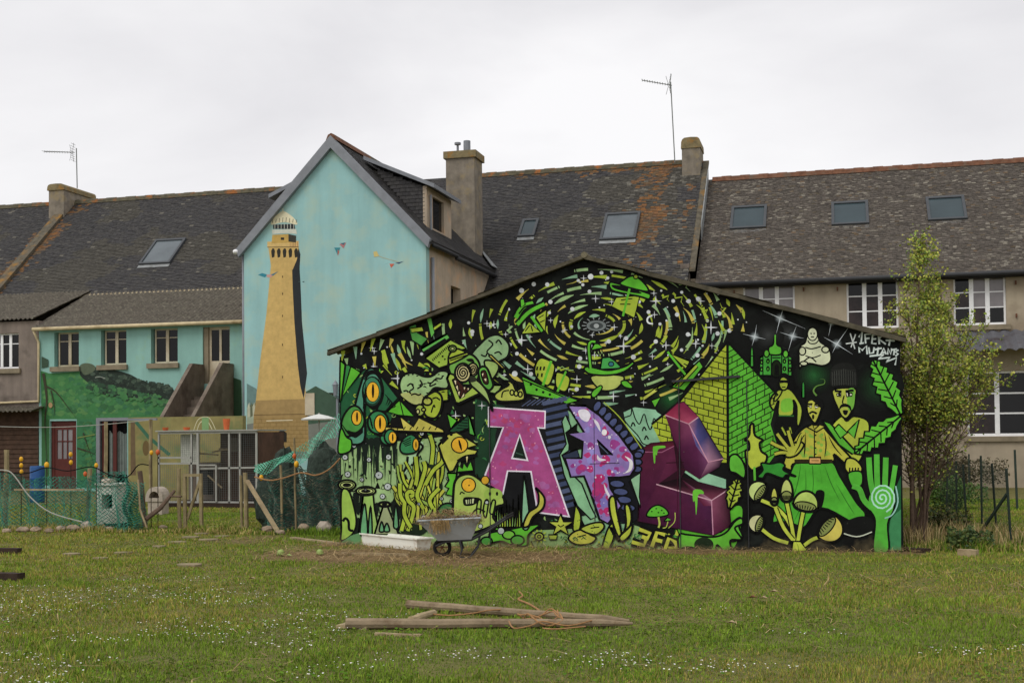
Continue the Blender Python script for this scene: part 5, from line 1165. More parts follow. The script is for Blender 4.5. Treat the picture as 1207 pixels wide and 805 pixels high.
# man with woolly hat and moustache behind
p.poly([(330, 370), (355, 350), (370, 365), (395, 350), (440, 370), (432, 440), (400, 500), (340, 460), (315, 400)], 'a6b438', 1.0, True); p.poly([(292, 362), (318, 372), (400, 462), (388, 470), (345, 440)], '4fa52a', 1.0)
p.poly([(330, 390), (345, 375), (370, 400), (395, 375), (410, 360), (395, 420), (375, 400), (350, 420)], '57ad30', .8)
p.poly([(330, 265), (395, 262), (398, 290), (390, 325), (372, 355), (355, 350), (340, 320), (328, 290)], 'a8b242', 1.0, True); p.poly([(372, 270), (395, 265), (392, 320), (375, 330)], '6cab3a', 0, True)
p.poly([(322, 255), (320, 205), (340, 185), (375, 182), (398, 200), (402, 258), (360, 250)], '1c1d1b', 0, True)
for k in range(11): p.line([(324+k*7.2, 200+abs(k-5)*2), (325+k*7.2, 252)], .8, '3c3e3a')
for k in range(4): p.line([(322, 205+k*14), (400, 205+k*14)], .5, '2e302c')
p.poly([(338, 280), (352, 275), (352, 288), (340, 286)], 'd8d8c0', .7); p.poly([(368, 274), (388, 278), (386, 286), (370, 288)], 'd8d8c0', .7); p.ell(347, 282, 4, 5, K0); p.ell(377, 281, 4, 5, K0); p.line([(332, 270), (354, 272)], 1.6); p.line([(366, 271), (392, 268)], 1.6)
p.line([(362, 285), (357, 308), (368, 312)], .9, K0, True); p.poly([(345, 335), (350, 316), (365, 310), (382, 318), (385, 338), (375, 322), (355, 322)], K0, 0, True); p.poly([(358, 332), (374, 332), (370, 345), (362, 345)], K0, 0, True)
p.done('painted_man', swall, label='painted man in a black woolly hat with moustache')
p = Paint(YS, base=.0090)
p.frame(860, 360, .3729)
# smoking man with big green trousers
p.poly([(205, 500), (235, 492), (320, 492), (350, 540), (400, 620), (430, 660), (400, 690), (290, 640), (230, 705), (140, 700), (150, 620), (185, 545)], '49a62a', 1.2, True)
p.line([(262, 505), (265, 560), (262, 600)], .9, '2c6a1c'); p.poly([(275, 585), (300, 590), (290, 640), (270, 620)], K0, 0, True)
p.poly([(200, 430), (225, 395), (255, 378), (290, 380), (310, 400), (345, 440), (385, 485), (365, 498), (330, 470), (322, 495), (208, 498), (195, 520), (170, 500)], 'b2b03a', 1.1, True)
rr2 = random.Random(4); SH = [(215, 430), (240, 395), (290, 390), (315, 420), (318, 485), (215, 485)]
for k in range(46):
    x, y = rr2.uniform(200, 335), rr2.uniform(395, 485)
    if inside((x, y), SH): p.ell(x, y, rr2.uniform(5, 9), rr2.uniform(4, 7), rr2.choice(['7fae3c', '8fb03c', 'b09a30']), rot=30, n=8)
p.poly([(245, 385), (262, 375), (268, 392), (285, 376), (300, 384), (275, 400)], 'b0b040', .8)
p.poly([(205, 486), (325, 486), (325, 496), (205, 498)], '2c2412'); p.poly([(252, 480), (288, 480), (288, 500), (252, 500)], 'd0a060', .8); p.line([(268, 395), (268, 480)], .8); p.line([(258, 490), (282, 490)], 1.0, '6a4a20')
for y in (410, 430, 450, 470): p.ell(272, y, 2.4, 2.4, K0)
p.poly([(245, 330), (250, 300), (290, 300), (290, 325), (272, 370), (255, 355)], 'b0b242', .9, True); p.poly([(240, 305), (245, 280), (270, 262), (280, 288), (297, 310), (290, 325), (260, 300)], '101110', 0, True)
p.poly([(246, 318), (260, 316), (258, 324)], 'd8d8c0', .6); p.poly([(268, 316), (284, 320), (272, 326)], 'd8d8c0', .6); p.line([(244, 312), (262, 311)], 1.2); p.line([(268, 311), (286, 314)], 1.2); p.line([(252, 342), (262, 336), (276, 342)], 1.4, K0, True); p.ell(264, 352, 4, 8, K0)
p.line([(275, 285), (265, 270), (275, 255), (298, 248), (300, 235), (285, 232)], 2.2, '5f8a3a', True, taper='end')
# open hand and fingers
p.poly([(175, 475), (165, 460), (185, 445), (215, 430), (235, 440), (215, 470), (190, 480)], 'aeb23a', 1.0, True)
for q in ([(185, 455), (155, 445), (130, 432)], [(185, 450), (165, 425), (150, 405)], [(200, 445), (190, 415), (185, 395)], [(215, 440), (225, 415), (232, 405)], [(180, 465), (160, 465), (142, 470)]): p.cord(q, 3.4, 'aeb23a', .9)
p.poly([(370, 485), (395, 485), (418, 510), (412, 530), (385, 535), (365, 515)], 'aeb23a', 1.0, True)
for k in range(4): p.line([(380+k*9, 512), (378+k*9, 532)], 1.0, K0)
p.poly([(375, 530), (415, 525), (420, 560), (405, 575), (385, 570)], '49a62a', .9, True)
p.poly([(340, 705), (370, 680), (420, 665), (455, 680), (450, 715), (410, 730), (360, 725)], '131413', 0, True); p.line([(340, 712), (400, 730), (450, 715)], 1.4, 'b9c0ac', True)
p.poly([(130, 690), (170, 680), (230, 700), (225, 730), (180, 750), (140, 730)], '131413', 0, True)
for q in ([(225, 500), (215, 560), (190, 640)], [(300, 505), (320, 560), (350, 620)], [(240, 520), (238, 600), (200, 690)], [(335, 560), (370, 620), (395, 660)], [(285, 510), (292, 560)]): p.line(q, .9, '2a6a1c', True, taper='both')
for q in ([(228, 410), (222, 440), (205, 470)], [(312, 410), (330, 445), (355, 475)], [(300, 400), (305, 440), (300, 480)], [(240, 400), (238, 450), (235, 480)]): p.line(q, .9, K0, True, taper='both')
p.done('painted_man', swall, label='painted smoking man in checked shirt and wide green trousers')
# ---- serrated leaf
p = Paint(YS, base=.0100)
p.frame(860, 360, .3729)
def leaf(base, tip, w, col, o=1.0, n=7):
    bx, by = base; tx, ty = tip; dx, dy = tx-bx, ty-by; l = math.hypot(dx, dy); nx, ny = -dy/l, dx/l; a = []; b = []
    for i in range(n+1):
        t = i/n; ww = w*math.sin(math.pi*min(1, .08+t*.92))**.8
        for q, sg in ((a, 1), (b, -1)):
            q.append((bx+dx*t+nx*ww*sg*.72, by+dy*t+ny*ww*sg*.72)); q.append((bx+dx*(t+.06)+nx*ww*sg, by+dy*(t+.06)+ny*ww*sg))
    p.poly([base] + a[:-2] + [tip] + b[:-2][::-1], col, o)
    p.line([base, tip], 1.3)
    for i in range(1, n): t = i/n; ww = w*math.sin(math.pi*t)*.7; p.line([(bx+dx*t, by+dy*t), (bx+dx*(t+.1)+nx*ww, by+dy*(t+.1)+ny*ww)], .9); p.line([(bx+dx*t, by+dy*t), (bx+dx*(t+.1)-nx*ww, by+dy*(t+.1)-ny*ww)], .9)
leaf((540, 345), (452, 170), 40, '58b52c'); leaf((540, 350), (395, 468), 36, '58b52c')
p.done('painted_leaf', swall)
# ---- raised hand with spiral
p = Paint(YS, base=.0120)
p.frame(860, 360, .3729)
p.poly([(455, 775), (460, 680), (440, 640), (440, 600), (470, 580), (515, 580), (520, 640), (500, 690), (502, 775)], '4fae34', 1.0, True)
for q, w in (([(455, 600), (445, 550), (440, 480)], 6.5), ([(468, 600), (466, 540), (465, 470)], 6.5), ([(490, 600), (492, 540), (494, 480)], 6.5), ([(508, 605), (517, 550), (524, 505)], 5.8), ([(450, 640), (425, 615), (410, 580), (388, 570)], 6.5)):
    p.line(q, w, '4fae34', True)
p.ell(480, 615, 36, 42, '4fae34'); p.spiral(482, 608, 42, 3.2, 2.0, 'a6d6c2', asp=1.1); p.line([(525, 570), (532, 620), (515, 660), (490, 672)], 1.6, '8fc0b4', True)
p.done('painted_hand', swall, label='bright green painted hand with a pale spiral')
# ---- mushrooms and small plants
p = Paint(YS, base=.0130)
p.frame(860, 360, .3729)
p.poly([(0, 520), (0, 480), (20, 470), (40, 490), (50, 520), (45, 545), (20, 530)], '57ad2e', 1.0, True); p.poly([(55, 500), (50, 460), (62, 455), (60, 430), (48, 425), (62, 410), (65, 380), (75, 375), (80, 410), (105, 425), (95, 435), (100, 460), (118, 475), (110, 500), (85, 515), (70, 520)], 'a8b636', 1.2, True)
p.line([(78, 510), (82, 600)], 2.6, '57ad2e'); p.poly([(88, 540), (105, 520), (100, 498), (130, 500), (160, 495), (175, 505), (170, 520), (210, 540), (180, 535), (165, 545), (120, 530), (105, 545)], '2f8a2c', 1.0, True)
leaf((0, 640), (28, 545), 26, '9cb030', n=5)
p.poly([(0, 700), (15, 680), (35, 670), (30, 700), (40, 730), (10, 745), (0, 735)], '57ad2e', 1.0, True)
def shroom(stem, cap, rot, rx, ry, col='c9c98a'):
    p.cord(stem, 4.0, 'b0bf3c', 1.0)
    cx, cy = cap; a = math.radians(rot); P = []
    for t in range(0, 181, 20): x, y = -rx*math.cos(math.radians(t)), -ry*math.sin(math.radians(t)); P.append((cx+x*math.cos(a)-y*math.sin(a), cy+x*math.sin(a)+y*math.cos(a)))
    for t in range(0, 181, 30): x, y = rx*math.cos(math.radians(t)), ry*.42*math.sin(math.radians(t)); P.append((cx+x*math.cos(a)-y*math.sin(a), cy+x*math.sin(a)+y*math.cos(a)))
    p.poly(P, col, 1.2, True)
    p.ell(cx+(-math.sin(a))*2, cy+math.cos(a)*2, rx*.85, ry*.3, '7f8a4a', .7, rot=rot)
    for k in range(7): x = -rx*.7+k*rx*.23; p.line([(cx+x*math.cos(a)-0*math.sin(a), cy+x*math.sin(a)), (cx+x*.8*math.cos(a)-ry*.25*math.sin(a), cy+x*.8*math.sin(a)+ry*.25*math.cos(a))], .7)
shroom([(205, 755), (190, 690), (150, 640), (100, 615)], (95, 590), -55, 34, 38, 'b9cc7a'); shroom([(185, 750), (140, 735), (100, 705)], (92, 690), -70, 30, 34, 'c3c490')
shroom([(205, 750), (195, 690), (180, 620)], (180, 600), 0, 20, 52, 'b4c06a'); shroom([(215, 750), (225, 690), (235, 640)], (240, 632), 10, 40, 46, 'a8bf5c'); shroom([(220, 770), (260, 740), (290, 730)], (310, 700), 130, 44, 52, 'c4b850')
shroom([(200, 740), (170, 700), (145, 640)], (141, 615), 0, 12, 40, 'b4b84a')
p.poly([(195, 778), (200, 745), (225, 745), (245, 775)], 'b0bf3c', 1.0)
p.done('painted_mushrooms', swall)['kind'] = 'stuff'

# ================================================================== lighthouse painting on the blue gable
p = Paint(YG, k=.74, base=.0015)
p.frame(0, 0, 1)
p.poly([(291, 470), (300, 463), (312, 470), (330, 480), (330, 530), (291, 530)], '4a5a44'); p.poly([(291, 452), (302, 458), (310, 470), (291, 480)], '5f7a76'); p.poly([(360, 462), (372, 455), (400, 470), (402, 500), (360, 500)], '39503f'); p.poly([(291, 480), (312, 476), (312, 530), (291, 530)], '8f9a84')
for k in range(7): x = 292+k*3; p.poly([(x, 478), (x+2, 474), (x+3, 490), (x, 492)], '5a5f48' if k % 2 else 'a8a890')
p.poly([(291, 500), (318, 495), (365, 500), (402, 495), (402, 540), (291, 540)], '6c6f66')
p.poly([(320, 305), (351, 305), (352, 380), (357, 430), (363, 487), (300, 487), (306, 430), (314, 370)], 'b89a5a')
p.poly([(344, 305), (352, 300), (354, 330), (356, 380), (362, 440), (358, 470), (354, 455), (351, 430), (347, 380), (345, 340)], '23272a')
p.poly([(302, 472), (359, 470), (363, 490), (299, 490)], '967c4c'); p.poly([(299, 489), (363, 488), (364, 532), (298, 532)], '947a4a'); p.line([(299, 489), (364, 488)], .9, '5f4c2a')
for k in range(8): p.line([(299, 494+k*4.6), (363, 493+k*4.6)], .5, '75602f')
for k in range(8):
    for j in range(9): x = 301+j*7+(k % 2)*3.5; p.line([(x, 494+k*4.6), (x, 498+k*4.6)], .4, '75602f')
p.line([(314, 496), (345, 495)], 1.0, 'c8bfa0'); p.poly([(327, 521), (327, 510), (332, 506), (338, 510), (338, 521)], '23201a')
p.poly([(316, 290), (352, 290), (352, 296), (350, 308), (346, 318), (320, 318), (318, 304)], 'b89a5a')
for k in range(5): x = 319.5+k*6.8; p.poly([(x, 296), (x+1.5, 293), (x+3.5, 293), (x+4.6, 296), (x+4.0, 303), (x+1, 304)], '2a2820')
p.poly([(352, 292), (354, 300), (353, 318), (347, 326), (345, 318), (350, 306)], '23272a'); p.poly([(315, 285), (352, 284), (352, 291), (315, 292)], 'c2a464'); p.line([(315, 291.5), (352, 291)], .7, '3a3020')
for k in range(5): x = 342+k*2.2; p.line([(x, 285), (x, 291)], .6, '8a4a3a')
p.poly([(320, 287), (321, 277), (340, 276), (349, 278), (349, 286)], 'b09048'); p.poly([(340, 276), (349, 278), (349, 286), (340, 285)], '33332c'); p.poly([(331, 280), (335, 280), (335, 283), (331, 283)], '2a2820')
p.poly([(321, 276), (320.5, 271), (349, 270), (350, 276), (340, 275)], 'b9bcae'); p.poly([(322, 270), (322, 265), (347, 264), (348, 270)], '2d2f30')
for k in range(7): x = 324+k*3.7; p.line([(x, 264), (x, 270)], .6, 'b9bcae')
p.poly([(320, 265), (322, 258), (328, 252), (333.5, 249), (340, 252), (347, 258), (350, 265), (335, 262)], 'cdc6a6', 0, True)
for k in range(8): x = 321+k*4; p.line([(x, 262-abs(3.5-k)*-.3), (x+.6, 256+abs(3.5-k)*.9)], .8, '6f6a54')
p.line([(333.5, 250), (333.5, 246)], 1.0, 'cdc6a6')
for y in (325, 345, 371, 405, 443): p.line([(333, y), (333, y+2.6)], 1.0, '4a3c20')
# painted birds
for pts, c in (([(304, 324), (309, 322), (316, 324), (312, 327)], '2a7a8a'), ([(314, 324), (322, 323), (320, 327), (315, 327)], 'b88a80'), ([(319, 324), (328, 320), (322, 325)], '3a6a7a'), ([(394, 292), (401, 292), (398, 301)], '2f7a84'), ([(398, 294), (400, 297), (398, 302)], 'a85a4a'), ([(400, 288), (408, 286), (405, 293)], 'a06a6a'), ([(401, 287), (407, 286), (405, 289)], '3a5a6a'), ([(440, 297), (444, 296), (447, 302), (441, 303)], 'b8a868'), ([(452, 312), (459, 310), (456, 311)], '2f6a74'), ([(459, 311), (465, 311), (461, 316)], 'b85a44'), ([(466, 310), (476, 308), (470, 311)], '2f4a6a'), ([(351, 332), (354, 331.5), (353, 333)], '3a4a4a'), ([(356, 332), (359, 331.5), (358, 333)], '3a4a4a')): p.poly(pts, c)
p.line([(444, 301), (452, 304), (470, 309)], .5, 'a89a70')
p.done('painted_lighthouse', [c for c in wing.children if c.name == 'wall' or c.name.startswith('wall')][0], 'painting', 'ochre lighthouse with white lantern painted on the gable')
# rust run above the side window
# ================================================================== landscape painting on the annex
awall = [c for c in annex.children if c.name.startswith('wall')][0]
p = Paint(YA, k=.95, base=.0015)
p.frame(0, 0, 1)
def clipd(P): return P
# hills kept clear of the door and window openings
p.poly([(48, 437), (58, 440), (94, 438), (120, 452), (170, 470), (205, 470), (205, 494), (49, 494)], '3d7a44')
p.poly([(49, 494), (58.5, 494), (58.5, 572), (49, 572)], '3a6a3c'); p.poly([(90.5, 494), (114, 494), (114, 575), (90.5, 575)], '37744a'); p.poly([(152, 494), (205, 494), (205, 575), (152, 575)], '4c6a3c')
def dabs(n, reg, pal, r0, r1):
    k = 0; x0 = min(q[0] for q in reg); x1 = max(q[0] for q in reg); y0 = min(q[1] for q in reg); y1 = max(q[1] for q in reg)
    while k < n:
        x, y, r = RM.uniform(x0, x1), RM.uniform(y0, y1), RM.uniform(r0, r1); k += 1
        if not all(inside((x+e*r*1.3, y+f*r), reg) for e, f in ((1, 0), (-1, 0), (0, 1), (0, -1))): continue
        p.poly([(x+1.3*r*RM.uniform(.6, 1.1)*math.cos(a), y+r*RM.uniform(.5, 1.1)*math.sin(a)) for a in [i*.628 for i in range(10)]], RM.choice(pal), 0, True)
HILL = [(49, 441), (58, 441), (94, 440), (120, 453), (170, 471), (204, 471), (204, 493), (49, 493)]
dabs(420, HILL, ['427c46', '3a7244', '4a824a', '50864a', '38704a', '467e50', '57884c', '35683e'], 1.2, 4.5)
for R_ in ([(91, 495), (113.5, 495), (113.5, 570), (91, 570)], [(152.5, 495), (204, 495), (204, 570), (152.5, 570)]): dabs(160, R_, ['37744a', '3f7c4c', '2f6640', '4a7a44', '3a6a3c'], 1.0, 3.5)
p.poly([(94, 441), (100, 434), (118, 433), (150, 440), (170, 450), (195, 455), (205, 460), (205, 472), (180, 471), (150, 468), (125, 466), (105, 452)], '26322a', 0, True)
dabs(160, [(97, 440), (118, 434), (150, 441), (190, 455), (203, 462), (203, 470), (150, 467), (108, 452)], ['202a24', '2c3a30', '34443a', '1c241f', '3a4a3c'], .8, 2.4)
for k in range(170):
    t = RM.random(); x = 96+108*t; y = 433+ (t**.8)*26 + RM.uniform(-3.5, 5); r = RM.uniform(1.0, 3.0)
    if x > 202 or x < 97: continue
    p.poly([(x+1.3*r*RM.uniform(.5, 1.1)*math.cos(a), y+r*RM.uniform(.5, 1.1)*math.sin(a)) for a in [i*.785 for i in range(8)]], RM.choice(['26322a', '34443a', '2c3a30', '3d4f40', '48584a']), 0, True)
for k in range(150):
    t = RM.random(); x = 104+98*t; y = 452+t*20+RM.uniform(-2, 9); r = RM.uniform(1.2, 3.4)
    if x > 200 or y > 490: continue
    p.poly([(x+1.3*r*RM.uniform(.5, 1.1)*math.cos(a), y+r*RM.uniform(.5, 1.1)*math.sin(a)) for a in [i*.785 for i in range(8)]], RM.choice(['2f4a36', '3a6a44', '427c46', '33573c', '4a7a4a']), 0, True)
p.poly([(94, 432), (100, 428), (110, 430), (112, 436), (100, 442)], '5a6650', 0, True)
p.poly([(49, 420), (57, 424), (57, 432), (49, 434)], '3c5240'); p.line([(112, 445), (118, 444), (124, 446)], .7, 'a8b0a4')
p.poly([(275, 445), (284, 448), (285, 490), (272, 490)], '2c4a30')
for q, w in (([(51, 440), (55, 470), (53, 500), (56, 560)], 3.4), ([(54, 455), (66, 462), (80, 480), (90, 493)], 2.0), ([(60, 460), (64, 480), (63, 492)], 1.6), ([(91, 528), (104, 532), (113, 536)], 2.2), ([(98, 510), (103, 525), (110, 545)], 1.6), ([(58, 478), (60, 476)], 4.0)): p.line(q, w, '3b3a28', True, taper='end')
p.ell(59.5, 477.5, 2.4, 3.2, 'a88a60'); p.line([(91, 516), (112, 512)], 1.2, '7a8a48')
p.done('painted_landscape', awall, 'painting', 'green hills and dark branches painted on the annex')
# ================================================================== THE YARD
def G(u, v, z=0.0): return onZ(u, v, z)
def lathe(mb, prof, c, n=16, ang=0):
    vs = []; fs = []
    for r, z in prof:
        for j in range(n): t = 2*math.pi*j/n; vs.append((c[0]+r*math.cos(t), c[1]+r*math.sin(t), c[2]+z))
    for i in range(len(prof)-1):
        for j in range(n): fs.append((i*n+j, i*n+(j+1) % n, (i+1)*n+(j+1) % n, (i+1)*n+j))
    return mb.add(vs, fs)
def straw_strands(mb, pts, rr, L=(.12, .4), w=.004, cols=('b59a6c', '9c8258', 'c2aa7c', '86704a'), bend=.05, k=.95, lift=.01):
    for p in pts:
        a = rr.uniform(0, 2*math.pi); l = rr.uniform(*L); d = Vector((math.cos(a), math.sin(a), rr.uniform(-.15, .25))).normalized(); s = Vector((-d.y, d.x, 0))
        c = hx(rr.choice(cols), k); p = Vector(p); m1 = p + d*l*.5 + s*rr.uniform(-bend, bend) + Vector((0, 0, lift)); e = p + d*l + s*rr.uniform(-bend, bend)
        e.z = max(e.z, .004) if p.z < .2 else e.z; ww = s*w
        mb.add([p-ww, p+ww, m1+ww, m1-ww, e+ww*.4, e-ww*.4], [(0, 1, 2, 3), (3, 2, 4, 5)], c)
# ---- wheelbarrow
wb0 = G(533, 656); AY = YAW
wb = thing('wheelbarrow', 'old galvanised wheelbarrow on black legs in front of the graffiti', 'wheelbarrow', wb0)
def W(mb):
    mb.v = [(x*.94, y*.94, z*.94) for x, y, z in mb.v]; return mb.xf(wb0, AY)
# tray: open hopper with rolled rim
rim = [(-.50, -.30), (.44, -.32), (.44, .32), (-.50, .30)]; bot = [(-.20, -.19), (.30, -.22), (.30, .22), (-.20, .19)]; zr = [.56, .60, .60, .56]; zb_ = [.26, .28, .28, .26]
m = MB(); t = .015
vs = [(x, y, z) for (x, y), z in zip(rim, zr)] + [(x, y, z) for (x, y), z in zip(bot, zb_)] + [(x*.97, y*.95, z) for (x, y), z in zip(rim, zr)] + [(x*.93, y*.92, z+.015) for (x, y), z in zip(bot, zb_)]
m.add(vs, [(0, 1, 5, 4), (1, 2, 6, 5), (2, 3, 7, 6), (3, 0, 4, 7), (4, 5, 6, 7), (8, 12, 13, 9), (9, 13, 14, 10), (10, 14, 15, 11), (11, 15, 12, 8), (12, 15, 14, 13), (0, 8, 9, 1), (1, 9, 10, 2), (2, 10, 11, 3), (3, 11, 8, 0)])
W(m).build('tray', 'galvanised', wb)
m = MB(); m.tube([(-.50, -.30, .565), (.44, -.32, .605), (.44, .32, .605), (-.50, .30, .565), (-.50, -.30, .565)], .016, 8); W(m).build('rim', 'galvanised', wb)
for sy in (-.2, .2):
    m = MB(); m.tube([(-.24, sy*.5, .17), (-.1, sy*.8, .24), (.3, sy, .27), (.55, sy*1.3, .40), (.82, sy*1.5, .58)], .017, 8); W(m).build('handle', 'dark_metal', wb)
    m = MB(); m.tube([(.12, sy, .27), (.16, sy*1.1, .12), (.12, sy*1.15, .012), (.28, sy*1.15, .012), (.40, sy*1.1, .16), (.42, sy*1.1, .32)], .015, 8); W(m).build('leg', 'dark_metal', wb)
    m = MB(); m.tube([(.82, sy*1.5, .58), (.94, sy*1.55, .64)], .02, 8); W(m).build('grip', 'tyre', wb)
m = MB(); n = 20; vs = []; fs = []
for i in range(n):
    a = 2*math.pi*i/n
    for j in range(8):
        b = 2*math.pi*j/8; r = .115+.028*math.cos(b); vs.append((-.15+r*math.cos(a), .035*math.sin(b), .143+r*math.sin(a)))
for i in range(n):
    for j in range(8): fs.append((i*8+j, ((i+1) % n)*8+j, ((i+1) % n)*8+(j+1) % 8, i*8+(j+1) % 8))
m.add(vs, fs); wh = W(m).build('wheel', 'tyre', wb, smooth=True)
m = MB(); m.tube([(-.15, -.07, .143), (-.15, .07, .143)], .02, 8)
for i in range(6): a = i*math.pi/3; m.bar((-.15, 0, .143), (-.15+.09*math.cos(a), 0, .143+.09*math.sin(a)), .012, .012)
W(m).build('hub', 'rust', wh)
rr = random.Random(3); m = MB(); pts = []
for k in range(2300):
    x, y = rr.uniform(-.48, .44), rr.uniform(-.3, .3); h = .55 + .17*max(0, 1-(x/.5)**2)*max(0, 1-(y/.34)**2)
    pts.append((x-.0, y, rr.uniform(.5, h+.02)))
straw_strands(m, pts, rr, (.08, .22), .004)
for k in range(90):
    x = rr.uniform(-.3, -.02); a = (x, -.34, .58); b = (x+rr.uniform(-.05, .05), -.30, .57-rr.uniform(.05, .22)); c = hx(rr.choice(['b59a6c', '9c8258', '86704a']), .8)
    m.add([(a[0]-.003, a[1], a[2]), (a[0]+.003, a[1], a[2]), (b[0]+.003, b[1], b[2]), (b[0]-.003, b[1], b[2])], [(0, 1, 2, 3)], c)
so_ = W(m).build('straw_heap', 'straw', None, loc=wb0, label='loose dry straw heaped in the wheelbarrow', cat='straw', color=True, kind='stuff')
# ---- white trough
a, b = G(433, 641), G(497, 648); c0 = (a+b)/2; ang = math.atan2(b.y-a.y, b.x-a.x); Lh = (b-a).length/2
tr = thing('white_trough', 'dirty white plastic trough lying beside the wheelbarrow', 'trough', c0)
m = MB(); L2 = Lh+.10; 
o = [(-L2+.10, -.12, 0), (L2-.06, -.12, 0), (L2-.06, .12, 0), (-L2+.10, .12, 0)]; r_ = [(-L2, -.16, .185), (L2, -.16, .185), (L2, .16, .185), (-L2, .16, .185)]; i_ = [(-L2+.04, -.125, .185), (L2-.04, -.125, .185), (L2-.04, .125, .185), (-L2+.04, .125, .185)]; ib = [(-L2+.12, -.1, .02), (L2-.08, -.1, .02), (L2-.08, .1, .02), (-L2+.12, .1, .02)]
u_ = [(x*.97, y*.86, .165) for x, y, z in r_]
m.add(o + u_ + i_ + ib, [(3, 2, 1, 0)] + [(j, (j+1) % 4, 4+(j+1) % 4, 4+j) for j in range(4)] + [(8+(j+1) % 4, 8+j, 12+j, 12+(j+1) % 4) for j in range(4)] + [(12, 13, 14, 15)])
m.xf(c0, ang).build('basin', 'white_plastic', tr)
m = MB()
m.add(r_ + [(x, y, .165) for x, y, z in r_] + i_ + [(x*.97, y*.86, .165) for x, y, z in r_], [(j, (j+1) % 4, 8+(j+1) % 4, 8+j) for j in range(4)] + [(4+j, 4+(j+1) % 4, (j+1) % 4, j) for j in range(4)] + [(12+j, 12+(j+1) % 4, 4+(j+1) % 4, 4+j) for j in range(4)])
m.xf((c0.x, c0.y, c0.z+.002), ang).build('rim', 'white_plastic', tr)
# ---- A-frame of poles on the lawn
pf = thing('pole_frame', 'wooden A-frame of two grey poles lying flat on the lawn', 'wooden frame', G(600, 733))
def pole(u0, v0, u1, v1, r0, r1, name='pole', z=None, mt='wood_pole'):
    z = z or max(r0, r1); a, b = onZ(u0, v0, z), onZ(u1, v1, z*.8); m = MB(); rr = random.Random(int(u0)); P = []; R = []
    for i in range(10):
        t = i/9; p = a.lerp(b, t); p.z += rr.uniform(-.004, .004); p.y += rr.uniform(-.008, .008); P.append(p); R.append((r0*(1-t)+r1*t)*(.35 if i == 9 else 1))
    m.tube(P, R, 9); return m.build(name, mt, pf, smooth=False)
pole(481, 712, 742, 731, .046, .034, z=.055); pole(408, 735, 746, 734, .052, .036, z=.05); pole(484, 730, 514, 721, .032, .032, 'cross_piece', .085, 'wood_plank')
def smooth3(P, k=4):
    Q = []
    for i in range(len(P)-1):
        p0, p1, p2, p3 = P[max(i-1, 0)], P[i], P[i+1], P[min(i+2, len(P)-1)]
        for j in range(k): t = j/k; Q.append((p1*2+(p2-p0)*t+(p0*2-p1*5+p2*4-p3)*t*t+(p1*3-p0-p2*3+p3)*t**3)*.5)
    return Q + [P[-1]]
rp = MB(); rr = random.Random(11)
P = [onZ(u, v, .02) for u, v in ((612, 697), (616, 702), (611, 706), (620, 710), (628, 714), (636, 720), (632, 724))]; rp.tube(smooth3(P), .010, 6)
for k in range(2):
    c = onZ(636+k*3, 728+rr.uniform(-3, 3), .06); Q = [c + Vector((.18*math.cos(t)*rr.uniform(.7, 1.2), .16*math.sin(t)*rr.uniform(.6, 1.1), .035*math.sin(2*t)+rr.uniform(.0, .05))) for t in [i*.6 for i in range(12)]]; rp.tube(smooth3(Q, 3), .007, 5)
for pts in ([(560, 722), (575, 719), (590, 718)], [(600, 732), (606, 740), (625, 737), (640, 732), (670, 737), (700, 730)], [(640, 740), (655, 741), (690, 738)], [(500, 722), (530, 725), (560, 722)]): rp.tube(smooth3([onZ(u, v, .07) for u, v in pts]), .007, 5)
rp.build('rope', 'rope', None, loc=G(640, 733), label='tangled orange rope wound round the lying poles', cat='rope')
def plank(name, u0, v0, u1, v1, w, h, mt, label, cat='plank', group=None, z=None):
    a, b = onZ(u0, v0, h/2), onZ(u1, v1, h/2); m = MB(); d = (b-a); n = 6; s = Vector((-d.y, d.x, 0)).normalized(); rr = random.Random(int(u0+v0)); vs = []; fs = []
    for i in range(n+1):
        p = a + d*(i/n); ww = w/2*(1+rr.uniform(-.06, .06)); zz = rr.uniform(0, .006)
        vs += [p - s*ww + Vector((0, 0, -h/2)), p + s*ww + Vector((0, 0, -h/2)), p + s*ww + Vector((0, 0, h/2+zz)), p - s*ww + Vector((0, 0, h/2+zz))]
        if i: k = 4*i; fs += [(k-4, k-3, k+1, k), (k-3, k-2, k+2, k+1), (k-2, k-1, k+3, k+2), (k-1, k-4, k, k+3)]
    fs += [(0, 3, 2, 1), (4*n, 4*n+1, 4*n+2, 4*n+3)]
    m.add(vs, fs); return m.build(name, mt, None, loc=((a.x+b.x)/2, (a.y+b.y)/2, 0), label=label, cat=cat, group=group)
plank('timber_offcut', 402, 737, 437, 739, .16, .03, 'wood_plank', 'short weathered timber offcut at the thick end of the poles', 'timber')
plank('wooden_lath', 442, 747, 497, 749, .04, .02, 'wood_plank', 'thin pale lath lying in the grass before the poles', 'lath')
plank('dark_beam', -20, 649, 23, 649.5, .12, .09, 'wood_dark', 'short dark beam lying on the lawn, farther from the daisies', 'beam')
plank('dark_beam', -20, 678.5, 25, 680, .14, .09, 'wood_dark', 'short dark beam lying on the lawn, closer to the daisies', 'beam')
plank('grey_plank', 345, 634, 402, 641, .12, .03, 'wood_plank', 'grey plank on bare earth leading to the shed corner', 'plank')
plank('long_batten', 403, 652, 482, 654, .06, .03, 'wood_plank', 'brown batten lying in straw in front of the white trough', 'batten')
plank('dark_board', 1066, 647, 1094, 649, .16, .05, 'wood_dark', 'dark board on the ground against the shed corner under the tree', 'board')
plank('pale_block', 1130, 651, 1152, 652, .14, .09, 'wood_plank', 'pale timber block in the weeds beside the fence', 'timber')
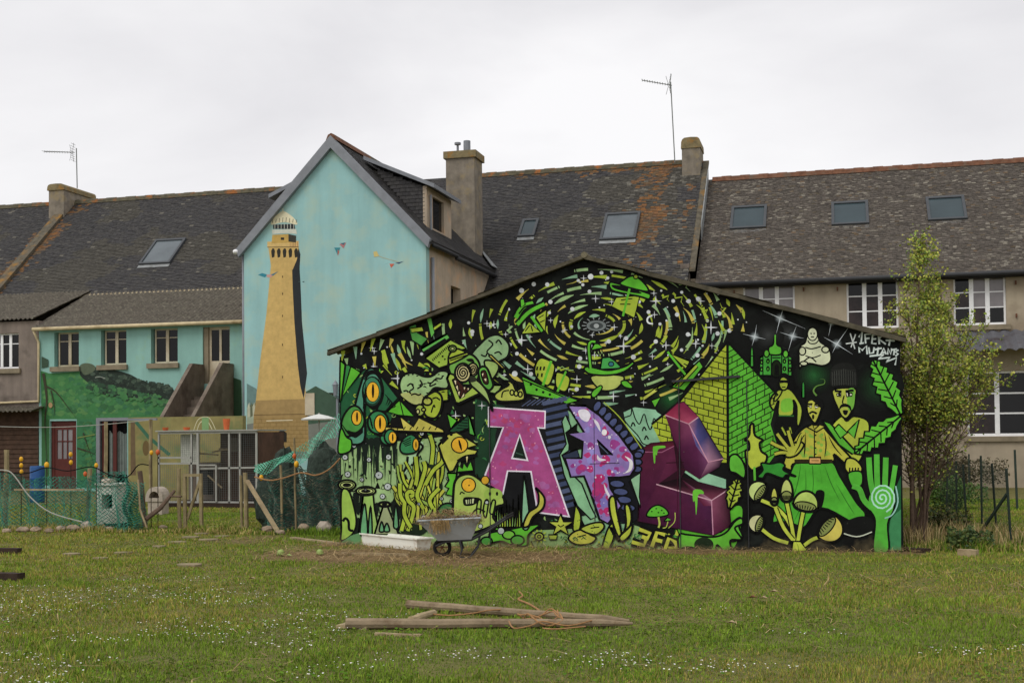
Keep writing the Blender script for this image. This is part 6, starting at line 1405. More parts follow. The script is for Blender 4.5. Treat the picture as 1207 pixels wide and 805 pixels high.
# ---- cabbages
for (u, v, r, lb) in ((331, 655, .055, 'pale cabbage head with a loose leaf on the straw'), (377, 654, .05, 'greener round cabbage head on the straw')):
    c = G(u, v); m = MB(); m.blob((c.x, c.y, r*.85), r, r, r*.9, 12, 9, .04, int(u))
    rr = random.Random(int(u))
    cb = thing('cabbage', lb, 'cabbage', c); m.build('head', 'cabbage', cb, smooth=True)
    for k in range(7):
        a = k*.9; m = MB(); vs = []; fs = []
        for i in range(5):
            t = -.5+i*.25
            for j in range(4):
                ph = j*.42; R = r*(1.12+.05*math.sin(i*3+j)); vs.append((c.x+R*math.cos(a+t*1.1)*math.cos(ph), c.y+R*math.sin(a+t*1.1)*math.cos(ph), r*.75+R*math.sin(ph)*.9-.02))
        for i in range(4):
            for j in range(3): fs.append((i*4+j, (i+1)*4+j, (i+1)*4+j+1, i*4+j+1))
        m.add(vs, fs); m.build('leaf', 'cabbage', cb, smooth=True)
    if r > .052:
        m = MB(); q = G(u+8, v+1); m.add([(q.x-.07, q.y, .01), (q.x, q.y-.03, .03), (q.x+.09, q.y, .015), (q.x, q.y+.05, .04)], [(0, 1, 2, 3)]); m.build('leaf', 'cabbage', cb)
# ---- stones
def stone(u, v, rx, rz, lb, mt='stone', grp=None, nm='stone'):
    c = G(u, v); m = MB(); m.blob((c.x, c.y, rz*.75), rx, rx*.7, rz, 11, 7, .13, int(u*7+v)); m.build(nm, mt, None, loc=c, label=lb, cat='stone', group=grp)
stone(102, 626, .135, .11, 'large pale rounded boulder at the foot of the green net', 'stone_pale', None, 'boulder')
for i, (u, v, rx, rz) in enumerate(((8, 628, .10, .05), (27, 627, .13, .06), (43, 627, .12, .06), (58, 628, .09, .05), (72, 627, .12, .07), (86, 627, .14, .08), (119, 625, .09, .08), (128, 627, .11, .06), (178, 626, .10, .03), (192, 624, .09, .05))):
    stone(u, v, rx, rz, 'small brown stone in the row holding down the green net', 'stone', 'stones along the foot of the green net')
for i, (u, v, rx, rz) in enumerate(((316, 627, .12, .07), (345, 625, .13, .09), (358, 628, .12, .10), (368, 624, .12, .09), (330, 630, .10, .05))):
    stone(u, v, rx, rz, 'brown stone piled under the heaped dark net', 'stone', 'stones under the heaped net')
stone(382, 629, .15, .13, 'angular pale stone against the heaped net beside the shed corner', 'stone_pale', None, 'boulder')
for i, (u, v, w) in enumerate(((252, 622, .30), (270, 627, .26), (238, 629.5, .30), (262, 633, .30), (225, 634, .34), (246, 637, .34), (208, 640, .34), (187, 645, .26), (146, 652.5, .32), (118, 659, .26), (84, 654, .30), (222, 667, .38), (287, 621, .25))):
    c = G(u, v); rr = random.Random(i); m = MB(); n = 9
    P = [(c.x+w*.5*rr.uniform(.8, 1.1)*math.cos(2*math.pi*k/n), c.y+w*.42*rr.uniform(.8, 1.1)*math.sin(2*math.pi*k/n), .0) for k in range(n)]
    m.prism(P, (0, 0, .028)); m.build('stepping_stone', 'slab', None, loc=c, label={11: 'large stepping stone lying alone between the path and the poles', 10: 'small stepping stone lying near the dark beams'}.get(i, 'flat stepping stone set in the lawn before the gate'), cat='paving stone', group=None if i in (10, 11) else 'stepping stones across the lawn')
# ---- gate posts, gate and leaning plank
def post(u0, v0, u1, v1, r, label, name='wooden_post', mt='wood_post', cat='post', group=None, Y=None, n=8):
    b = G(u1, v1) if Y is None else Vector((onY(u1, v1, Y).x, Y, 0)); t = onY(u0, v0, b.y); b2 = Vector((b.x, b.y, -.02)); m = MB(); rr = random.Random(int(u0*3)); P = [b2.lerp(t, i/4)+Vector((rr.uniform(-.008, .008), 0, 0)) for i in range(5)]
    m.tube(P, [r, r*.98, r, r*.95, r*.97], n); return m.build(name, mt, None, loc=b, label=label, cat=cat, group=group)
post(210.5, 552, 212, 624, .038, 'mossy round post on the outer side of the small gate', 'gate_post')
post(284, 560, 285, 623, .03, 'thin grey gate post on the latch side', 'gate_post'); post(289, 557, 290.5, 624, .045, 'thick mossy gate post touching the leaning plank', 'gate_post')
gy_ = G(218, 624).y; gt = thing('wooden_gate', 'small open wooden gate frame with a diagonal brace', 'gate', G(227, 624))
def gp(u, v): return onY(u, v, gy_)
for nm, a, b, w in (('stile', (217.5, 558), (218.5, 623.5), .06), ('stile', (236.5, 558), (237.5, 620), .06), ('rail', (218.5, 560), (236, 560), .06), ('brace', (220, 612), (235, 566), .04)):
    A, B = gp(*a), gp(*b); 
    if nm == 'brace': A.y += .03; B.y += .03
    MB().bar(A, B, w, .05).build(nm, 'wood_post', gt)
a, b = onZ(328, 629, .0), onY(291, 566, 20.9); m = MB(); m.bar((a.x, a.y, .03), b, .085, .03); m.build('leaning_plank', 'wood_plank', None, loc=a, label='pale plank leaning against the thick gate post', cat='plank')
# ---- nets
def net(name, label, cat, f, nu, nv, w, cols, loc, parent=None, group=None, drop=.03, seed=1):
    rr = random.Random(seed); V = [[Vector(f(i/nu, j/nv)) for j in range(nv+1)] for i in range(nu+1)]; m = MB()
    for i in range(nu):
        for j in range(nv):
            for a, b in (((i, j), (i+1, j+1)), ((i+1, j), (i, j+1))) if (i+j) % 2 == 0 else ():
                pass
    for i in range(nu):
        for j in range(nv):
            a, b = ((i, j), (i+1, j+1)) if (i+j) % 2 == 0 else ((i+1, j), (i, j+1))
            if rr.random() < drop: continue
            p, q = V[a[0]][a[1]], V[b[0]][b[1]]; d = q-p
            if d.length < 1e-5: continue
            s = d.cross(Vector((0, -1, .25))); s = s.normalized()*w/2 if s.length > 1e-6 else Vector((w/2, 0, 0))
            m.add([p-s, p+s, q+s, q-s], [(0, 1, 2, 3)], hx(rr.choice(cols), .62))
    return m.build(name, 'net_green', parent, loc=loc if parent is None else None, label=label, cat=cat, group=group, color=True)
NC = ['25604f', '235647', '2f6f5c', '1d463c', '2b5a4c']; NCD = ['26382f', '2f3b32', '3c4239', '22332c', '464c40', '27493d', '555646']
nb = G(85, 626); NY = nb.y
nx0, nx1 = onY(-45, 600, NY).x, onY(168, 600, NY).x
def top_z(x):
    t = (x-nx0)/(nx1-nx0); return 1.08 + .05*math.sin(t*9) - .10*max(0, math.sin(t*21)) - (.10 if t > .93 else 0)
for ly in range(3):
    def f(u, v, ly=ly):
        x = nx0 + (nx1-nx0)*u; z = top_z(x)*v if ly < 2 else .02+.5*v+.1*math.sin(u*15)
        return (x + .03*math.sin(v*7+u*30+ly), NY + .10*math.sin(u*38+ly*2)*(1-v*.5) + .05*math.sin(u*90+v*4) + ly*.07 - (.18*(1-v)**3 if ly == 0 else 0), z)
    if ly < 2: net('fishing_net', ('teal fishing net strung as a fence along stones, outer layer' if ly == 0 else 'teal fishing net strung as a fence behind the outer layer'), 'net', f, 116, 30, .0085, NC, (nx0, NY, 0), seed=ly)
# bunched net at the right end of the fence
def f(u, v): 
    x = onY(150, 600, NY).x + .28*u + .06*math.sin(v*8); return (x, NY-.12+.12*math.sin(u*14), .0 + (.9-.2*u)*v)
net('net_bundle', 'bunched teal net hanging at the end of the net fence', 'net', f, 14, 34, .013, NC[:3], (onY(150, 600, NY).x, NY, 0), drop=.0)
def rope(name, pts, r, mt, label, Y=None, cat='rope', k=4):
    P = [onY(u, v, Y) if Y else G(u, v, r) for u, v in pts]; Q = []
    for i in range(len(P)-1):
        for j in range(k): t = j/k; p0, p1, p2, p3 = P[max(i-1, 0)], P[i], P[i+1], P[min(i+2, len(P)-1)]; Q.append((p1*2+(p2-p0)*t+(p0*2-p1*5+p2*4-p3)*t*t+(p1*3-p0-p2*3+p3)*t**3)*.5)
    Q.append(P[-1]); m = MB(); m.tube(Q, r, 6); return m.build(name, mt, None, loc=(P[0].x, P[0].y, 0), label=label, cat=cat)
rope('pale_hose', [(-10, 554), (8, 554.5), (18, 562), (35, 585), (60, 604), (97, 615)], .012, 'rope_white', 'pale hose sagging across the net down to the boulder', NY-.25, 'hose')
rope('net_line', [(0, 556), (30, 558), (55, 551), (80, 555), (108, 550), (130, 560), (150, 562), (163, 548), (175, 548)], .011, 'net_green', 'dark line threading the top edge of the net fence', NY-.1)
m = MB(); m.bar(onY(17, 577, NY-.2), onY(99, 577, NY-.2), .03, .03); m.build('cross_lath', 'wood_plank', None, loc=onY(17, 577, NY-.2), label='thin pale lath tied level across the green net', cat='lath')
post(8, 530, 6, 626, .05, 'tilted thick stake rising above the net', 'wooden_stake', Y=NY+.35)
post(106, 552, 103, 626, .045, 'ringed upright stake between the net and the white hutch', 'wooden_stake', Y=NY+.25)
post(165, 555, 171, 622, .05, 'dark rotten stake at the end of the net fence', 'wooden_stake', mt='bark'); 
m = MB(); A, B = onY(172, 612, NY), onY(206, 578, NY+.4); m.tube([A, A.lerp(B, .5)+Vector((0, 0, -.06)), B], [.05, .045, .03], 7); m.tube([B.lerp(A, .2), onY(214, 585, NY+.3)], .02, 6); m.build('dead_branch', 'bark', None, loc=(A.x, A.y, 0), label='forked dead branch propped between stake and gate', cat='branch')
m = MB(); m.tube([onY(163, 565, NY-.1), onY(165, 600, NY-.12), onY(173, 622, NY-.1)], .018, 6); m.build('bent_stick', 'wood_plank', None, loc=onY(173, 622, NY-.1), label='pale bent stick beside the rotten stake', cat='stick')
# floats on their stakes
def floats(beads, Y, label, grp=None, mt='float_yellow', rope_to=None):
    for i, (u, v, hpx) in enumerate(beads):
        c = onY(u, v, Y); r = hpx/68.0/2*.85; m = MB(); m.blob(c, r*.72, r*.72, r, 10, 8, 0); o = m.build('net_float', mt, None, loc=c, label=label, cat='float', group=grp, smooth=True)
S = lambda u, v, Y, top: None
for u, v0, Y, nm in ((25, 536, NY, 0), (55, 541, NY, 0), (83.5, 531, NY, 0), (113.5, 544, NY, 0), (178, 530, NY+.6, 0), (186, 530, NY+.6, 0)):
    b = onY(u, v0, Y); m = MB(); m.tube([(b.x, Y, 0), b], .008, 5); m.build('float_stick', 'wood_dark', None, loc=(b.x, Y, 0), label='thin stick carrying net floats', cat='stick', group='sticks carrying the floats')
floats([(25, 541, 8), (25, 548.5, 8), (25.3, 556, 8)], NY, 'yellow net float, one of three threaded on a stick by the blue barrel', 'three floats on one stick')
floats([(55, 548, 10)], NY, 'single squat yellow net float before the blue barrel')
floats([(83.3, 535.5, 8), (83.6, 545, 8)], NY, 'yellow net float, one of two threaded before the red door', 'two floats on one stick')
floats([(113.5, 548.5, 8)], NY, 'single yellow net float above the white hutch'); floats([(178.5, 533.5, 8)], NY+.6, 'yellow net float beside an orange one near the cage')
floats([(186, 533, 9)], NY+.6, 'orange net float beside a yellow one near the cage', None, 'float_orange'); floats([(100.5, 558.5, 8)], NY-.1, 'orange float caught in the green net', None, 'float_orange')
# barrel, hutch, stone hood
c = onY(44, 575, 30); m = MB(); r = .2; zt_ = onY(44, 549, 30).z; lathe(m, [(0, 0), (r*.96, 0), (r, .03), (r, zt_*.3), (r*1.04, zt_*.32), (r, zt_*.34), (r, zt_*.64), (r*1.04, zt_*.66), (r, zt_*.68), (r, zt_-.03), (r*.94, zt_), (r*.9, zt_-.02), (0, zt_-.02)], (c.x, 30, 0), 20); m.build('plastic_barrel', 'barrel_blue', None, loc=(c.x, 30, 0), label='blue plastic barrel standing behind the green net', cat='barrel', smooth=True)
HY = NY+.75; h0, h1 = onY(114, 611, HY), onY(137.5, 572, HY)
hu = thing('small_hutch', 'small white hutch with a square opening behind the net', 'hutch', ((h0.x+h1.x)/2, HY, 0))
x0, x1, z1 = h0.x, h1.x, h1.z; wx = (x1-x0)
m = MB(); 
for (a, b, c, d) in ((x0, x0+wx*.25, .1, z1), (x1-wx*.22, x1, .1, z1), (x0+wx*.25, x1-wx*.22, z1-.18, z1), (x0+wx*.25, x1-wx*.22, .1, .38)): m.box(a, HY, c, b, HY+.4, d)
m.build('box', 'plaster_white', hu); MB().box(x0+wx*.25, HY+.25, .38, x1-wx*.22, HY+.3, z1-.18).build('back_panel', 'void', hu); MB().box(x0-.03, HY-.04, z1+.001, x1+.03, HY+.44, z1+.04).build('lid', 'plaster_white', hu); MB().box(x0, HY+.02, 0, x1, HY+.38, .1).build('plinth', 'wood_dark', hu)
m = MB(); m.blob(((x0+x1)/2-.05, HY+.15, z1+.08), .15, .12, .055, 10, 6, .12, 4); m.build('stone', 'stone_pale', None, loc=((x0+x1)/2-.05, HY+.15, z1+.04), label='flat pale stone weighing down the hutch lid', cat='stone')
# domed stone trough on the right of the net fence
DY = G(186, 606).y; d0, d1 = onY(175, 604, DY), onY(195, 574, DY); cxm = (d0.x+d1.x)/2; R = (d1.x-d0.x)/2
do = thing('stone_hood', 'small domed pale stone niche on a block beside the stake', 'stone niche', (cxm, DY, 0)); zs = .3
MB().box(cxm-R*.8, DY-.1, 0, cxm+R*.85, DY+.2, zs).build('block', 'stone_pale', do)
K = [(cxm+R*math.cos(math.radians(t)), DY-.13, zs+.08+R*1.15*math.sin(math.radians(t))) for t in range(0, 181, 18)]; Ki = [(cxm+R*.6*math.cos(math.radians(t)), DY-.13, zs+.08+R*.7*math.sin(math.radians(t))) for t in range(180, -1, -18)]
m = MB(); 
for i in range(len(K)-1): m.prism([K[i], K[i+1], Ki[len(Ki)-2-i], Ki[len(Ki)-1-i]], (0, .34, 0))
m.box(cxm-R, DY-.13, zs+.001, cxm+R, DY+.21, zs+.08); m.build('dome', 'stone_pale', do); MB().prism([(p[0], DY+.12, p[2]) for p in Ki], (0, .03, 0)).build('back_panel', 'stone', do)
# ---- heaped nets by the shed corner
hx0, hx1 = onY(297, 580, 20.6).x, SX0-.02
def heap(ly):
    def f(u, v):
        x = hx0 + (hx1-hx0)*(u*(.98-.06*ly) + .03*ly); top = (1.18 + .75*u**2.2 - .25*math.exp(-((u-.12)/.12)**2) + .18*math.sin(u*11+ly))*(1-.16*ly)
        return (x + .05*math.sin(v*9+ly*3+u*25), 21.15 - .35*(1-v)**1.5 + .14*math.sin(u*23+ly*1.7+v*3) + .09*math.sin(u*51+v*9) + ly*.09, top*v + .05*math.sin(u*19+v*13)*v*(1-v)*4)
    return f
for ly in range(4):
    net('fishing_net', ['dark green net heaped against the shed corner, outermost drape', 'grey green net in the heap by the shed corner, second drape', 'dark net in the heap by the shed corner, third drape', 'innermost net of the heap by the shed corner'][ly], 'net', heap(ly), 74, 54, .013, NCD if ly % 2 == 0 else ['24584c', '2a5f50']+NCD, (hx0, 20.6, 0), seed=ly+9, drop=.01)
def f(u, v):
    a = onY(300, 548, 20.85).lerp(onY(402, 484, 20.85), u); return (a.x, a.y+.03*math.sin(u*20+v*5), a.z - v*(.12+.25*u+.08*math.sin(u*14)) - .18*math.sin(math.pi*u))
net('net_swag', 'pale green net swag stretched up towards the shed eave', 'net', f, 60, 8, .010, ['4f9a80', '3f8a70', '6aa890'], (hx0, 20.4, 0), drop=0)
for ly, (u0, u1, tz) in enumerate(((318, 352, 528), (360, 402, 520), (300, 330, 556))):
    rr = random.Random(ly); b0, b1 = onY(u0, 600, 21.5), onY(u1, 600, 21.5); t = onY((u0+u1)/2, tz, 21.5).z; m = MB(); m.blob(((b0.x+b1.x)/2, 21.55, t*.5), (b1.x-b0.x)/2, .25, t*.5, 14, 10, .12, ly); m.build('net_heap', 'net_dark', None, loc=((b0.x+b1.x)/2, 21.55, 0), label=['tightly folded dark net bundle under the drapes by the gate plank', 'folded dark net bundle next to the shed corner', 'low folded net bundle right behind the gate post'][ly], cat='net', smooth=False, color=False)
post(331, 548, 333, 622, .025, 'thin stake standing in the net heap', 'wooden_stake', Y=20.78); post(347, 516, 349, 622, .02, 'thin stake carrying the orange and yellow floats', 'wooden_stake', Y=20.74)
floats([(347, 537.5, 8)], 20.7, 'orange net float above a yellow one on the net heap', None, 'float_orange'); floats([(349.5, 547, 10)], 20.7, 'yellow net float under an orange one on the net heap'); floats([(308, 563, 9)], 20.72, 'yellow net float hanging low by the leaning plank')
rope('heap_rope', [(300, 562), (318, 566), (335, 563), (355, 557), (372, 560), (388, 553), (401, 540)], .014, 'rope', 'thick tan rope swagged over the heaped nets', 20.68)
# ---- aviary
CY_ = 28.0
av = thing('wire_aviary', 'wire mesh aviary on a pale metal frame with perches inside', 'aviary', (onY(245, 600, CY_).x, CY_, 0))
ax = lambda u: onY(u, 560, CY_).x; az = lambda v: onY(250, v, CY_).z
zt_, zm_, zb2 = az(509.5), az(552), .14; X0, X1 = ax(187), ax(303)
def fr(name, x0, z0, x1, z1, w=.045, d=0): MB().bar((x0, CY_+d, z0), (x1, CY_+d, z1), w, w).build(name, 'cage_frame', av)
for u in (187.5, 226, 270.5, 283, 302.5): fr('upright', ax(u), 0, ax(u), zt_-.02)
fr('upright', ax(234.5), 0, ax(234.5), zt_-.02, .06, -.04)
fr('rail', X0, zt_, X1, zt_, .06); fr('rail', ax(236), zm_, X1, zm_+.02); fr('rail', X0, az(539), ax(226), az(539)); fr('rail', X0, az(546), ax(234), az(546)); fr('rail', X0, zb2, X1, zb2)
for u in (235.5, 256): fr('door_stile', ax(u), .15, ax(u), az(548), .035, -.05)
for v in (548, 600): fr('door_rail', ax(235.5), az(548) if v == 548 else .15, ax(256), az(548) if v == 548 else .15, .035, -.05)
for u0, u1, v0, v1 in ((189, 225, 512, 538), (189, 225, 547, 600), (227, 302, 512, 551), (237, 302, 554, 601)):
    m = MB(); xa, xb, za, zb3 = ax(u0), ax(u1), max(.16, az(v1)), az(v0); k = int((xb-xa)/.055)
    for i in range(k+1): x = xa+(xb-xa)*i/k; m.box(x-.0022, CY_-.003, za, x+.0022, CY_+.001, zb3)
    k = int((zb3-za)/.055)
    for i in range(k+1): z = za+(zb3-za)*i/k; m.box(xa, CY_+.002, z-.0022, xb, CY_+.006, z+.0022)
    m.build('wire_mesh', 'wire', av)
MB().box(ax(226), CY_+1.5, 0, X1, CY_+1.55, zt_).build('back_wall', 'cage_back', av); MB().box(X1-.03, CY_+.05, 0, X1+.02, CY_+1.5, zt_).build('side_wall', 'cage_back', av)
MB().box(X0, CY_+1.5, 0, ax(225), CY_+1.55, az(546)).build('back_wall', 'concrete', av)
MB().box(X0-.05, CY_-.08, zt_+.03, X1+.05, CY_+1.6, zt_+.06).build('roof', 'cage_frame', av); MB().box(ax(206), CY_+.3, az(546), ax(225), CY_+.34, zt_-.04).build('panel', 'plaster_white', av)
for (u0, v0, u1, v1) in ((228, 534, 257, 536), (250, 533, 268, 529), (258, 529, 269, 530), (245, 560, 262, 575)): MB().bar(onY(u0, v0, CY_+.7), onY(u1, v1, CY_+.75), .05, .04).build('perch', 'wood_plank', av)
MB().box(ax(245), CY_+1.1, az(533), ax(256), CY_+1.4, az(516)).build('nest_box', 'concrete', av)
MB().box(X0-.1, CY_-.12, 0, X1+.05, CY_+1.5, .12).build('plinth', 'wood_dark', av)
m = MB(); 
for (u0, u1, v0, v1) in ((262, 285, 560, 590), (212, 224, 555, 585)): m.box(ax(u0), CY_+.9, az(v1), ax(u1), CY_+1.2, az(v0))
m.build('shelf', 'dark_metal', av)
# ---- low painted wall behind the aviary and pots on it
LWY = 30.6; lw0, lw1 = onY(151, 495, LWY).x, onY(286, 495, LWY).x; lz = onY(220, 491, LWY).z
mat('yellow_wall', '7a7248', k=.70, var=.2, scale=2.5, stain='5d6a44', st_scale=1.8, bump=.1)
lw = MB().box(lw0, LWY, 0, lw1, LWY+.2, lz).build('garden_wall', 'yellow_wall', None, loc=((lw0+lw1)/2, LWY, 0), label='low yellowish painted garden wall behind the aviary', cat='wall')
p = Paint(LWY, k=.66, base=.002); p.frame(0, 0, 1); p.line([(160, 497), (175, 515), (200, 536)], 4.0, '2f5a44'); p.line([(232, 508), (236, 498), (244, 496), (250, 506)], 1.0, 'b0ab8a', True); p.line([(228, 508), (234, 494), (246, 492), (254, 506)], .8, 'b0ab8a', True); p.poly([(238, 492), (246, 492), (246, 508), (238, 508)], '6a8a5a'); p.ell(172, 528, 4, 9, '5a4a2a'); p.poly([(154, 497), (159, 497), (160, 560), (154, 560)], '5a4a34')
p.done('painted_motif', lw, 'painting')['kind'] = 'stuff'
for (u, v0, v1, wpx, lb, Y, zb4) in ((220, 505, 509, 9, 'shallow terracotta pot on the aviary roof beside the grey panel', CY_+.6, None), (195, 505, 509, 8, 'small brown pot on the aviary roof', CY_+.6, None), (267, 494, 508, 9, 'upright orange terracotta pot on the aviary roof', CY_+.9, None)):
    c = onY(u, v1, Y); r = wpx/48/2; h = (v1-v0)/48; zb4 = zt_+.061; m = MB(); lathe(m, [(0, 0), (r*.7, 0), (r, h), (r*.9, h), (r*.62, .03), (0, .03)], (c.x, Y, zb4), 14); m.build('flower_pot', 'terracotta', None, loc=(c.x, Y, zb4), label=lb, cat='pot')
# line posts and washing line
post(125, 497, 124.5, 590, .055, 'square weathered timber post by the curtained doorway', 'line_post', Y=27, n=4); post(177.5, 494, 178, 590, .045, 'slim pale timber post carrying the washing line', 'line_post', Y=27, n=6)
rope('washing_line', [(-10, 502.5), (40, 503.5), (80, 503), (125, 500), (178, 495)], .010, 'rope_white', 'thin pale washing line strung between the timber posts', 27.0, 'line')
MB().bar(onY(116, 495, 27.2), onY(185, 494, 27.2), .05, .05).build('cross_beam', 'zinc', None, loc=onY(116, 495, 27.2), label='thin grey beam laid across the two timber posts', cat='beam')
# parasol by the blue wall
PY = 29.5; pc = onY(376, 490, PY); rP = 23.5/48; pr = thing('garden_parasol', 'flat white garden parasol in front of the painted lighthouse', 'parasol', (pc.x, PY, 0))
m = MB(); lathe(m, [(.0, .13), (rP*.5, .075), (rP, 0), (rP*.98, -.03), (rP*.5, .06), (0, .11)], (pc.x, PY, pc.z-.08), 8); m.build('canopy', 'parasol', pr); m = MB(); m.tube([(pc.x, PY, 0), (pc.x, PY, pc.z+.08)], .018, 8); m.build('pole', 'cage_frame', pr)
# wall lantern on the blue gable
lc = onY(395.5, 455, YG-.16); ln = thing('wall_lantern', 'small old lantern bracketed to the blue gable beside the shed eave', 'lantern', (lc.x, YG, lc.z))
m = MB(); m.box(lc.x-.02, YG-.2, lc.z-.32, lc.x+.02, YG-.003, lc.z-.28); m.build('bracket', 'zinc', ln); m = MB(); lathe(m, [(0, -.28), (.06, -.28), (.09, .02), (.11, .03), (.03, .14), (0, .18)], (lc.x, YG-.17, lc.z), 6); m.build('lamp_housing', 'zinc', ln)
MB().box(lc.x-.03, YG-.06, 0, lc.x+.03, YG-.004, lc.z-.35).build('conduit', 'zinc', ln)
# ---- television aerials
def aerial(u, vtop, vbot, Y, ub, label, arm):
    b, t = onY(ub, vbot, Y), onY(u, vtop, Y); an = thing('television_aerial', label, 'aerial', b); m = MB(); m.tube([b, t], .022, 6); m.build('mast', 'wire', an)
    (u0, v0), (u1, v1) = arm; A, B = onY(u0, v0, Y), onY(u1, v1, Y); m = MB(); m.tube([A, B], .016, 5); m.build('boom', 'wire', an)
    n = 11
    for i in range(n):
        p = A.lerp(B, i/(n-1)*.86); m = MB(); d = Vector((.0, 1, 0)); m.tube([p-d*(.16-.006*i)+Vector((0, 0, .0)), p+d*(.16-.006*i)+Vector((0, 0, .02))], .008, 4); m.tube([p-Vector((0, 0, .05)), p+Vector((0, 0, .05))], .008, 4); m.build('element', 'wire', an)
    r = A.lerp(B, .93)
    for sg in (-1, 1):
        m = MB()
        for k in range(4): m.tube([r+Vector((.02*k, -.2, sg*(.05+.10*k))), r+Vector((.02*k-.05, .2, sg*(.05+.10*k)))], .008, 4)
        m.tube([r, r+Vector((.06, 0, sg*.4))], .01, 4); m.tube([r+Vector((-.05, 0, sg*.02)), r+Vector((-.14, 0, sg*.34))], .008, 4); m.build('reflector', 'wire', an)
aerial(90, 175, 222, RY, 91, 'television aerial on a thin mast by the left chimney with rounded cap', ((52, 179), (88, 180)))
aerial(790.5, 97, 192, RY-.7, 795.5, 'tall television aerial on a bent mast beside the chimney at the roof end', ((757, 95), (792, 101)))
m = MB(); P = [onY(94, 240, RY-.5)]
rope('aerial_cable', [(91, 222), (92, 245), (85, 262), (70, 275), (55, 300), (35, 325), (22, 345)], .025, 'wire', 'loose aerial cable running down the slates from the left chimney', None, 'cable') if False else None
# ---- metal fence posts on the right, mesh between them
FP = [(1101.5, 541, 1102, 598), (1117, 540, 1115.5, 604), (1127, 543, 1127.5, 613), (1135, 547, 1139.5, 619), (1142, 535, 1142.5, 592), (1156, 537, 1157.5, 617), (1169, 546, 1175, 630), (1186, 552, 1192, 645)]
fp = []
for i, (u0, v0, u1, v1) in enumerate(FP):
    b = G(u1, v1); t = onY(u0, v0, b.y); m = MB(); m.bar(b-Vector((0, 0, .02)), t, .035, .035); m.bar(b-Vector((0, .02, .02)), t-Vector((0, .02, 0)), .006, .06); m.build('fence_post', 'post_green', None, loc=b, label='thin dark green metal fence post beyond the tree' if i < 7 else 'leaning green metal corner post with a diagonal brace', cat='post', group='metal fence posts behind the tree' if i < 7 else None)
    fp.append((b, t))
b = G(1199, 600); t = onY(1196, 530, b.y); m = MB(); m.bar(b, t, .045, .045); m.build('fence_post', 'post_green', None, loc=b, label='leaning dark fence post set back on the grass', cat='post')
A = onY(1187, 582, fp[7][0].y); B = G(1147, 640); m = MB(); m.bar(A, B, .035, .035); m.build('fence_brace', 'post_green', None, loc=B, label='diagonal green metal brace running down from the corner post', cat='brace')
order = [7, 6, 5, 3, 2, 1, 0]; mm = MB()
for a, b in zip(order[:-1], order[1:]):
    (b0, t0), (b1, t1) = fp[a], fp[b]; L = (b1-b0).length; n = max(2, int(L/.1))
    for i in range(n): t = i/n; mm.tube([b0.lerp(b1, t), t0.lerp(t1, t)-Vector((0, 0, .06))], .0016, 3, caps=False)
    for j in range(11): z = j/10*.94+.02; mm.tube([b0.lerp(t0, z), b1.lerp(t1, z)], .0018, 3, caps=False)
mm.build('fence_mesh', 'post_green', None, loc=fp[7][0], label='thin green wire mesh stretched between the metal posts', cat='wire mesh', kind='stuff')
# ================================================================== GROUND, GRASS AND TREE
shx0, shx1, shy0, shy1 = SX0, SX1, YS, YS+SD
def dirt(x, y):
    n = fnoise(x*1.3+3, y*1.3)
    a = np.exp(-(((x+5.9)/2.6)**2 + ((y-16.8)/1.25)**2)); b = np.exp(-(((x+1.9)/.8)**2+((y-17.9)/.35)**2)); c = .8*np.exp(-((y-18.35)/.25)**2)*((x > SX0-.4) & (x < SX1+.3)); d = .8*np.exp(-(((x-1.6)/.7)**2+((y-19.6)/.7)**2))
    e = .5*np.exp(-(((x+9.6)/.8)**2+((y-19.5)/1.6)**2))
    return np.clip(np.maximum.reduce([a, b, c, d, e])*2.4 - .35 + (n-.5)*1.4, 0, 1)*(np.maximum.reduce([a, b, c, d, e]) > .12)
xs = np.concatenate([[-400, -150, -70, -45], np.arange(-30, 12.01, .25), [20, 45, 90, 200, 400]]); ys = np.concatenate([[-60, -10], np.arange(2, 45.01, .25), [60, 120, 400, 900]])
X, Y = np.meshgrid(xs, ys, indexing='ij'); nx, ny = X.shape
DM = dirt(X, Y); PN_ = fnoise(X*.35, Y*.6)
soil = np.array(hx('75603f', .95)[:3]); sod = np.array(hx('555a2a', .9)[:3]); sod2 = np.array(hx('6c6238', .9)[:3])
cc = sod[None, None]*(1-PN_[..., None]) + sod2[None, None]*PN_[..., None]; cc = cc*(1-DM[..., None]) + soil*DM[..., None]
gm = bpy.data.meshes.new('ground'); V = np.stack([X, Y, np.zeros_like(X)], -1).reshape(-1, 3)
idx = np.arange(nx*ny).reshape(nx, ny); F = np.stack([idx[:-1, :-1], idx[1:, :-1], idx[1:, 1:], idx[:-1, 1:]], -1).reshape(-1, 4)
gm.from_pydata(V.tolist(), [], F.tolist()); ca = gm.color_attributes.new('Col', 'FLOAT_COLOR', 'POINT'); ca.data.foreach_set('color', np.concatenate([cc.reshape(-1, 3), np.ones((nx*ny, 1))], 1).ravel())
gm.materials.append(MATS['ground']); link(gm, 'ground', None, Vector((0, 0, 0)), kind='structure')
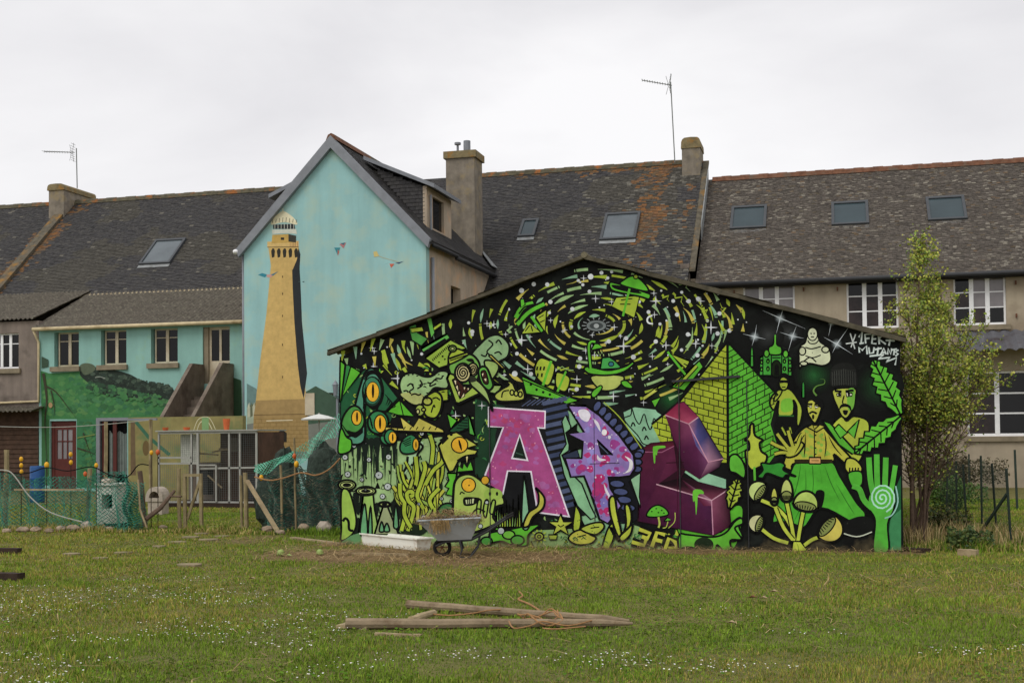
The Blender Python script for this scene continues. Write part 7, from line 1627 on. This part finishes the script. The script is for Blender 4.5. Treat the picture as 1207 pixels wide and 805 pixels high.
# ---- grass blades
def tri_mesh(name, V, F, C, m, label=None, cat=None, kind='stuff', parent=None, loc=(0, 0, 0)):
    me = bpy.data.meshes.new(name); n = len(V); me.vertices.add(n); me.vertices.foreach_set('co', (V-np.array(loc)).astype(np.float32).ravel())
    k = F.shape[1]; nf = len(F); me.loops.add(nf*k); me.loops.foreach_set('vertex_index', F.astype(np.int32).ravel()); me.polygons.add(nf)
    me.polygons.foreach_set('loop_start', np.arange(0, nf*k, k, dtype=np.int32)); me.polygons.foreach_set('loop_total', np.full(nf, k, dtype=np.int32)) if False else None
    me.update(calc_edges=True)
    ca = me.color_attributes.new('Col', 'FLOAT_COLOR', 'POINT'); ca.data.foreach_set('color', np.concatenate([C, np.ones((n, 1))], 1).astype(np.float32).ravel())
    me.materials.append(MATS[m]); return link(me, name, parent, Vector(loc) if parent is None else Vector(loc)-wloc(parent), label, cat, None, kind)
def sample_lawn(N, d0, d1, e, rng, fov=.50):
    u = rng.random(N); a = 2-e; d = (d0**a + u*(d1**a-d0**a))**(1/a); t = (rng.random(N)*2-1)*fov
    fx, fy = -math.sin(YAW), math.cos(YAW); rx, ry = math.cos(YAW), math.sin(YAW)
    return fx*d + rx*d*t, fy*d + ry*d*t, d
def lawn_ok(x, y, rng):
    ok = ~((x > SX0-.02) & (x < SX1+.02) & (y > YS-.03) & (y < YS+SD)); ok &= y < 36.9; ok &= ~((y > YG-.05) & (x > WX0-.1)); ok &= rng.random(len(x)) > dirt(x, y)*.985
    return ok
def blades(N, rng, hmin, hmax, pal, d0=6.2, d1=33, e=1.25, wk=.0027, lean=.5, mask=None):
    x, y, d = sample_lawn(N, d0, d1, e, rng); ok = lawn_ok(x, y, rng)
    if mask is not None: ok &= mask(x, y, rng)
    x, y, d = x[ok], y[ok], d[ok]; n = len(x)
    cl = fnoise(x*2.1, y*2.1, 4); h = (hmin+(hmax-hmin)*rng.random(n)**1.5)*(.3+1.9*np.clip(cl-.15, 0, 1)**1.3*1.4); w = wk*(.7+.6*rng.random(n))*(.6+d/14)
    a = rng.random(n)*2*np.pi; l = lean*rng.random(n)+.08; dx, dy = np.cos(a), np.sin(a); b = rng.random(n)*2*np.pi; sx, sy = np.cos(b)*w, np.sin(b)*w
    z = np.zeros(n); p0 = np.stack([x, y, z], 1); mid = p0 + np.stack([dx*h*l*.35, dy*h*l*.35, h*.6], 1); tip = p0 + np.stack([dx*h*l*1.2, dy*h*l*1.2, h*(1-.25*l)], 1); s = np.stack([sx, sy, z], 1)
    V = np.stack([p0-s, p0+s, mid+s*.8, mid-s*.8, tip], 1).reshape(-1, 3); k = np.arange(n)*5
    F = np.concatenate([np.stack([k, k+1, k+2], 1), np.stack([k, k+2, k+3], 1), np.stack([k+3, k+2, k+4], 1)], 0)
    P = np.array([hx(c, .58)[:3] for c in pal]); pn = fnoise(x*.28+5, y*.55+2, 4); ps = np.clip((pn-.36)/.3 + .35*np.exp(-((y-15.5)/2.2)**2)*(x > -5), 0, 1)
    i = rng.integers(0, len(pal)//2, n); j = rng.integers(len(pal)//2, len(pal), n); mixm = (rng.random(n) < ps*.62)
    C = np.where(mixm[:, None], P[j], P[i])*(.7+.35*rng.random(n)+.3*cl)[:, None]
    return V, F, np.repeat(C, 5, 0)
rng = np.random.default_rng(3)
V, F, C = blades(520000, rng, .016, .046, ['566a24', '627228', '4c6020', '5e7424', '757032', '807640', '6e722c', '7c6e3e'])
tri_mesh('grass', V, F, C, 'grass_blade', 'short patchy green and olive lawn grass', 'grass')
# taller tufts near walls, fences and the tree
def near_mask(x, y, rng):
    q = np.zeros(len(x), bool)
    q |= (np.abs(y-(YS-.12)) < .16) & (x > SX0-.3) & (x < SX1+.2) & (rng.random(len(x)) < .5*(fnoise(x*2, y*0+3) > .45)+.12)
    q |= (((x-1.9)/1.0)**2+((y-19.5)/1.0)**2 < 1)
    q |= (np.abs(y-(NY-.1)) < .25) & (x < SX0) & (rng.random(len(x)) < .6)
    return q
V, F, C = blades(700000, rng, .05, .15, ['4f6420', '5d6c26', '3c5220', '57701f', '8d8050', '9a8a5a', '7f7040', '86784a'], d0=15, d1=24, e=1.0, wk=.003, mask=near_mask)
tri_mesh('grass', V, F, C, 'grass_blade', 'longer tufted grass and weeds along walls, nets and tree', 'weeds')
# ---- daisies
def discs(N, rng, mask, r0, r1, z0, z1, cols, d0, d1):
    x, y, d = sample_lawn(N, d0, d1, 1.0, rng); ok = lawn_ok(x, y, rng) & mask(x, y, rng); x, y = x[ok], y[ok]; n = len(x); r = r0+(r1-r0)*rng.random(n); z = z0+(z1-z0)*rng.random(n)
    t = rng.random(n)*6.28; V = []
    for k in range(6):
        a = t+k*math.pi/3; V.append(np.stack([x+r*np.cos(a), y+r*np.sin(a), z+r*.35*np.sin(a+t)], 1))
    V = np.stack(V, 1).reshape(-1, 3); k = np.arange(n)*6; F = np.concatenate([np.stack([k, k+i, k+i+1], 1) for i in range(1, 5)], 0)
    P = np.array([hx(c, .95)[:3] for c in cols]); C = np.repeat(P[rng.integers(0, len(cols), n)], 6, 0); return V, F, C
dm = lambda x, y, rng: (fnoise(x*.9+7, y*1.1+4, 3) > .57 + .07*np.clip((x+4.8)/2.2, -1, 1.6) + .012*(y-9)) & (rng.random(len(x)) < .5)
V, F, C = discs(26000, rng, dm, .0045, .0085, .035, .055, ['e0e0dc', 'd4d0d0', 'dcd6cc'], 6.2, 15)
tri_mesh('daisies', V, F, C, 'grass_blade', 'tiny white daisies sprinkled over the near lawn', 'daisies')
wm = lambda x, y, rng: (fnoise(x*.8+21, y*.9+8, 3) > .5) & (rng.random(len(x)) < .8)
V, F, C = discs(16000, rng, wm, .008, .018, .012, .04, ['4a6a1e', '567424', '3e5a1c', '6a7a2c'], 6.2, 16)
tri_mesh('broadleaf_weeds', V, F, C*1.05, 'grass_blade', 'low clover and broadleaf weeds among the lawn grass', 'weeds')
# ---- straw scattered over earth and lawn
rr = random.Random(12); m = MB(); pts = []
x, y, d = sample_lawn(60000, 8, 21, 1.0, rng); w_ = dirt(x, y)*.9 + .06*np.exp(-((y-14.8)/1.8)**2)*(x > -7) + .006
okm = (rng.random(len(x)) < w_) & ~((x > SX0) & (x < SX1) & (y > YS-.02)); 
straw_strands(m, [(a, b, .012+rr.random()*.03) for a, b in zip(x[okm], y[okm])], rr, (.10, .34), .0035, ('a58a60', '8e764e', 'b39b70', '7c6644'), .04)
m.build('straw', 'straw', None, kind='stuff', label='dry straw scattered over bare earth and lawn', cat='straw', color=True)
# ---- dry weeds round the tree foot
m = MB(); pts = []
for k in range(900): a = rr.uniform(0, 6.28); q = rr.random()**.5; pts.append((1.75+1.0*q*math.cos(a), 19.6+.8*q*math.sin(a), .01))
for p_ in pts:
    h = rr.uniform(.1, .42); a = rr.uniform(0, 6.28); l = rr.uniform(.05, .4); c = hx(rr.choice(['9a865c', '7d6c48', '6b6038', 'ad9a70', '4f5a2a']), .8); e = (p_[0]+math.cos(a)*l*h*1.3, p_[1]+math.sin(a)*l*h*1.3, h)
    mid = ((p_[0]*2+e[0])/3, (p_[1]*2+e[1])/3, h*.6); m.add([(p_[0]-.004, p_[1], 0), (p_[0]+.004, p_[1], 0), (mid[0]+.004, mid[1], mid[2]), (mid[0]-.004, mid[1], mid[2]), e], [(0, 1, 2, 3), (3, 2, 4)], c)
m.build('dry_weeds', 'straw', None, kind='stuff', label='dry straw coloured weeds round the foot of the tree', cat='weeds', color=True)
# ---- leafy objects
def leaf_cloud(pts, rng, size, pal, k=.8):
    n = len(pts); c = np.asarray(pts); d = rng.normal(size=(n, 3)); d /= np.linalg.norm(d, axis=1)[:, None]; e = rng.normal(size=(n, 3)); e -= d*(e*d).sum(1)[:, None]; e /= np.linalg.norm(e, axis=1)[:, None]
    L = size*(.6+.8*rng.random(n))[:, None]; d = d*L; e = e*L*.34
    V = np.stack([c-d*.5, c+e, c+d*.5, c-e], 1).reshape(-1, 3); k4 = np.arange(n)*4; F = np.concatenate([np.stack([k4, k4+1, k4+2], 1), np.stack([k4, k4+2, k4+3], 1)], 0)
    P = np.array([hx(h, k)[:3] for h in pal]); return V, F, np.repeat(P[rng.integers(0, len(pal), n)]*(.75+.5*rng.random(n))[:, None], 4, 0)
TB = Vector((onY(1084, 600, 19.75).x, 19.75, 0)); tree = thing('young_tree', 'slender multi-stemmed young tree with sparse yellow green leaves by the shed corner', 'tree', TB)
tm = MB(); bm_ = MB(); leaves = []; rr = random.Random(31)
HT = onY(1085, 272, 19.75).z
def crown_r(z):
    t = z/HT; pts = [(0, .15), (.2, .4), (.33, .95), (.48, 1.25), (.6, 1.0), (.7, .7), (.8, .46), (.9, .22), (1, .06)]
    for (a, ra), (b, rb) in zip(pts[:-1], pts[1:]):
        if a <= t <= b: return ra + (rb-ra)*(t-a)/(b-a)
    return .05
tips = [(onY(1085, 272, 19.75), .030), (onY(1064, 335, 19.75), .022), (onY(1110, 345, 20.1), .022), (onY(1140, 400, 19.6), .02), (onY(1060, 420, 19.5), .018), (onY(1100, 400, 19.3), .018), (onY(1160, 430, 20.0), .02), (onY(1095, 330, 20.2), .018), (onY(1150, 465, 19.5), .016), (onY(1172, 455, 20.2), .016), (onY(1128, 375, 20.2), .018), (onY(1060, 470, 19.9), .014), (onY(1135, 440, 19.9), .016)]
for i, (tp, r0) in enumerate(tips):
    b = TB + Vector((rr.uniform(-.12, .16), rr.uniform(-.12, .12), -.02)); P = []; n = 12; sw = Vector((rr.uniform(-.12, .12), rr.uniform(-.1, .1), 0))
    for k in range(n+1):
        t = k/n; p = b.lerp(tp, t); p.x = b.x + (tp.x-b.x)*t**1.5; p.y = b.y + (tp.y-b.y)*t**1.5; p += sw*math.sin(t*6.3)*.5; P.append(p)
    st = (tm if i < 3 else bm_); st.tube(P, [r0*1.25*(1-.88*k/n) for k in range(n+1)], 7)
    # side branches
    nb = 40 if i == 0 else 27
    for j in range(nb):
        t = rr.uniform(.36, .97); k = min(int(t*n), n-1); p = P[k].lerp(P[k+1], t*n-k); az_ = rr.uniform(0, 6.28); z = p.z; L = rr.uniform(.35, 1.0)*min(.7, crown_r(min(z+.2, HT)))
        q = [p]
        for s in range(1, 5): f_ = s/4; q.append(p + Vector((math.cos(az_)*L*f_*.85, math.sin(az_)*L*f_*.85, L*(.55*f_ + .25*f_*f_)*rr.uniform(.7, 1.1))))
        bm_.tube(q, [.009, .007, .005, .004, .002], 4)
        for s in range(rr.randint(5, 9)):
            f_ = rr.uniform(.25, 1.0); w0 = p.lerp(q[-1], f_); tw = Vector((rr.gauss(0, 1), rr.gauss(0, 1), rr.gauss(.5, .7))).normalized()*rr.uniform(.1, .3); bm_.tube([w0, w0+tw], [.003, .0015], 3, caps=False)
            dens = 16 if z > HT*.32 else 3
            for l in range(rr.randint(dens//2, dens)): g_ = rr.uniform(.1, 1.1); leaves.append(tuple(w0+tw*g_+Vector((rr.gauss(0, .03), rr.gauss(0, .03), rr.gauss(0, .03)))))
tm.build('trunk', 'bark', tree, smooth=True); bm_.build('branches', 'bark', tree)
V, F, C = leaf_cloud(leaves, rng, .042, ['8a9234', '7a8a30', '9a9a40', '6c8030', '5a7230', 'a4a24c'], k=.7)
tri_mesh('crown', V, F, C, 'leaf', parent=tree, loc=TB, kind=None)
# low dark shrub by the fence and green bush behind
def bush(u, v, rx, ry, rz, n, pal, name, label, zc=None, size=.05):
    c = G(u, v); rng2 = np.random.default_rng(int(u)); q = rng2.normal(size=(n, 3)); q /= np.linalg.norm(q, axis=1)[:, None]; q *= (rng2.random(n)**.45)[:, None]*(1+.25*np.sin(q[:, :1]*9)); pts = np.stack([c.x+q[:, 0]*rx, c.y+q[:, 1]*ry, np.abs(rz+q[:, 2]*rz)+.01], 1)
    o = thing(name, label, 'shrub', c); V, F, C = leaf_cloud(pts, rng2, size, pal); tri_mesh('foliage', V, F, C, 'leaf', parent=o, loc=c, kind=None)
    m = MB()
    for k in range(9): a = k*.7; m.tube([c, c+Vector((math.cos(a)*rx*.4, math.sin(a)*ry*.4, rz*.9)), c+Vector((math.cos(a)*rx*.8, math.sin(a)*ry*.8, rz*1.6))], [.008, .005, .002], 4)
    m.build('stems', 'bark', o)
bush(1138, 650, .34, .25, .17, 1500, ['3c5028', '2f4424', '4a5c2e', '56602e'], 'low_shrub', 'low dark green shrub beside the pale timber block')
bush(1110, 628, .45, .35, .22, 1500, ['44522c', '5a5c34', '38482a', '6a6440'], 'low_shrub', 'dull green weedy shrub between tree and fence posts')
bush(1120, 600, .7, .6, .35, 2600, ['3f5a26', '4c6a2a', '5c7030', '35501f'], 'low_shrub', 'broad green shrub farther back inside the wire fence', size=.06)
bush(1118, 577, 1.5, .5, .55, 5200, ['4a4432', '5c5440', '3f3a2a', '6a6048', '54543a'], 'hedge_shrub', 'brownish bare shrub growing against the beige house wall', size=.07)
# fallen leaves
for (u, v, c_) in ((912, 703, 'wood_plank'), (900, 711, 'wood_plank'), (887, 710, 'rust'), (862, 741, 'wood_plank'), (297, 687, 'straw')):
    c = G(u, v); m = MB(); r = .05; m.add([(c.x-r, c.y, .05), (c.x-.2*r, c.y-r*.5, .07), (c.x+r, c.y, .055), (c.x+.1*r, c.y+r*.6, .075)], [(0, 1, 2, 3)], hx('c2b090', .95)); m.build('fallen_leaf', c_ if c_ != 'straw' else 'wood_plank', None, loc=c, label='dry curled leaf lying on the lawn', cat='leaf', group='dry leaves on the lawn')
